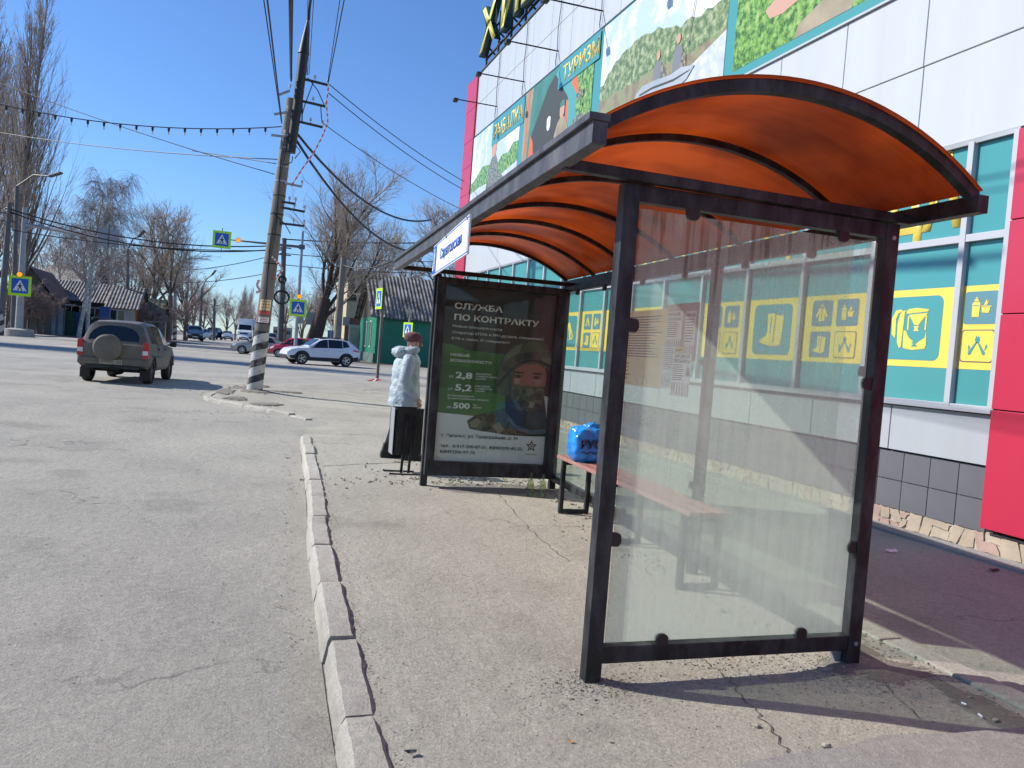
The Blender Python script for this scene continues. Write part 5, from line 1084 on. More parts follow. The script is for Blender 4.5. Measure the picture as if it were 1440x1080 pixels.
# beret
bb = blob(P_(.045, 0, 1.575), (.112, .105, .068), 28, 18, 5, .12, 3.5, 2.2); o = obj('beret', bb, BER, wo, smooth=True, sharp=0)
b = M(); rings = [ell(.06, 0, z, rx, .092, 24, .012) for z, rx in ((1.522, .096), (1.53, .101), (1.56, .10))]; b.loft(rings); obj('beret_band', b, BER, wo, smooth=True, sharp=0)
b = M()
for pts, rs in (([P_(-.02, .10, .78), P_(-.06, .10, .45), P_(-.15, .10, .13)], [.105, .082, .07]), ([P_(.02, -.10, .78), P_(.09, -.10, .45), P_(.10, -.10, .13)], [.105, .082, .07])): 
    bb = M(); bb.tube(pts, rs, 16); obj('trouser_leg', bb, TRS, wo, smooth=True, sharp=0)
for x, y in ((-.15, .10), (.10, -.10)):
    b = M(); b.loft([[V(P_(x + dx + sx * lx, y + sy * .045, z)) for sx, sy in ((-.5, -1), (.3, -1.05), (.5, -.5), (.5, .5), (.3, 1.05), (-.5, 1))] for z, dx, lx in ((.0, .035, .27), (.03, .035, .28), (.07, .03, .26), (.10, .0, .17), (.19, -.0, .13))]); obj('boot', b, BOOT, wo, smooth=True, sharp=40)

# ---------------------------------------------------------------- leaning pole
PX, PY = 0.30, 19.87
def PC(z): return V((PX + .060 * z, PY, z))
lp = thing('utility_pole', 'leaning weathered concrete pole with black and white striped foot, hung with wires', 'utility pole', (PX, PY, 0))
b = M(); b.tube([PC(z) for z in (-.1, .5, 1.0, 1.56)], [.19, .183, .18, .176], 20); obj('striped_foot', b, MAT['stripes'], lp, smooth=True)
b = M(); b.tube([PC(z) for z in (1.56, 3, 5, 7.2)], [.174, .165, .145, .12], 18); obj('shaft', b, MAT['conc_pole'], lp, smooth=True)
b = M(); b.tube([PC(5.9) + V((.13, -.12, 0)), PC(7.1) + V((.15, -.12, 0)), PC(8.3) + V((.14, -.12, 0))], .115, 14); obj('steel_extension', b, MAT['wire'], lp, smooth=True)
b = M(); b.tube([PC(8.28) + V((.14, -.12, 0)), PC(9.15) + V((.14, -.12, 0))], [.135, .02], 14); obj('cone_cap', b, MAT['wire'], lp, smooth=True)
b = M(); b.tube([PC(9.1) + V((.14, -.12, 0)), PC(9.6) + V((.14, -.12, 0)), PC(9.9) + V((.0, -.12, 0)), PC(9.7) + V((-.22, -.12, 0))], .035, 8); obj('cable_loop', b, MAT['wire'], lp, smooth=True)
for z in (1.75, 3.2, 3.9, 4.4, 4.85, 5.2, 5.55, 6.0, 6.3):
    b = M(); q = PC(z); b.tube([q - V((0, 0, .018)), q + V((0, 0, .018))], .185 - .008 * z + .006, 16); obj('strap', b, MAT['rust' if z < 5 else 'zinc'], lp)
def y20(px, py): return at(px, py, PY)
def insul(par, p, up=1, s=1.0):
    b = M(); b.tube([p, p + V((0, 0, .06 * s)), p + V((0, 0, .07 * s)), p + V((0, 0, .14 * s))], [.012, .012, .035 * s, .022 * s], 8); obj('insulator', b, MAT['porcelain'], par, smooth=True)
for (a, c, mt) in (((420, 112), (460, 122), 'rust'), ((418, 143), (457, 152), 'rust'), ((415, 172), (453, 181), 'rust'), ((391, 136), (407, 130), 'zinc'), ((385, 163), (404, 160), 'zinc'), ((381, 192), (400, 194), 'zinc'),
                   ((400, 259), (424, 264), 'zinc'), ((396, 285), (415, 288), 'rust'), ((396, 293), (428, 299), 'rust'), ((394, 315), (427, 319), 'rust')):
    A, C_ = y20(*a) + V((0, -.14, 0)), y20(*c) + V((0, -.14, 0)); b = M(); b.bar(A, C_, .05, .05); obj('crossarm', b, MAT[mt], lp)
    insul(lp, C_ + V((0, 0, .02))); 
    if mt == 'rust': insul(lp, A.lerp(C_, .55) + V((0, 0, .02)))
for a, c in (((427, 113), (426, 172)), ((396, 259), (396, 318))): b = M(); b.bar(y20(*a) + V((-.03, -.1, 0)), y20(*c) + V((-.03, -.1, 0)), .03, .03); obj('brace', b, MAT['rust'], lp)
for k, pts in enumerate(([(432, 112), (446, 130), (455, 150)], [(440, 118), (428, 150), (424, 165)], [(450, 150), (451, 165), (452, 175)], [(408, 184), (414, 205), (422, 215), (414, 225)], [(398, 235), (410, 230), (411, 222)], [(384, 300), (400, 316), (408, 330)])):
    b = M(); P = [y20(*p) + V((0, -.16, 0)) for p in pts]; b.tube(P, .012, 5); obj('jumper_cable', b, MAT['wire'], lp, smooth=True)
for k in range(3):
    b = M(); b.tube([PC(z) + V((.02 * k - .05 + .03 * math.sin(z * 3 + k), -.185 + .008 * z, 0)) for z in [2.0 + .25 * i for i in range(18)]], .009, 5); obj('down_cable', b, MAT['rust'], lp, smooth=True)
REDW = mat('barrier_tape', (.7, .68, .66), .5); TR = mat('barrier_tape_red', (.65, .06, .05), .5)
def tape(name, pts, label, w_=.035):
    t = thing(name, label, 'tape', tuple(pts[0])); P = []
    for a, c in zip(pts, pts[1:]):
        for k in range(6): P.append(V(a).lerp(V(c), k / 6))
    P.append(V(pts[-1]))
    for i, (a, c) in enumerate(zip(P, P[1:])):
        b = M(); b.bar(a, c, w_, .004, up=(.3, -1, .2)); obj('tape_strip', b, TR if i % 2 else REDW, t)
tape('barrier_tape', [tuple(y20(*p) + V((0, -.2, 0))) for p in ((461, 122), (458, 150), (460, 175), (452, 195), (440, 218), (424, 240), (410, 262))], 'red and white barrier tape hanging from the upper crossarm of the leaning pole')
tape('barrier_tape', [tuple(y20(*p) + V((0, -.2, 0))) for p in ((382, 362), (392, 372), (397, 380), (386, 394))], 'short red and white tape tied round the middle of the leaning pole', .05)
tape('barrier_tape', [tuple(y20(*p) + V((0, -.2, 0))) for p in ((364, 394), (361, 402), (366, 410), (360, 412))], 'tattered scrap of red tape on the left side of the leaning pole', .06)
def polenote(z0, z1, mt, label, w_, s=None):
    c = PC((z0 + z1) / 2); t = thing('pole_notice', label, 'notice', tuple(c + V((0, -.19, 0))), 'notices pasted on the leaning pole')
    b = M(); n_ = 8; ro = .185 - .008 * z0 + .004; vs = []
    for z in (z0, z1):
        for k in range(n_ + 1):
            a = -math.pi / 2 + (k / n_ - .5) * w_; p = PC(z); vs.append((p.x + ro * math.cos(a), p.y + ro * math.sin(a), z))
    b.add(vs, [(k, k + 1, n_ + 2 + k, n_ + 1 + k) for k in range(n_)]); obj('sheet', b, mt, t)
    for k in range(3):
        b = M(); z = z1 - (z1 - z0) * (k + .6) / 3.6; vs = []
        for zz in (z - .008, z + .008):
            for j in range(n_ - 1): a = -math.pi / 2 + ((j + 1) / n_ - .5) * w_; p = PC(z); vs.append((p.x + (ro + .003) * math.cos(a), p.y + (ro + .003) * math.sin(a), zz))
        b.add(vs, [(j, j + 1, n_ - 1 + j + 1, n_ - 1 + j) for j in range(n_ - 2)]); obj('printed_lines', b, MAT['ink_red'], t)
polenote(2.06, 2.32, MAT['paper_yellow'], 'yellow bill pasted on the leaning pole above the stripes', 1.6)
polenote(1.96, 2.05, TR, 'narrow orange red bill pasted directly under the yellow one', 1.6)
polenote(1.76, 1.90, MAT['paper'], 'small white bill pasted just above the stripes of the pole', 1.5)

# ---------------------------------------------------------------- wires
def wire(A, B, sag, r_, label, name='overhead_wire', grp='overhead wires', n_=14, mt='wire'):
    A, B = V(A), V(B); P = []
    for k in range(n_ + 1):
        t = k / n_; p = A.lerp(B, t); p.z -= sag * 4 * t * (1 - t); P.append(p)
    b = M(); b.tube([p - A for p in P], r_, 5)
    me = b.mesh(name); o = link(name, me, MAT[mt], None, True, 0, loc=A); ORG[o.name] = A; tag(o, label, 'wire', grp); return o, P
def overhead(pp, q, z, label, r_=.011, ext=2.6):
    A = y20(*pp) + V((0, -.14, 0)); Q_ = gnd(q[0], q[1], z if z else A.z); B = A + (Q_ - A) * ext
    return wire(A, B, 0.0, r_, label)
OV = 'wire overhead from the leaning pole towards the viewer, '
overhead((395, 172), (371, 0), 6.6, OV + 'leftmost of the fan')
overhead((396, 175), (376, 0), 6.6, OV + 'second from the left of the fan', .016)
overhead((409, 112), (408, 0), 7.7, 'thick twisted cable bundle rising along the leaning pole', .032)
overhead((409, 116), (411, 0), 7.65, 'second thick twisted cable beside the bundle at the pole top', .025)
overhead((431, 108), (433, 0), 7.85, OV + 'left of the fine trio', .008)
overhead((432, 108), (437, 0), 7.85, OV + 'middle of the fine trio', .008)
overhead((434, 108), (441, 0), 7.85, OV + 'right of the fine trio', .008)
overhead((460, 118), (478, 0), 7.7, OV + 'left of the right hand pair', .009)
overhead((461, 118), (484, 0), 7.7, OV + 'right of the right hand pair', .012)
RW = 'wire from the leaning pole down towards the shop, '
wire(y20(461, 117) , at(652, 255, 23.0), .12, .012, RW + 'uppermost')
wire(y20(461, 130) , at(650, 266, 23.0), .12, .012, RW + 'second from the top')
wire(y20(455, 174) , at(652, 296, 23.0), .12, .010, RW + 'third and finest')
o_, _ = wire(y20(413, 182), at(606, 309, 30), .75, .034, 'thick black sagging cable from the leaning pole, upper of two')
wire(y20(416, 196), at(605, 352, 30), .9, .034, 'thick black sagging cable from the leaning pole, lower of two')
# garland wire
A, B_ = y20(396, 178), at(-60, 132, PY)
B_.y = 24; 
gw, GPTS = wire(A, at(-60, 132, 22), .32, .013, 'festoon wire hung with lamp holders across the road', n_=40)
gt = gw
dist = 0
for k in range(2, 40, 2):
    p = GPTS[k] - V(GPTS[0]) ; b = M(); q = p + GPTS[0]
    b.tube([q, q - V((0, 0, .07)), q - V((0, 0, .11))], [.032, .026, .016], 8); o = obj('lamp_holder', b, MAT['wire'], gt, smooth=True)
    b = M(); b.tube([q - V((0, 0, .11)), q - V((0, 0, .17))], [.015, .02], 8); obj('bulb', b, MAT['lamp_clear'], gt, smooth=True)
wire(y20(386, 245), at(-30, 105, 26), .1, .010, 'thin wire sloping from upper left to the leaning pole')
wire(y20(390, 224), at(-30, 181, 30), .15, .012, 'straight wire crossing the sky below the festoon wire, upper strand')
wire(y20(388, 230), at(270, 212, 24), .0, .011, 'short stay wire meeting the straight strand left of the leaning pole')
wire(at(8, 292, 66), at(396, 345, 62), 1.0, .05, 'span wire across the junction at sign height, upper strand')
wire(at(8, 296, 66), at(396, 350, 62), 1.2, .05, 'span wire across the junction at sign height, lower strand')
wire(at(8, 322, 66), at(396, 352, 62), .5, .035, 'fine span wire below the pair across the junction')
wire(at(396, 336, 62), at(640, 340, 62), .2, .05, 'wire running right from the dark far pole over the garage')
wire(at(396, 356, 62), at(640, 368, 62), .2, .03, 'second lower wire over the garage roof')
wire(at(396, 372, 62), at(640, 384, 62), .2, .03, 'lowest wire over the garage roof')
wire(at(180, 372, 110), at(396, 356, 62), 1.0, .035, 'fine wire between the far left pole and the dark pole')
wire(at(180, 385, 110), at(396, 380, 62), 1.0, .035, 'lowest fine wire over the far street')
wire(at(480, 372, 56), at(560, 362, 50), .5, .05, 'black cable hanging from the slanting pole near the cream house')

# ---------------------------------------------------------------- signs and lamps
WHT = MAT['white_p']
def crossing_face(par, c, s, right, nrm, flip=False):      # pedestrian crossing sign centred at c, side s
    right = V(right).normalized(); nrm = V(nrm).normalized(); up = V((0, 0, 1))
    def pl(pts, mt, l, t_=.004, nm='print'):
        b = M(); b.plate([V(c) + right * (u * s / 2) + up * (v * s / 2) + nrm * (l) for u, v in pts], nrm, t_); obj(nm, b, mt, par)
    pl([(-1, -1), (1, -1), (1, 1), (-1, 1)], MAT['lime_sign'], 0, .02, 'sign_board'); k = .74
    pl([(-k, -k), (k, -k), (k, k), (-k, k)], MAT['blue_sign'], .021); pl([(-.6, -.5), (.6, -.5), (0, .62)], WHT, .026)
    INK = MAT['ink']
    pl([(.02 + .075 * math.cos(a), .24 + .075 * math.sin(a)) for a in [6.283 * j / 8 for j in range(8)]], INK, .031)
    pl([(-.09, .13), (.10, .15), (.12, -.14), (-.06, -.14)], INK, .031); pl([(-.06, -.12), (.03, -.12), (-.12, -.42), (-.22, -.42)], INK, .0312); pl([(.02, -.12), (.12, -.12), (.22, -.42), (.12, -.42)], INK, .0314)
    pl([(-.08, .10), (-.02, .04), (-.2, -.10), (-.24, -.04)], INK, .0316); pl([(.08, .10), (.05, .02), (.2, -.06), (.24, .0)], INK, .0318)
    for j in range(4): x = -.5 + j * .29; pl([(x, -.5), (x + .09, -.5), (x + .12, -.42), (x + .03, -.42)], MAT['blue_sign'], .0322)
def lamp(par, c, r_=.15, nrm=(0, -1, 0)):
    n_ = V(nrm); b = M(); b.tube([V(c) + n_ * .0, V(c) + n_ * .08], [r_ * .9, r_], 12); obj('beacon_housing', b, MAT['wire'], par); b = M(); b.tube([V(c) + n_ * .082, V(c) + n_ * .11], [r_ * .85, r_ * .5], 12); obj('beacon_lens', b, MAT['amber'], par, smooth=True)
# left sign mast
yS = 68; base = at(26, 471, yS); top = at(37, 292, yS)
t = thing('sign_mast', 'pale mast on round concrete base with crossing sign and amber beacon, far left', 'sign mast', (base.x, yS, 0))
b = M(); b.tube([(base.x, yS, 0), (base.x, yS, .5), (base.x, yS, .6)], [1.1, 1.0, .5], 14); obj('concrete_base', b, MAT['concrete'], t, smooth=True)
b = M(); b.tube([(base.x, yS, .5), (base.x, yS, 5), (base.x, yS, top.z)], [.28, .22, .16], 10); obj('mast', b, MAT['zinc'], t, smooth=True)
a1 = at(40, 316, yS); a2 = at(142, 335, yS - 2); b = M(); b.tube([(base.x, yS, a1.z), tuple(a2)], [.14, .09], 8); obj('arm', b, MAT['zinc'], t, smooth=True)
b = M(); b.tube([(base.x, yS, a1.z - .5), tuple(V((base.x, yS, a1.z)).lerp(a2, .12))], .1, 6); obj('arm_brace', b, MAT['zinc'], t, smooth=True)
sc_ = at(153, 334, yS - 2); b = M(); b.plate([sc_ + V((-.72, 0, -.66)), sc_ + V((.72, 0, -.72)), sc_ + V((.72, 0, .66)), sc_ + V((-.72, 0, .72))], (0, -1, 0), .05); obj('hanging_sign_back', b, MAT['zinc'], t)
b = M(); b.tube([sc_ + V((0, -.06, -.9)), sc_ + V((0, -.06, 1.0))], .04, 6); obj('hanger', b, MAT['zinc_dark'], t)
crossing_face(t, at(28, 402, yS - .4), 1.5, (1, 0, 0), (0, -1, 0)); lamp(t, at(28, 386, yS - .4), .22)
# right sign mast with arm over the road
yT = 56; base = at(415, 492, yT); top = at(424, 325, yT)
t = thing('sign_mast', 'slim mast behind the white car with crossing sign, beacon and long arm over the road', 'sign mast', (base.x, yT, 0))
b = M(); b.tube([(base.x, yT, -.05), (base.x, yT, 4), (base.x, yT, top.z)], [.13, .12, .09], 10); obj('mast', b, MAT['zinc'], t, smooth=True)
aL = at(340, 339, yT); aR = V((base.x, yT, at(421, 347, yT).z)); b = M(); b.tube([aR, aL], [.1, .05], 8); obj('arm', b, MAT['zinc_dark'], t, smooth=True)
b = M(); b.tube([aL, at(322, 337, yT)], .035, 6); obj('arm_tip', b, MAT['zinc_dark'], t, smooth=True)
b = M(); b.box(tuple(aR + V((.0, 0, 0))), (.4, .3, .3)); obj('arm_socket', b, MAT['zinc_dark'], t, bevel=.03)
crossing_face(t, at(312, 337, yT - .2), 1.15, (1, 0, 0), (0, -1, 0)); lamp(t, at(335, 338, yT - .2), .17)
b = M(); q = at(312, 337, yT + .1); b.tube([q - V((0, 0, .75)), q + V((0, 0, .78))], .03, 6); obj('hanger', b, MAT['zinc_dark'], t)
crossing_face(t, at(419, 433, yT - .2), 1.15, (1, 0, 0), (0, -1, 0)); lamp(t, at(420.5, 417, yT - .2), .17)
q = at(423, 450, yT + .15); b = M(); b.box(tuple(q), (.35, .05, .5)); obj('sign_back', b, MAT['zinc'], t)
# sign posts near the corner
p = gnd(530, 537, .0); t = thing('sign_post', 'thin pale post with edge-on crossing sign and tape round its foot, by the corner', 'sign post', (p.x, p.y, 0))
tp = at(535, 400, p.y); b = M(); b.tube([(p.x, p.y, 0), (p.x + .03, p.y, tp.z)], .06, 8); obj('post', b, MAT['conc_pole'], t, smooth=True)
crossing_face(t, at(533.5, 420, p.y - .1), .8, (.13, -1, 0), (-1, -.13, 0))
q = at(535, 410, p.y - .1); b = M(); b.box((q.x + .03, q.y, q.z), (.05, .75, .9)); obj('sign_box', b, MAT['zinc_dark'], t)
for k in range(9):
    a = k * .7; b = M(); b.bar((p.x + .06 * math.cos(a), p.y + .06 * math.sin(a), .12), (p.x + .38 * math.cos(a), p.y + .38 * math.sin(a), .02), .06, .03); obj('tape_scrap', b, TR if k % 2 else REDW, t)
yU = 24; base = at(574, 520, yU); base.z = 0; t = thing('sign_post', 'short post with narrow yellow edged crossing sign just behind the woman', 'sign post', (base.x, yU, 0))
b = M(); b.tube([(base.x, yU, 0), at(576, 437, yU)], .03, 8); obj('post', b, MAT['zinc'], t, smooth=True)
crossing_face(t, at(574, 464, yU - .08), .46, (.42, -.9, 0), (-.9, -.42, 0)); 
for k in range(5): b = M(); q = at(575, 450, yU); b.bar(q + V((.0, 0, 0)), q + V((-.09 + .045 * k, 0, .32)), .035, .01, up=(0, 1, 0)); obj('plastic_tuft', b, MAT['zinc'], t)
# plain poles : (px base, py base, px top, py top, depth, radius, mat, lamp, label)
def plain_pole(pb, ptp, y, r_, mt, label, lamp_to=None, stripes=False, extra=None):
    A = at(*pb, y); T = at(*ptp, y); t = thing('utility_pole' if not lamp_to else 'street_lamp', label, 'pole' if not lamp_to else 'street lamp', (A.x, y, 0))
    b = M(); b.tube([(A.x, y, -.05), (A.x + (T.x - A.x) * .5, y, T.z * .5), tuple(T)], [r_, r_ * .85, r_ * .65], 10); obj('shaft', b, MAT[mt], t, smooth=True)
    if stripes:
        b = M(); b.tube([(A.x, y, 0), (A.x, y, 1.8)], r_ * 1.06, 10); ORG_ = ORG[t.name]; obj('striped_foot', b, MAT['stripes_far'], t, smooth=True)
    if lamp_to:
        L_ = at(*lamp_to, y - 1.5); b = M(); mid = T.lerp(L_, .5) + V((0, 0, .5)); b.tube([tuple(T), tuple(mid), tuple(L_)], r_ * .35, 6); obj('arm', b, MAT[mt], t, smooth=True)
        b = M(); b.bar(L_, L_ + (L_ - T).normalized() * 1.1, .35, .16); obj('lamp_head', b, MAT['zinc_dark'], t, bevel=.04)
    for z in (.86, .92):
        b = M(); zz = T.z * z; b.bar((T.x - .55, y, zz), (T.x + .55, y, zz), .09, .09); 
        if extra: obj('crossarm', b, MAT['zinc_dark'], t)
    return t
MAT['stripes_far'] = striped('black_white_stripes_far', 1.2)
plain_pole((0, 470), (14, 285), 66, .24, 'zinc_dark', 'dark pole with striped foot at the left edge under the poplar', stripes=True, extra=True)
plain_pole((18, 470), (24, 262), 72, .2, 'zinc_dark', 'tall lamp post under the poplar, its lamp arm reaching right', lamp_to=(70, 248))
plain_pole((179, 466), (180, 350), 92, .22, 'zinc_dark', 'dark pole with lamp arm before the orange gabled house', lamp_to=(195, 333), extra=True)
plain_pole((245, 474), (247, 385), 108, .28, 'zinc', 'pale pole with striped foot left of the oncoming car', stripes=True)
plain_pole((281, 472), (284, 405), 130, .26, 'zinc_dark', 'distant street lamp with arm raised to the right', lamp_to=(298, 387))
plain_pole((301, 470), (302, 420), 140, .26, 'zinc_dark', 'small distant pole between the far trees')
pt2 = plain_pole((394, 485), (400, 335), 62, .26, 'zinc_dark', 'dark upright pole with coiled cable rings just right of the leaning pole', extra=True)
for pxy, rr in (((396, 418), .5), ((397, 393), .22)):
    c = at(*pxy, 61.6); b = M()
    for q in range(3): b.tube([c + V(((rr + .03 * q) * math.cos(a), -.03 * q, (rr * .9 + .03 * q) * math.sin(a))) for a in [6.2832 * j / 22 for j in range(23)]], .05, 5, cap=False)
    obj('cable_coil', b, MAT['wire'], pt2, smooth=True)
plain_pole((473, 486), (483, 362), 56, .3, 'conc_pole', 'slanting grey pole between the big tree and the cream house')

# ---------------------------------------------------------------- houses
def corr(par, A, B, C_, D, pitch, amp, mt, nm='roof'):      # corrugated sheet: A-B eave, D-C ridge
    A, B, C_, D = V(A), V(B), V(C_), V(D); n_ = max(4, int((B - A).length / pitch) * 2); nrm = (B - A).cross(D - A).normalized(); 
    if nrm.z < 0: nrm = -nrm
    b = M(); vs = []
    for k in range(n_ + 1):
        t_ = k / n_; o_ = nrm * (amp if k % 2 else 0); lo = A.lerp(B, t_) + o_; hi = D.lerp(C_, t_) + o_; vs += [lo, hi]
    for v in list(vs): vs.append(v - nrm * .03)
    m_ = 2 * (n_ + 1)
    fs = [(2 * k, 2 * k + 2, 2 * k + 3, 2 * k + 1) for k in range(n_)] + [(m_ + 2 * k + 1, m_ + 2 * k + 3, m_ + 2 * k + 2, m_ + 2 * k) for k in range(n_)]
    b.add(vs, fs); return obj(nm, b, mt, par)
def window(par, c, w_, h, right, nrm, frame='frame_w'):
    c = V(c); r_ = V(right); n_ = V(nrm); up = V((0, 0, 1))
    b = M(); b.plate([c - r_ * w_ / 2 - up * h / 2, c + r_ * w_ / 2 - up * h / 2, c + r_ * w_ / 2 + up * h / 2, c - r_ * w_ / 2 + up * h / 2], n_, .04); f_ = obj('window', b, MAT[frame], par)
    for k in (-1, 1):
        q = c + r_ * (k * w_ * .235); b = M(); b.plate([q - r_ * w_ * .19 - up * h * .42, q + r_ * w_ * .19 - up * h * .42, q + r_ * w_ * .19 + up * h * .42, q - r_ * w_ * .19 + up * h * .42], n_, .055); obj('pane', b, MAT['glass_dark'], f_)
SLATE = mat('weathered_slate_sheet', (.24, .225, .21), .85, 0, .55, 1.5, col2=(.07, .065, .06)); BROWNR = mat('brown_metal_roof', (.16, .085, .06), .6, 0, .4, .5); PALER = mat('pale_roof_sheet', (.44, .42, .34), .6, 0, .2, .4)
def boards(par, A, B, z0, z1, pitch, mt, nm='board', limit=90):       # vertical board wall, single boards
    A, B = V(A), V(B); d = (B - A); L_ = d.length; d.normalize(); n_ = min(limit, max(2, int(L_ / pitch))); nr = V((d.y, -d.x, 0)); r_ = random.Random(int(L_ * 100))
    me = M(); me.plate([V((0, 0, 0)), d * (L_ / n_ - .015), d * (L_ / n_ - .015) + V((0, 0, z1 - z0)), V((0, 0, z1 - z0))], nr, .03); mm = me.mesh(nm); mm.materials.append(mt)
    for k in range(n_): o = link(nm, mm, None, par); o.location = A + d * (L_ * k / n_) + nr * r_.uniform(0, .012) + V((0, 0, z0)) - ORG[par.name]; ORG[o.name] = ORG[par.name]
def gable(name, label, x0, x1, y0, y1, ze, zr, wall, roof, along='x', pitch=.3, amp=.05, cat='house', over=.4, gmat=None, rz=0):
    cx, cy = (x0 + x1) / 2, (y0 + y1) / 2
    t = thing(name, label, cat, (cx, cy, 0))
    b = M(); b.span((x0, y0, -.1), (x1, y1, ze)); obj('wall', b, wall, t)
    g_ = gmat or wall
    if along == 'x':
        for x in (x0, x1 - .1):
            b = M(); b.plate([(x, y0, ze), (x, y1, ze), (x, cy, zr)], (1, 0, 0), .1); obj('gable', b, g_, t)
        corr(t, (x0 - over, y0 - over, ze - .15), (x1 + over, y0 - over, ze - .15), (x1 + over, cy, zr + .06), (x0 - over, cy, zr + .06), pitch, amp, roof)
        corr(t, (x0 - over, y1 + over, ze - .15), (x1 + over, y1 + over, ze - .15), (x1 + over, cy, zr + .06), (x0 - over, cy, zr + .06), pitch, amp, roof)
    else:
        for y in (y0, y1 - .1):
            b = M(); b.plate([(x0, y, ze), (x1, y, ze), (cx, y, zr)], (0, 1, 0), .1); obj('gable', b, g_, t)
        corr(t, (x0 - over, y0 - over, ze - .15), (x0 - over, y1 + over, ze - .15), (cx, y1 + over, zr + .06), (cx, y0 - over, zr + .06), pitch, amp, roof)
        corr(t, (x1 + over, y0 - over, ze - .15), (x1 + over, y1 + over, ze - .15), (cx, y1 + over, zr + .06), (cx, y0 - over, zr + .06), pitch, amp, roof)
    t.rotation_euler.z = R(rz); return t
GW = mat('old_grey_green_render', (.16, .17, .14), .9, 0, .4, .5); DW = mat('dark_green_timber', (.035, .05, .045), .85, 0, .4, .8); ORW = mat('orange_timber', (.45, .16, .03), .7, 0, .3, 1.5); PALEW = mat('pale_painted_wall', (.42, .42, .38), .8, 0, .3, 1); BLW = mat('blue_paint', (.03, .09, .30), .6, 0, .2, 1); LBL = mat('pale_blue_gate', (.28, .36, .42), .6, 0, .25, 1.2); GRNP = mat('green_paint', (.02, .10, .055), .6, 0, .2, 1); BRK = mat('brick_wall', (.25, .13, .09), .9, 0, .3, 2)
def xat(px, y, py=450): return at(px, py, y).x
def zat(px, py, y): return at(px, py, y).z
h = gable('brick_house', 'old grey green house with brown roof behind bushes at the far left', xat(8, 84), xat(72, 84), 84, 92, zat(40, 418, 84), zat(48, 380, 88), GW, BROWNR, along='y', pitch=1.2, amp=.06, over=.5)
window(h, (xat(50, 84), 83.97, 2.6), 1.5, 1.8, (1, 0, 0), (0, -1, 0))
# pale hipped roof behind
t = thing('house', 'large house with pale hipped roof rising behind the slate roofs', 'house', (xat(75, 112), 118, 0)); xa, xb, xm = xat(42, 112), xat(108, 112), xat(72, 112)
b = M(); b.span((xa, 112, 0), (xb, 126, zat(100, 396, 112))); obj('wall', b, PALEW, t); ze_ = zat(100, 396, 112); zr_ = zat(72, 371, 117)
b = M(); b.add([(xa - .5, 111.5, ze_), (xb + .5, 111.5, ze_), (xb + .5, 126.5, ze_), (xa - .5, 126.5, ze_), (xm - 1.5, 118, zr_), (xm + .6, 118, zr_)], [(0, 1, 5, 4), (1, 2, 5), (2, 3, 4, 5), (3, 0, 4), (3, 2, 1, 0)]); obj('roof', b, PALER, t)
h = gable('house', 'long low dark house with grey corrugated roof behind the birches', xat(67, 90), xat(144, 90), 90, 99, zat(100, 421, 90), zat(100, 396, 94.5), DW, SLATE, along='x', pitch=.30, amp=.08)
for px_ in (100, 112, 133): window(h, (xat(px_, 90), 89.97, 2.3), 1.1, 1.5, (1, 0, 0), (0, -1, 0))
h = gable('house', 'small corrugated roofed house with bright orange gable', xat(152, 88), xat(190, 88), 88, 97, zat(170, 432, 88), zat(170, 403, 92), PALEW, SLATE, along='x', pitch=.30, amp=.08, gmat=ORW)
b = M(); b.plate([(xat(190, 88) + .02, 88, .1), (xat(190, 88) + .02, 97, .1), (xat(190, 88) + .02, 97, zat(170, 432, 88)), (xat(190, 88) + .02, 88, zat(170, 432, 88))], (1, 0, 0), .03); obj('timber_end', b, ORW, h)
window(h, (xat(165, 88), 87.97, 2.2), 1.5, 1.6, (1, 0, 0), (0, -1, 0))
h = gable('outbuilding', 'low shed with greenish roof right of the orange gable', xat(198, 92), xat(224, 92), 92, 99, zat(205, 438, 92), zat(205, 420, 95), DW, mat('mossy_roof', (.16, .16, .09), .9, 0, .4, 1), along='x', pitch=.5, amp=.07, cat='shed')
# gates and fences
t = thing('yard_gate', 'pale blue metal yard gate under a little tin roof by the dark house', 'gate', (xat(80, 84), 84, 0))
b = M(); b.span((xat(71, 84), 84, 0), (xat(80, 84), 84.08, zat(80, 432, 84))); obj('leaf', b, LBL, t); b = M(); b.span((xat(80.6, 84), 84, 0), (xat(90, 84), 84.08, zat(80, 432, 84))); obj('leaf', b, LBL, t)
for px_ in (70.5, 80.3, 90.5): b = M(); b.tube([(xat(px_, 84), 83.95, 0), (xat(px_, 84), 83.95, zat(80, 430, 84))], .08, 6); obj('post', b, MAT['zinc_dark'], t)
b = M(); b.box((xat(80, 84), 84, zat(80, 427, 84)), (2.9, 1.8, .1)); obj('tin_roof', b, MAT['zinc'], t)
t = thing('board_fence', 'dark green board fence right of the pale blue gate', 'fence', (xat(96, 85), 85, 0)); boards(t, (xat(91, 85), 85, 0), (xat(105, 85), 85, 0), .05, zat(96, 437, 85), .16, GRNP)
t = thing('board_fence', 'blue board fence between the birch trunk and the orange gabled house', 'fence', (xat(125, 86), 86, 0)); boards(t, (xat(105.5, 86), 86, 0), (xat(114, 86), 86, 0), .05, zat(96, 438, 86), .16, BLW)
t = thing('tall_gate', 'bright blue tall gate close to the grey pole', 'gate', (xat(146, 86), 86, 0)); boards(t, (xat(139, 86), 86, 0), (xat(154, 86), 86, 0), .05, zat(146, 431, 86), .3, BLW)
t = thing('board_fence', 'dull green board fence in front of the house wall by the grey pole', 'fence', (xat(126, 86), 86, 0)); boards(t, (xat(115, 86), 86, 0), (xat(138, 86), 86, 0), .05, zat(125, 446, 86), .16, DW)
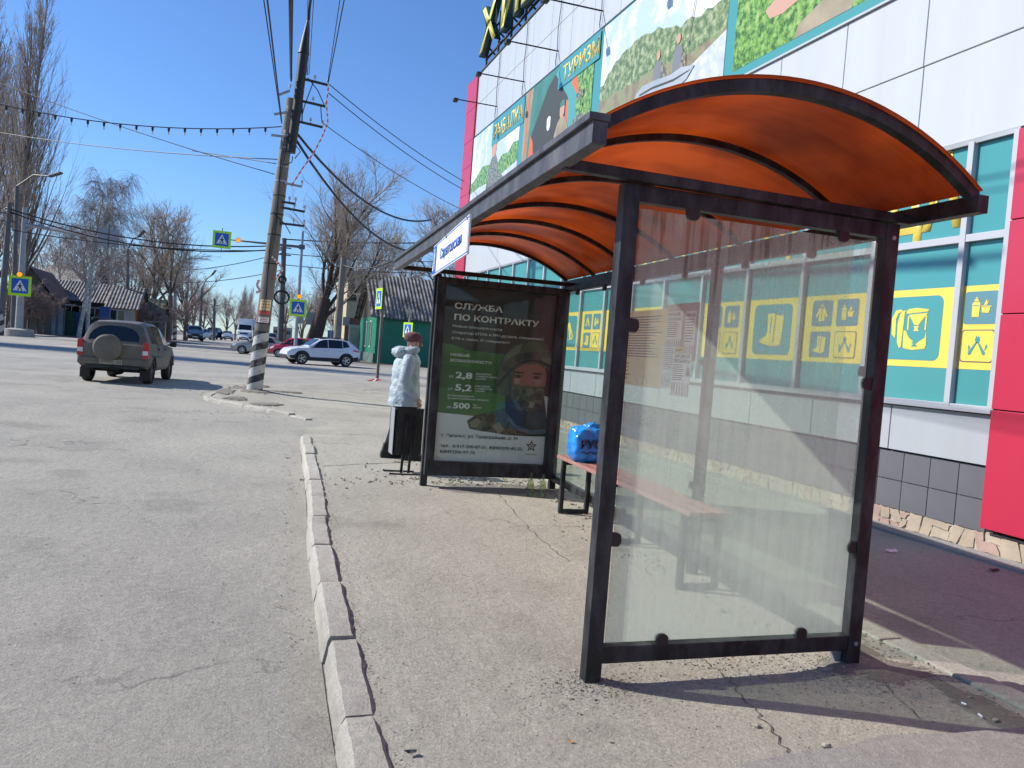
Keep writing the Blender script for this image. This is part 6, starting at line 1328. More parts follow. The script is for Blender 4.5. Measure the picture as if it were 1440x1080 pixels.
t = thing('board_fence', 'violet blue fence at the far end by the striped foot pole', 'fence', (xat(228, 112), 112, 0)); boards(t, (xat(222, 112), 112, 0), (xat(243, 112), 112, 0), .05, zat(230, 446, 112), .35, BLW)
t = thing('board_fence', 'long dark fence running past the orange gabled house', 'fence', (xat(205, 96), 94, 0)); boards(t, (xat(190, 90), 90, 0), (xat(221, 104), 104, 0), .05, 2.3, .3, DW)
# right : green garage and cream house
gx = at(526, 505, 60).x; ze_ = zat(560, 447, 60); zr_ = zat(565, 391, 64.5)
GG = mat('green_garage_paint', (.012, .19, .11), .55, 0, .25, .6)
gar = gable('garage', 'long green garage with corrugated slate roof on the right across the side street', gx, gx + 26, 60, 69, ze_, zr_, GG, SLATE, along='x', pitch=.30, amp=.10, cat='garage', over=.5, gmat=MAT['bark_dark'])
for yy_ in (62.5, 64.8):
    b = M(); b.box((gx - .04, yy_, ze_ * .62), (.06, .5, 2.1)); f_ = obj('grille_frame', b, MAT['white_p'], gar); b = M(); b.box((gx - .08, yy_, ze_ * .62), (.04, .3, 1.9)); obj('grille', b, MAT['dark'], f_)
b = M(); b.span((gx - .12, 60 - .05, 0), (gx + .0, 69, .75)); obj('plinth', b, mat('grey_green_plinth', (.10, .16, .14), .9, 0, .3, 2), gar)
for k in range(9): x = gx + .5 + k * 2.7; b = M(); b.box((x + 1.25, 59.97, ze_ * .48), (2.5, .05, ze_ * .9)); obj('door', b, GG, gar)
cr = thing('house', 'tall narrow cream house with two slit windows behind the green garage', 'house', (xat(500, 76), 80, 0)); CRM = mat('cream_render', (.52, .46, .30), .85, 0, .15, .6)
cx0, cx1 = xat(486, 74), xat(521, 74); zc = zat(500, 385, 74)
b = M(); b.span((cx0, 74, 0), (cx1, 84, zc)); obj('wall', b, CRM, cr); b = M(); b.span((cx0 - .3, 73.7, zc), (cx1 + .3, 84.3, zc + .25)); obj('roof', b, MAT['zinc'], cr)
for px_ in (490, 496): window(cr, (xat(px_, 74), 73.97, zat(490, 408, 74)), .38, 2.0, (1, 0, 0), (0, -1, 0), 'zinc_dark')
b = M(); b.span((cx0 - .05, 73.9, 0), (cx1, 74, zat(490, 447, 74))); obj('brick_base', b, BRK, cr)
b = M(); b.box((xat(487, 73.6), 73.7, zat(487, 452, 73.6)), (.6, .3, .8)); obj('meter_box', b, MAT['zinc'], cr)
t = thing('doorway', 'white framed narrow doorway left of the green garage', 'doorway', (xat(500, 69), 69, 0))
b = M(); b.box((xat(499, 69), 69, 1.5), (.9, .1, 3.0)); obj('frame', b, MAT['frame_w'], t); b = M(); b.box((xat(499, 69), 68.94, 1.4), (.6, .06, 2.7)); obj('door', b, PALEW, t)
t = thing('board_fence', 'blue fence glimpsed between the big tree and the cream house', 'fence', (xat(478, 80), 80, 0)); boards(t, (xat(462, 80), 80, 0), (xat(485, 80), 80, 0), .05, 2.5, .3, BLW)
# distant far end
t = thing('tower_block', 'very distant pale building closing the street', 'building', (xat(400, 330), 330, 0)); b = M(); b.span((xat(385, 330), 330, 0), (xat(412, 330), 340, 5.5)); obj('wall', b, PALEW, t)
for k in range(4): window(t, (xat(389 + 6 * k, 330), 329.9, 3.4), 1.6, 1.8, (1, 0, 0), (0, -1, 0))
for k, (px_, py_, y, lb) in enumerate(((359, 455, 120, 'small white sign on a post beside the distant truck'), (438, 448, 70, 'square metal sign back among the branches'))):
    t = thing('road_sign', lb, 'sign', (xat(px_, y), y, 0)); z = zat(px_, py_, y); b = M(); b.tube([(xat(px_, y), y, 0), (xat(px_, y), y, z)], .06, 6); obj('post', b, MAT['zinc'], t); b = M(); b.box((xat(px_, y), y - .08, z), (.8, .05, 1.1)); obj('board', b, MAT['white_p'] if k == 0 else MAT['zinc'], t)

# ---------------------------------------------------------------- bare trees
def make_tree(kind, h, seed, trunk_m, twig_m, dens=1.0):
    """returns (trunk mesh, crown mesh) standing at the origin"""
    r = random.Random(seed); T = M(); K = M()
    G_ = lambda s: r.gauss(0, s)
    def limb(mb, p, d, L_, r0, r1, nseg, wob, trop, sides):
        pts = [p.copy()]; q = p.copy(); dd = d.normalized()
        for k in range(nseg):
            dd = (dd + V((G_(wob), G_(wob), G_(wob) + trop))).normalized(); q = q + dd * (L_ / nseg); pts.append(q.copy())
        mb.tube(pts, [r0 + (r1 - r0) * k / nseg for k in range(nseg + 1)], sides, cap=False); return pts
    def along(pts, t):
        s = t * (len(pts) - 1); i = min(int(s), len(pts) - 2); f = s - i; return pts[i].lerp(pts[i + 1], f), (pts[i + 1] - pts[i]).normalized()
    def side(d, ang):
        a = r.uniform(0, 6.2832); o = d.orthogonal().normalized(); o.rotate(Matrix.Rotation(a, 3, d)); return (d * math.cos(ang) + o * math.sin(ang)).normalized()
    S_ = h / 12.0
    if kind == 'poplar':
        ms = []
        for j in range(2):
            tp = limb(T, V((G_(.15) + j * .8, G_(.1), 0)), V((.04 * (1 - 2 * j), 0, 1)), h * (.97 - .1 * j), .20 * S_ * .8, .03, 16, .018, .0, 8); ms.append(tp)
        for tp in ms:
            for k in range(int(80 * dens)):
                t = .10 + .88 * (k / (80 * dens)); p, d = along(tp, t); L1 = h * (.34 * (1 - t) + .07) * r.uniform(.7, 1.15)
                b1 = limb(T if k % 3 == 0 else K, p, side(d, r.uniform(.35, .65)), L1, .05 * S_ * (1.1 - t), .010, 7, .035, .13, 4)
                for _ in range(int(9 * dens)):
                    q, e = along(b1, r.uniform(.15, 1)); b2 = limb(K, q, side(e, r.uniform(.3, .6)), L1 * r.uniform(.2, .42), .016, .006, 3, .05, .14, 3)
                    for _ in range(3): q2, e2 = along(b2, r.uniform(.2, 1)); limb(K, q2, side(e2, .45), L1 * .12, .010, .005, 2, .05, .12, 3)
    elif kind == 'birch':
        tp = limb(T, V((0, 0, 0)), V((G_(.05), 0, 1)), h * .97, .16 * S_, .02, 14, .035, .01, 8)
        for k in range(int(34 * dens)):
            t = .25 + .73 * k / (34 * dens); p, d = along(tp, t); L1 = h * (.30 * (1 - t) + .10) * r.uniform(.7, 1.2)
            b1 = limb(T if k % 2 == 0 else K, p, side(d, r.uniform(.5, .85)), L1, .05 * S_ * (1.15 - t), .012, 6, .07, .02, 4)
            for _ in range(int(7 * dens)):
                q, e = along(b1, r.uniform(.25, 1)); b2 = limb(K, q, side(e, r.uniform(.5, 1.0)), L1 * r.uniform(.25, .5), .018, .009, 4, .08, -.05, 3)
                for _ in range(int(5 * dens)):
                    q2, e2 = along(b2, r.uniform(.2, 1)); limb(K, q2, (side(e2, .7) + V((0, 0, -.5))).normalized(), h * r.uniform(.06, .15), .011, .006, 4, .06, -.45, 3)
    else:
        if kind == 'big': tp = limb(T, V((0, 0, -.1)), V((.42, 0, 1)), h * .30, .62 * S_ * .8, .40 * S_ * .8, 7, .04, .05, 12); n0, a0, a1 = 8, .35, .85
        elif kind == 'pruned': tp = limb(T, V((0, 0, -.1)), V((G_(.05), 0, 1)), h * .34, .30 * S_, .22 * S_, 5, .04, .02, 9); n0, a0, a1 = 7, .2, .6
        else: tp = limb(T, V((0, 0, -.1)), V((G_(.06), 0, 1)), h * .26, .26 * S_, .18 * S_, 5, .04, .02, 8); n0, a0, a1 = 7, .25, .8
        for i in range(n0):
            p, d = along(tp, 1.0 if i < 4 else r.uniform(.6, 1)); L1 = h * r.uniform(.42, .62)
            d0 = side(V((0, 0, 1)) if kind != 'big' else V((.12, 0, 1)).normalized(), r.uniform(a0 * .4, a1)); b1 = limb(T, p, d0, L1, .115 * S_, .025 * S_, 8, .09, .05, 6)
            for _ in range(int(10 * dens)):
                t = r.uniform(.2, 1); q, e = along(b1, t); L2 = L1 * r.uniform(.3, .55) * (1.2 - t * .6); b2 = limb(T if r.random() < .3 else K, q, side(e, r.uniform(.4, .9)), L2, .038 * S_, .013, 5, .10, .06, 4)
                for _ in range(int(8 * dens)):
                    q2, e2 = along(b2, r.uniform(.15, 1)); L3 = L2 * r.uniform(.3, .55); b3 = limb(K, q2, side(e2, r.uniform(.4, .9)), L3, .020, .009, 3, .12, .06, 3)
                    for _ in range(int(4 * dens)):
                        q3, e3 = along(b3, r.uniform(.2, 1)); limb(K, q3, side(e3, r.uniform(.3, .8)), L3 * r.uniform(.4, .7), .010, .005, 2, .1, .05, 3)
    tm_, km = T.mesh('trunk'), K.mesh('crown')
    for me in (tm_, km): me.shade_smooth()
    tm_.materials.append(MAT[trunk_m]); km.materials.append(MAT[twig_m]); return tm_, km
def tree(name, label, meshes, x, y, s=1.0, rz=0, grp=None, cat='tree'):
    t = thing(name, label, cat, (x, y, 0), grp); t.rotation_euler.z = rz; t.scale = (s, s, s) if not isinstance(s, tuple) else s
    link('trunk', meshes[0], None, t); link('crown', meshes[1], None, t); return t
TP = make_tree('poplar', 25, 1, 'bark', 'twig'); TB = make_tree('birch', 17, 2, 'birch', 'twig'); TB2 = make_tree('birch', 16, 12, 'birch', 'twig_red')
TN = make_tree('big', 17, 5, 'bark_dark', 'twig_grey', 1.45); TRn = make_tree('pruned', 15, 6, 'bark', 'twig_grey', 1.1); TR1 = make_tree('round', 14, 7, 'bark', 'twig', .9); TR2 = make_tree('round', 13, 8, 'bark', 'twig_red', .9)
tree('poplar_tree', 'very tall bare poplar reaching past the top left corner', TP, xat(14, 80), 80, (1.0, 1.0, 1.25))
tree('poplar_tree', 'second tall bare poplar half cut off by the left edge', TP, xat(-22, 86), 86, 1.2, 2.1)
tree('birch_tree', 'left of the two bare white birches before the dark low house', TB, xat(112, 84), 84, zat(105, 236, 84) / 17, .3)
tree('birch_tree', 'right of the two bare white birches before the dark low house', TB2, xat(124, 85), 85, zat(130, 240, 85) / 16, 1.2)
tree('birch_tree', 'smaller birch standing behind the brown roofed house', TB2, xat(80, 104), 104, zat(80, 285, 104) / 16, 2.2)
tree('birch_tree', 'drooping birch right of the hanging sign back', TB, xat(165, 100), 100, zat(170, 280, 100) / 17, 4.0)
tree('lime_tree', 'broad bare tree with rounded crown right of the orange gable', TRn, xat(238, 104), 104, zat(240, 300, 104) / 14, 0)
tree('lime_tree', 'bare tree with upright limbs left of the rounded one', TRn, xat(212, 108), 108, zat(212, 292, 108) / 14, 2)
fl = [(262, 118, 345, TR1), (205, 122, 330, TR2), (185, 118, 345, TR1), (288, 150, 402, TR2), (300, 165, 405, TR1), (318, 170, 408, TR2), (332, 185, 415, TR1), (275, 140, 380, TR2), (345, 260, 402, TP), (350, 270, 404, TP), (338, 250, 410, TP), (358, 230, 425, TR1), (150, 116, 330, TR2), (60, 118, 320, TR1), (95, 120, 330, TR2), (365, 210, 432, TR2)]
FL = ['beyond the parked pale cars', 'behind the shed with greenish roof', 'behind the orange gable', 'above the oncoming dark car', 'behind the small distant pole', 'above the small white oncoming car', 'left of the white truck', 'behind the striped foot pole', 'tallest narrow one of the far trees', 'narrow one right beside the tallest far tree', 'narrow one left of the tallest far tree', 'right above the white truck', 'behind the corrugated roof', 'left of the pale hipped roof', 'right of the pale hipped roof', 'just left of the leaning pole foot']
for i, (px_, y, pt_y, ms) in enumerate(fl):
    hh = {id(TR1): 12.5, id(TR2): 11.8, id(TP): 25}[id(ms)]; z = zat(px_, pt_y, y)
    tree('bare_tree' if ms is not TP else 'poplar_tree', 'distant bare tree ' + FL[i], ms, xat(px_, y), y, z / hh, i * 1.3, 'distant bare trees along the street')
tree('old_willow', 'big old bare tree with thick dark slanting trunk right of the leaning pole', TN, xat(434, 60), 60, zat(450, 232, 60) / 15.2, .2)
for i, (px_, y, pt_y, lb) in enumerate(((402, 84, 395, 'behind the red car'), (428, 88, 398, 'behind the right sign mast'), (450, 92, 402, 'behind the dark slanting trunk'), (470, 86, 408, 'behind the slanting grey pole'), (520, 96, 330, 'behind the cream house'), (570, 100, 340, 'behind the garage roof'), (640, 98, 300, 'hidden mostly behind the shelter'))):
    z = zat(px_, pt_y, y); tree('bare_tree', 'bushy bare tree ' + lb, TR2 if i % 2 else TRn, xat(px_, y), y, z / (11.8 if i % 2 else 13.5), i * 2.0, 'bushy bare trees on the right')
# tangled bushes by the left house
TBu = make_tree('round', 5, 21, 'bark', 'twig_red', .9)
for i, (px_, y, s) in enumerate(((12, 80, 1.0), (40, 81, 1.05), (55, 82, .95), (62, 80.5, .8), (205, 90, .9), (225, 100, 1.1), (262, 112, 1.2), (232, 108, 1.1))):
    tree('bare_bush', ['bushy scrub at the left edge by the striped pole', 'reddish scrub right of the sign mast', 'scrub before the grey green house wall', 'small scrub left of the pale blue gate', 'scrub before the shed with greenish roof', 'scrub left of the violet blue fence', 'scrub behind the oncoming dark car', 'scrub right of the violet blue fence'][i], TBu, xat(px_, y), y, (s * 1.5, s * 1.2, s), i * 1.7, 'bare scrub by the far houses', 'bush')
# conifer
def conifer(x, y, h_, label):
    t = thing('spruce_tree', label, 'tree', (x, y, 0)); b = M(); b.tube([(x, y, 0), (x, y, h_)], [.2, .03], 6); obj('trunk', b, MAT['bark_dark'], t)
    r = random.Random(5); b = M()
    for k in range(2600):
        z = h_ * (.12 + .88 * r.random() ** .8); rr = (h_ - z) * .30 * r.random() ** .4 + .05; a = r.uniform(0, 6.28); p = V((x + rr * math.cos(a), y + rr * math.sin(a), z)); d = V((math.cos(a), math.sin(a), -.5)) * r.uniform(.15, .4); s = V((-math.sin(a), math.cos(a), 0)) * .07
        b.add([p - s, p + s, p + d], [(0, 1, 2)])
    obj('crown', b, mat('dark_needles', (.035, .03, .03), .9), t)
conifer(xat(140, 103), 103, zat(140, 374, 103), 'dark conical tree behind the long corrugated roof')
# tall trees standing just outside the left edge; their shadows fall across the junction
for i, (x, y, s) in enumerate(((-20.5, 50.3, .95), (-24, 52.0, 1.05), (-28, 53.9, 1.15))):
    tree('poplar_tree', 'bare poplar out of view whose shadow crosses the junction, ' + ('nearest', 'middle', 'farthest')[i] + ' of three', TP, x, y, s, i * 1.9, 'poplars left of the frame')

# ---------------------------------------------------------------- vehicles (local: x across, y forward from the rear, z up)
class Car: pass
def car_root(name, label, cat='car', grp=None): return thing(name, label, cat, (0, 0, 0), grp)
def ring(s):
    y, zb, zs, zr, wb, ws, wr = s; z5 = zs + (zr - zs) * .82; w5 = ws + (wr - ws) * .8
    half = [(wb * .93, zb), (wb, zb + .10), (max(wb, ws) + .012, zb + (zs - zb) * .55), (ws, zs), (w5, z5), (wr * .88, zr - (zr - zs) * .04), (wr * .45, zr)]
    return [V((x, y, z)) for x, z in half] + [V((-x, y, z)) for x, z in reversed(half)]
def sect(S_, y):
    if y <= S_[0][0]: return S_[0]
    for a, c in zip(S_, S_[1:]):
        if y <= c[0]: t = (y - a[0]) / (c[0] - a[0]); return tuple(a[i] + (c[i] - a[i]) * t for i in range(7))
    return S_[-1]
def side_pt(S_, y, f, s, off=.006):     # f: 0..1 sill to belt (negative side) -> use z for the door zone, else fraction of the glass
    q = sect(S_, y); _, zb, zs, zr, wb, ws, wr = q
    if f >= 0: z = zs + (zr - zs) * f; x = ws + (wr - ws) * .8 * (f / .82)
    else:
        t = 1 + f; z = zb + (zs - zb) * t; xm = max(wb, ws) + .012
        x = (wb + (xm - wb) * min(1, t / .55)) if t < .55 else xm + (ws - xm) * (t - .55) / .45
    return V((s * (x + off), y, z))
def build_body(root, S_, wheels, wr_, paint, arch=1.13, nm='body'):
    b = M(); b.loft([ring(s) for s in S_]); me = b.mesh('tmp'); o = bpy.data.objects.new('tmp', me); COL.objects.link(o)
    bm = bmesh.new(); bm.from_mesh(me); bmesh.ops.recalc_face_normals(bm, faces=bm.faces); bm.to_mesh(me); bm.free()
    cuts = []
    for (x, y) in wheels:
        c = M(); s = 1 if x > 0 else -1; c.tube([(s * (abs(x) - .22), y, wr_ * 1.0), (s * (abs(x) + .4), y, wr_ * 1.0)], wr_ * arch, 28); co = bpy.data.objects.new('cut', c.mesh('cut')); COL.objects.link(co); cuts.append(co)
        bm = bmesh.new(); bm.from_mesh(co.data); bmesh.ops.recalc_face_normals(bm, faces=bm.faces); bm.to_mesh(co.data); bm.free()
        m_ = o.modifiers.new('b', 'BOOLEAN'); m_.operation = 'DIFFERENCE'; m_.object = co; m_.solver = 'EXACT'
    bpy.context.view_layer.update(); dg = bpy.context.evaluated_depsgraph_get(); me2 = bpy.data.meshes.new_from_object(o.evaluated_get(dg)); me2.name = nm
    for c in cuts: bpy.data.objects.remove(c)
    bpy.data.objects.remove(o)
    bo = link(nm, me2, paint, root, True, 32); md = bo.modifiers.new('bevel', 'BEVEL'); md.width = .03; md.segments = 3; md.limit_method = 'ANGLE'; md.angle_limit = R(28); md.harden_normals = False; ORG[bo.name] = V((0, 0, 0)); return bo
def side_panel(root, S_, pts, s, mt, nm, off=.006, t_=.006, par=None):
    P = [side_pt(S_, y, f, s, off) for y, f in pts]; b = M(); c = sum(P, V((0, 0, 0))) / len(P)
    nrm = V((s, 0, .0)); k = len(P); vs = P + [p + nrm * t_ for p in P]
    fs = [tuple(range(k, 2 * k))] + [(i, (i + 1) % k, k + (i + 1) % k, k + i) for i in range(k)]
    b.add(vs, fs); return obj(nm, b, mt, par or root)
def wheel(root, x, y, r_, wd, spokes=5, rimm='alloy', dirty=False):
    s = 1 if x > 0 else -1; c = V((x, y, r_)); b = M(); n_ = 28; prof = [(-.5, .62), (-.5, .90), (-.42, .985), (-.2, 1.0), (.2, 1.0), (.42, .985), (.5, .90), (.5, .62)]
    rings = [[c + V((u * wd, v * r_ * math.cos(6.2832 * k / n_), v * r_ * math.sin(6.2832 * k / n_))) for u, v in prof] for k in range(n_)]
    rings.append(rings[0]); b.loft(rings, cap=False); ty = obj('wheel', b, MAT['rubber'], root, smooth=True, sharp=40)
    b = M(); xo = x + s * wd * .30; b.tube([(x - s * wd * .2, y, r_), (xo - s * .03, y, r_)], r_ * .64, 24); obj('rim_back', b, MAT['under'], ty)
    b = M()
    for k in range(n_): pass
    b.tube([(xo - s * .02, y, r_), (xo + s * .02, y, r_)], r_ * .14, 12); 
    rr = []
    for k in range(spokes):
        a = 6.2832 * k / spokes
        for da in ((-.13, .13) if spokes <= 6 else (0,)):
            d0 = V((0, math.cos(a), math.sin(a))); d1 = V((0, math.cos(a + da), math.sin(a + da))); b.bar(V((xo, y, r_)) + d0 * r_ * .08, V((xo - s * .01, y, r_)) + d1 * r_ * .62, .045 * r_ / .33, .035, up=(1, 0, 0))
    rg = [[V((xo + u, y + v * r_ * math.cos(6.2832 * k / n_), r_ + v * r_ * math.sin(6.2832 * k / n_))) for u, v in ((-.05, .60), (.02, .60), (.025, .66), (-.05, .66))] for k in range(n_)]; rg.append(rg[0]); b.loft(rg, cap=False)
    obj('rim', b, MAT[rimm], ty); return ty
def endglass(root, ya, za, wa, yb, zb_, wb_, mt, nm, sgn):     # trapezoid between lower edge (ya,za,half wa) and upper (yb,zb_,half wb_)
    n_ = V((0, sgn * abs(zb_ - za), abs(yb - ya))).normalized(); P = [V((-wa, ya, za)), V((wa, ya, za)), V((wb_, yb, zb_)), V((-wb_, yb, zb_))]; P = [p + n_ * .012 for p in P]
    b = M(); b.plate(P, n_, .006); return obj(nm, b, mt, root)
def box_part(root, c, d, mt, nm, bev=.015, par=None, rz=0): b = M(); b.box(c, d, rz); return obj(nm, b, mt, par or root, bevel=bev)

# --- muddy off-roader
MUD = mat('muddy_olive_paint', (.11, .10, .08), .5, 0, .3, 1.5, dirt=.9, dirtcol=(.20, .17, .13), coat=.05); MUD2 = mat('muddy_dark_paint', (.13, .115, .09), .7, 0, .25, 2, dirt=.6, dirtcol=(.20, .17, .13))
suv = car_root('parked_car', 'muddy olive brown off-roader with covered spare wheel, driving away on the left', 'car'); suv.name = 'off_road_car'; ORG[suv.name] = V((0, 0, 0))
S1 = [(0.0, .52, 1.0, 1.02, .80, .80, .70), (.05, .44, 1.02, 1.08, .84, .83, .72), (.30, .40, 1.03, 1.60, .86, .84, .58), (.55, .36, 1.03, 1.645, .86, .845, .595), (1.3, .34, 1.02, 1.66, .86, .845, .60), (2.0, .34, 1.01, 1.64, .86, .845, .595), (2.40, .34, 1.0, 1.56, .86, .84, .575), (3.0, .34, .98, 1.04, .86, .83, .70), (3.5, .36, .95, .99, .85, .80, .68), (3.78, .42, .86, .92, .82, .76, .62), (3.88, .48, .75, .80, .76, .70, .55)]
WH = [(-.70, .68), (.70, .68), (-.70, 3.13), (.70, 3.13)]
build_body(suv, S1, WH, .345, MUD)
for (x, y) in WH: wheel(suv, x + (.04 if x > 0 else -.04), y, .345, .21, 5, 'zinc_dark')
for s in (-1, 1):
    side_panel(suv, S1, [(.50, .10), (1.02, .10), (1.02, .84), (.62, .82)], s, MAT['glass_dark'], 'side_window')
    side_panel(suv, S1, [(1.12, .08), (1.85, .08), (1.85, .84), (1.12, .85)], s, MAT['glass_dark'], 'side_window')
    side_panel(suv, S1, [(1.93, .08), (2.72, .08), (2.36, .82), (1.93, .84)], s, MAT['glass_dark'], 'side_window')
    side_panel(suv, S1, [(.36, -.40), (3.7, -.40), (3.7, -.46), (.36, -.46)], s, MAT['plastic_dark'], 'side_moulding')
    for y in (1.07, 1.89, 2.75): side_panel(suv, S1, [(y, -.85), (y + .012, -.85), (y + .012, -.02), (y, -.02)], s, MAT['under'], 'door_gap', .003, .002)
    for y in (1.2, 2.02): side_panel(suv, S1, [(y, -.16), (y + .16, -.16), (y + .16, -.10), (y, -.10)], s, MAT['plastic_dark'], 'door_handle', .01, .02)
    b = M(); b.loft([[V((s * x, y, z)) for x, y, z in ((.69, yy, .68), (.855, yy, .70), (.85, yy, 1.10), (.72, yy, 1.12))] for yy in (-.012, .06)]); tl = obj('tail_lamp', b, MAT['lamp_red'], suv, bevel=.012)
    box_part(suv, (s * .775, -.016, .84), (.13, .012, .11), MAT['lamp_clear'], 'reverse_lens', .003, tl)
    b = M(); b.tube([(s * .63, .35, 1.62), (s * .635, .45, 1.68), (s * .64, 2.2, 1.70), (s * .63, 2.35, 1.64)], .018, 6); obj('roof_rail', b, MAT['plastic_dark'], suv, smooth=True)
    box_part(suv, (s * .72, .30, .24), (.24, .02, .26), MAT['rubber'], 'mud_flap', .004)
    box_part(suv, (s * .98, 2.62, 1.08), (.18, .10, .16), MAT['plastic_dark'], 'mirror', .03); b = M(); b.bar((s * .84, 2.62, 1.04), (s * .93, 2.62, 1.06), .04, .04); obj('mirror_arm', b, MAT['plastic_dark'], suv)
    b = M(); b.tube([(s * .62, 3.84, .78), (s * .62, 3.90, .77)], .09, 14); obj('headlight', b, MAT['lamp_clear'], suv)
b = M(); n_ = V((0, -.42, .19)).normalized(); P = []
for u, v in ((-.62, .04), (.60, .04), (.60, .35), (.54, .62), (.42, .82), (.22, .93), (-.22, .95), (-.44, .84), (-.56, .62), (-.62, .35)): P.append(V((u * (1 - .10 * v), .075 + .19 * v, 1.10 + .42 * v)) + n_ * .012)
b.plate(P, n_, .006); obj('rear_window', b, MAT['glass_dark'], suv)
endglass(suv, 2.95, 1.05, .66, 2.44, 1.53, .56, MAT['glass_dark'], 'windscreen', 1)
for z in (1.0,): box_part(suv, (0, .02, .575), (1.66, .14, .19), MUD2, 'rear_bumper', .04)
box_part(suv, (0, 3.86, .5), (1.6, .16, .22), MAT['plastic_dark'], 'front_bumper', .04)
box_part(suv, (0, -.02, .43), (1.3, .05, .08), MAT['plastic_dark'], 'bumper_sill', .01)
b = M(); b.tube([(-.10, -.035, .93), (-.10, -.05, .93), (-.10, -.20, .93), (-.10, -.235, .93)], [.30, .345, .345, .30], 36); sw = obj('spare_wheel', b, MUD2, suv, smooth=True, sharp=30)
b = M(); b.tube([(-.10, -.235, .93), (-.10, -.248, .93)], [.26, .22], 32); obj('cover_disc', b, MUD2, sw, smooth=True)
b = M(); b.span((-.30, -.075, .505), (.24, -.055, .62)); pl_ = obj('number_plate', b, mat('dirty_plate', (.36, .33, .28), .6, 0, .2, 8), suv)
text('М703ХЕ 164', .095, (-.275, -.077, .528), (1, 0, 0), (0, 0, 1), MAT['ink'], pl_, ext=.001, width=.49)
for x in (-.5, .5, .1): b = M(); b.tube([(x, .1, .36), (x, .5, .34)], .05, 8); obj('underbody_tube', b, MAT['under'], suv)
box_part(suv, (0, 2.0, .40), (1.3, 3.4, .16), MAT['under'], 'underbody', .02)
b = M(); b.bar((-.6, .68, .33), (.6, .68, .33), .10, .10); obj('axle', b, MAT['under'], suv); b = M(); b.tube([(0, .60, .33), (0, .76, .33)], .13, 12); obj('differential', b, MAT['under'], suv)
b = M(); b.bar((-.2, -.02, .40), (.2, -.02, .40), .05, .05); b.tube([(0, -.1, .40), (0, -.1, .47)], .025, 8); obj('tow_bar', b, MAT['under'], suv)
box_part(suv, (.10, .005, .885), (.16, .02, .025), MAT['plastic_dark'], 'boot_handle', .004); box_part(suv, (.52, -.0, .80), (.13, .01, .02), MAT['zinc_dark'], 'badge', .002)
suv.scale = (.95,) * 3; suv.location = (-3.03, 21.3, -.012); suv.rotation_euler.z = R(-5.5)

# --- white crossover
WP = mat('white_car_paint', (.74, .75, .77), .22, 0, .04, 1, coat=.6)
wc = car_root('parked_car', 'white crossover with dark roof and two-tone alloy wheels parked side-on at the junction')
S2 = [(0.0, .50, .92, .95, .72, .74, .60), (.08, .36, .98, 1.08, .82, .82, .66), (.34, .30, 1.02, 1.30, .87, .86, .66), (.62, .27, 1.02, 1.52, .89, .88, .63), (1.2, .25, 1.00, 1.60, .89, .89, .64), (1.9, .25, .98, 1.61, .89, .89, .64), (2.45, .25, .97, 1.54, .89, .88, .62), (3.12, .25, .97, 1.04, .89, .87, .72), (3.75, .26, .93, .98, .88, .84, .68), (4.15, .30, .82, .88, .84, .78, .60), (4.33, .40, .66, .72, .74, .68, .5)]
WH2 = [(-.76, .88), (.76, .88), (-.76, 3.51), (.76, 3.51)]
build_body(wc, S2, WH2, .345, WP, 1.16)
for (x, y) in WH2: wheel(wc, x + (.03 if x > 0 else -.03), y, .345, .22, 5)
for s in (-1, 1):
    side_panel(wc, S2, [(.70, .30), (1.10, .14), (1.10, .86), (.86, .84)], s, MAT['glass_dark'], 'side_window')
    side_panel(wc, S2, [(1.14, .10), (1.98, .08), (1.98, .88), (1.14, .88)], s, MAT['glass_dark'], 'side_window')
    side_panel(wc, S2, [(2.02, .08), (2.98, .06), (2.5, .76), (2.3, .86), (2.02, .88)], s, MAT['glass_dark'], 'side_window')
    side_panel(wc, S2, [(1.25, -.97), (3.12, -.97), (3.12, -.72), (1.25, -.70)], s, MAT['plastic_dark'], 'sill_cladding', .004, .02)
    for (y0_, y1_) in ((.12, .48), (3.92, 4.2)): side_panel(wc, S2, [(y0_, -.97), (y1_, -.97), (y1_, -.64), (y0_, -.60)], s, MAT['plastic_dark'], 'corner_cladding', .004, .02)
    for (x, y) in ((.89, .88), (.89, 3.51)):
        b = M(); rg = []
        for k in range(25):
            a = math.pi * (k / 24) * 1.04 - .06; 
            rg.append([V((s * (x + dx), y + q * math.cos(a), .345 + q * math.sin(a))) for dx, q in ((-.03, .39), (.018, .39), (.018, .455), (-.03, .455))])
        b.loft(rg); obj('arch_cladding', b, MAT['plastic_dark'], wc, smooth=True, sharp=40)
    side_panel(wc, S2, [(.08, -.16), (.50, -.10), (.46, .02), (.10, -.02)], s, MAT['lamp_red'], 'tail_lamp', .006, .02)
    side_panel(wc, S2, [(3.9, -.14), (4.18, -.22), (4.18, -.08), (3.9, -.02)], s, MAT['lamp_clear'], 'headlight', .006, .02)
    for y in (1.12, 2.0, 2.98): side_panel(wc, S2, [(y, -.80), (y + .012, -.80), (y + .012, -.01), (y, -.01)], s, MAT['under'], 'door_gap', .003, .002)
    for y in (1.22, 2.12): side_panel(wc, S2, [(y, -.17), (y + .18, -.17), (y + .18, -.13), (y, -.13)], s, MAT['alloy'], 'door_handle', .01, .02)
    box_part(wc, (s * 1.0, 2.86, 1.05), (.18, .12, .14), MAT['plastic_dark'], 'mirror', .04)
    b = M(); b.tube([(s * .56, .75, 1.56), (s * .58, .9, 1.635), (s * .58, 2.2, 1.645), (s * .56, 2.35, 1.58)], .016, 6); obj('roof_rail', b, MAT['plastic_dark'], wc, smooth=True)
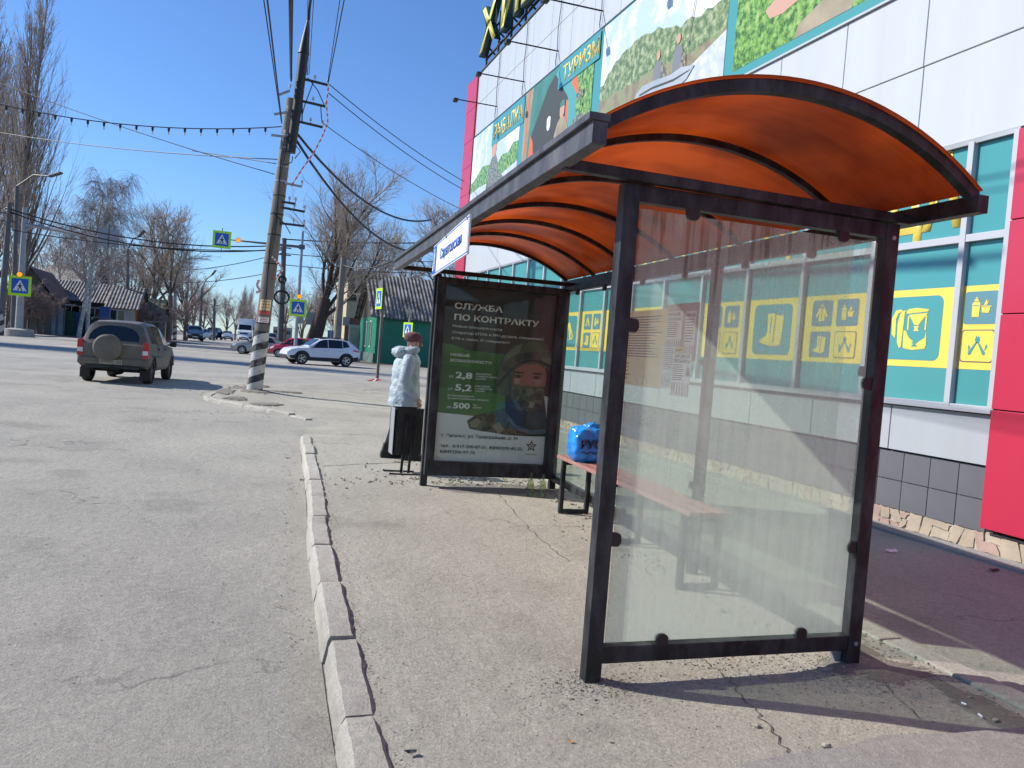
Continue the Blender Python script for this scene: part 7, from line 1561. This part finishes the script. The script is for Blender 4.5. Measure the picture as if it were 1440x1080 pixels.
b = M(); b.loft([[V((x, y, z)) for x, z in ((-.56, zr - .01), (-.3, zr + .018), (.3, zr + .018), (.56, zr - .01))] for y, zr in ((.62, 1.52), (1.2, 1.60), (1.9, 1.61), (2.45, 1.54))], close=False, cap=False); obj('roof_skin', b, MAT['glass_dark'], wc, smooth=True)
endglass(wc, .14, 1.10, .62, .58, 1.48, .54, MAT['glass_dark'], 'rear_window', -1); endglass(wc, 3.06, 1.06, .70, 2.5, 1.50, .56, MAT['glass_dark'], 'windscreen', 1)
box_part(wc, (0, .03, .45), (1.5, .12, .22), MAT['plastic_dark'], 'rear_bumper', .04); box_part(wc, (0, 4.28, .42), (1.4, .14, .22), MAT['plastic_dark'], 'front_bumper', .04); box_part(wc, (0, 2.2, .30), (1.4, 3.6, .14), MAT['under'], 'underbody', .02)
a_ = gnd(402, 508); c_ = gnd(464, 514)
wc.location = (6.35, 47.3, -.012); wc.rotation_euler.z = R(90 + 14)

# --- generic cars: sedan and hatch seen small
def small_car(name, label, S_, WHs, paint, wrr, cat='car', rear_glass=None, wind=None, sidew=None, grp=None):
    t = car_root(name, label, cat, grp); build_body(t, S_, WHs, wrr, paint)
    for (x, y) in WHs: wheel(t, x, y, wrr, .19, 7)
    L_ = S_[-1][0]
    for s in (-1, 1):
        for P in sidew: side_panel(t, S_, P, s, MAT['glass_dark'], 'side_window')
        box_part(t, (s * .96, wind[0] - .18, 1.0), (.16, .10, .12), MAT['plastic_dark'], 'mirror', .03)
        side_panel(t, S_, [(L_ - .42, -.22), (L_ - .14, -.34), (L_ - .14, -.12), (L_ - .42, -.03)], s, MAT['lamp_clear'], 'headlight', .004, .02); box_part(t, (s * .58, L_ - .04, S_[-1][2] - .03), (.34, .10, .12), MAT['lamp_clear'], 'headlight', .03)
        box_part(t, (s * .62, .02, S_[0][2] - .10), (.28, .06, .16), MAT['lamp_red'], 'tail_lamp', .02)
    endglass(t, *rear_glass, MAT['glass_dark'], 'rear_window', -1); endglass(t, *wind, MAT['glass_dark'], 'windscreen', 1)
    box_part(t, (0, L_ - .02, .62), (.62, .06, .13), MAT['plastic_dark'], 'grille', .02); box_part(t, (0, L_ - .02, .40), (1.3, .08, .16), MAT['plastic_dark'], 'front_bumper', .03); box_part(t, (0, L_ + .02, .46), (.52, .02, .11), MAT['white_p'], 'number_plate', .003)
    box_part(t, (0, .0, .50), (.52, .02, .11), MAT['white_p'], 'number_plate', .003); box_part(t, (0, L_ / 2, .30), (1.3, L_ * .8, .12), MAT['under'], 'underbody', .02); return t
S3 = [(0, .42, .88, .92, .72, .72, .58), (.12, .30, .95, 1.0, .82, .80, .66), (.70, .24, .95, 1.02, .84, .82, .64), (1.35, .22, .93, 1.40, .85, .83, .58), (2.0, .22, .91, 1.45, .85, .83, .58), (2.5, .22, .90, 1.38, .85, .83, .57), (3.2, .22, .89, .95, .85, .81, .66), (3.9, .24, .80, .85, .82, .76, .60), (4.25, .34, .62, .68, .70, .64, .48)]
W3 = [(-.74, .85), (.74, .85), (-.74, 3.4), (.74, 3.4)]
sw3 = [[(1.02, .12), (1.72, .10), (1.72, .86), (1.38, .84)], [(1.78, .10), (2.48, .10), (2.40, .84), (1.78, .86)], [(2.52, .10), (2.95, .10), (2.55, .70)]]
SILV = mat('silver_beige_paint', (.34, .33, .30), .3, .3, .05, 1, coat=.5); WSED = mat('pale_grey_paint', (.52, .53, .54), .28, 0, .05, 1, coat=.5); DK = mat('dark_grey_blue_paint', (.05, .065, .08), .25, .3, .05, 1, coat=.6); REDP = mat('red_car_paint', (.42, .015, .03), .25, 0, .05, 1, coat=.6)
sed = small_car('parked_car', 'silver beige saloon showing its front beside the foot of the leaning pole', S3, W3, SILV, .31, rear_glass=(.78, 1.02, .60, 1.30, 1.36, .52), wind=(3.14, .95, .66, 2.56, 1.34, .52), sidew=sw3)
sed.location = (xat(372, 62), 62, -.01); sed.location.x = xat(409, 60) + .2; sed.location.y = 60; sed.rotation_euler.z = R(78)
S4 = [(0, .42, .88, .94, .72, .72, .60), (.08, .30, .95, 1.10, .82, .80, .64), (.42, .24, .96, 1.42, .84, .82, .58), (1.0, .22, .95, 1.50, .84, .82, .58), (2.0, .22, .93, 1.50, .84, .82, .58), (2.4, .22, .92, 1.42, .84, .82, .57), (3.0, .22, .91, .97, .84, .80, .66), (3.5, .24, .82, .87, .81, .74, .58), (3.8, .34, .64, .70, .70, .64, .48)]
W4 = [(-.72, .65), (.72, .65), (-.72, 3.05), (.72, 3.05)]
sw4 = [[(.50, .16), (1.1, .10), (1.1, .88), (.62, .86)], [(1.16, .10), (1.9, .10), (1.9, .88), (1.16, .88)], [(1.96, .10), (2.75, .10), (2.35, .80), (1.96, .86)]]
hat = small_car('parked_car', 'red hatchback parked behind the white crossover', S4, W4, REDP, .30, rear_glass=(.12, 1.10, .60, .40, 1.38, .52), wind=(2.94, .97, .66, 2.44, 1.38, .52), sidew=sw4)
hat.location = (xat(442, 62), 57.5, -.01); hat.location.x = xat(418, 57.5) + 2.0; hat.rotation_euler.z = R(72)
S5 = [(0, .46, .98, 1.0, .78, .78, .62), (.08, .36, 1.02, 1.15, .86, .85, .66), (.45, .30, 1.04, 1.60, .88, .87, .64), (1.2, .28, 1.03, 1.68, .89, .88, .65), (2.3, .28, 1.02, 1.66, .89, .88, .64), (2.7, .28, 1.01, 1.56, .89, .87, .62), (3.4, .28, 1.0, 1.07, .89, .86, .72), (4.1, .30, .92, .97, .87, .82, .66), (4.45, .38, .74, .80, .78, .72, .54)]
W5 = [(-.78, .85), (.78, .85), (-.78, 3.55), (.78, 3.55)]
sw5 = [[(.55, .14), (1.3, .10), (1.3, .86), (.72, .84)], [(1.36, .10), (2.15, .10), (2.15, .88), (1.36, .88)], [(2.2, .10), (3.1, .10), (2.65, .80), (2.2, .87)]]
onc = small_car('oncoming_car', 'dark grey crossover coming towards the viewer in the far lane', S5, W5, DK, .36, rear_glass=(.14, 1.15, .62, .42, 1.54, .54), wind=(3.34, 1.07, .72, 2.76, 1.52, .58), sidew=sw5)
onc.location = (xat(273, 122), 122, -.01); onc.rotation_euler.z = R(180 + 6); onc.scale = (1.3,) * 3
def put(src, px_, y, rz, sc, label, nm, paint=None):
    c = dup(src, (xat(px_, y), y, -.01), R(rz), sc, label); c.name = nm
    if paint:
        for ch in bpy.data.objects:
            if ch.parent is c and ch.name.startswith('body'): ch.data = ch.data.copy(); ch.data.materials[0] = paint
    return c
put(sed, 296, 150, 150, 1.35, 'pale saloon parked at the far kerb just right of the oncoming dark car', 'parked_car', WSED)
put(onc, 306, 165, 170, 1.4, 'dark car half hidden behind the pale saloon at the far kerb', 'parked_car')
put(sed, 320, 165, 183, 1.3, 'small white saloon approaching in the middle of the far road', 'oncoming_car', WSED)
put(sed, 344, 172, 180, 1.3, 'small white saloon right in front of the white truck', 'oncoming_car', WSED)
put(onc, 383, 170, 0, 1.3, 'dark distant car just right of the leaning pole', 'distant_car')
# white truck
tk = car_root('box_truck', 'white box truck coming down the far street', 'truck'); 
b = M(); b.loft([[V((x, y, z)) for x, z in ((-1.0, .5), (1.0, .5), (1.0, tz), (.9, tz + .1), (-.9, tz + .1), (-1.0, tz))] for y, tz in ((0, 3.0), (4.6, 3.0))]); obj('cargo_box', b, WP, tk, bevel=.04)
b = M(); b.loft([[V((x, y, z)) for x, z in ((-.95, .45), (.95, .45), (.92, tz), (-.92, tz))] for y, tz in ((4.65, 2.3), (5.3, 2.35), (5.8, 1.5), (6.2, 1.3))]); obj('cab', b, WP, tk, bevel=.06)
endglass(tk, 5.78, 1.55, .82, 5.36, 2.25, .78, MAT['glass_dark'], 'windscreen', 1)
for s in (-1, 1): box_part(tk, (s * .7, 6.18, .95), (.3, .08, .2), MAT['lamp_clear'], 'headlight', .03); box_part(tk, (s * 1.1, 5.6, 1.75), (.15, .1, .35), MAT['plastic_dark'], 'mirror', .02)
box_part(tk, (0, 6.2, .55), (1.8, .12, .25), MAT['plastic_dark'], 'front_bumper', .03); box_part(tk, (0, 6.19, .95), (.8, .05, .2), MAT['plastic_dark'], 'grille', .02)
for (x, y) in ((-.82, 1.3), (.82, 1.3), (-.82, 5.2), (.82, 5.2)): wheel(tk, x, y, .38, .22, 6, 'zinc')
tk.location = (xat(345.5, 185), 185, -.01); tk.rotation_euler.z = R(180); tk.scale = (1.55,) * 3

# ---------------------------------------------------------------- small litter
def scrap(px_, py_, s, mt, name, label, z=.012, seed=1):
    p = gnd(px_, py_, z); r_ = random.Random(seed); b = M(); vs = []
    for k in range(6): a = k * 1.05; q = s * r_.uniform(.5, 1); vs.append((p.x + q * math.cos(a), p.y + q * .5 * math.sin(a), z + r_.uniform(0, s * .35)))
    vs.append((p.x, p.y, z + s * .25)); b.add(vs, [(6, k, (k + 1) % 6) for k in range(6)]); o = obj(name, b, MAT[mt] if isinstance(mt, str) else mt); tag(o, label, 'litter'); return o
scrap(578, 1058, .035, 'ink', 'plastic_scrap', 'torn black scrap lying by the kerb at the bottom of the view', .01)
scrap(1162, 778 - 0, .0001, 'paper_pink', 'paper_scrap', 'tiny pale scrap', .01) if False else None
scrap(1253, 776, .09, 'paper_pink', 'paper_scrap', 'pale pink paper strip lying on the shaded path', .0)
scrap(1397, 803, .08, 'ink', 'leaf_scrap', 'dark dead leaf on the path near the shop wall', .0)
scrap(803, 1043, .018, mat('orange_peel', (.6, .25, .03), .6), 'peel_scrap', 'tiny orange scrap on the pavement before the shelter', .012)
scrap(405, 645, .05, 'ink', 'plastic_scrap', 'dark crumpled scrap on the road beside the kerb end', -.07)
for i, (a, c, lb) in enumerate((((1352, 988), (1362, 992), 'white cigarette end beside the edging stones, nearer'), ((1376, 1004), (1384, 1010), 'white cigarette end beside the edging stones, further right'), ((1340, 1032), (1352, 1036), 'white stub at the tip of the canopy shadow'))):
    P = gnd(*a, .012); Q_ = gnd(*c, .012); b = M(); b.tube([P, P.lerp(Q_, .7)], .0045, 6); o = obj('cigarette_end', b, MAT['white_p']); tag(o, lb, 'litter')
for i, (x, y, s, lb) in enumerate(((1163, 1048, .035, 'pale chipped stone at the bottom right, left one'), (1065, 1020, .025, 'small pale stone before the shadow edge'), (1297, 1048, .04, 'pale flat stone at the bottom right'), (1400, 1012, .03, 'light stone close to the right edge'))):
    p = gnd(x, y, .01); s *= .6; bb = blob((p.x, p.y, .008), (s, s * .7, s * .45), 10, 7, i, .5, 1.5, 2.0); o = obj('loose_stone', bb, MAT['kerb'], None, smooth=True, sharp=30); tag(o, lb, 'stone')
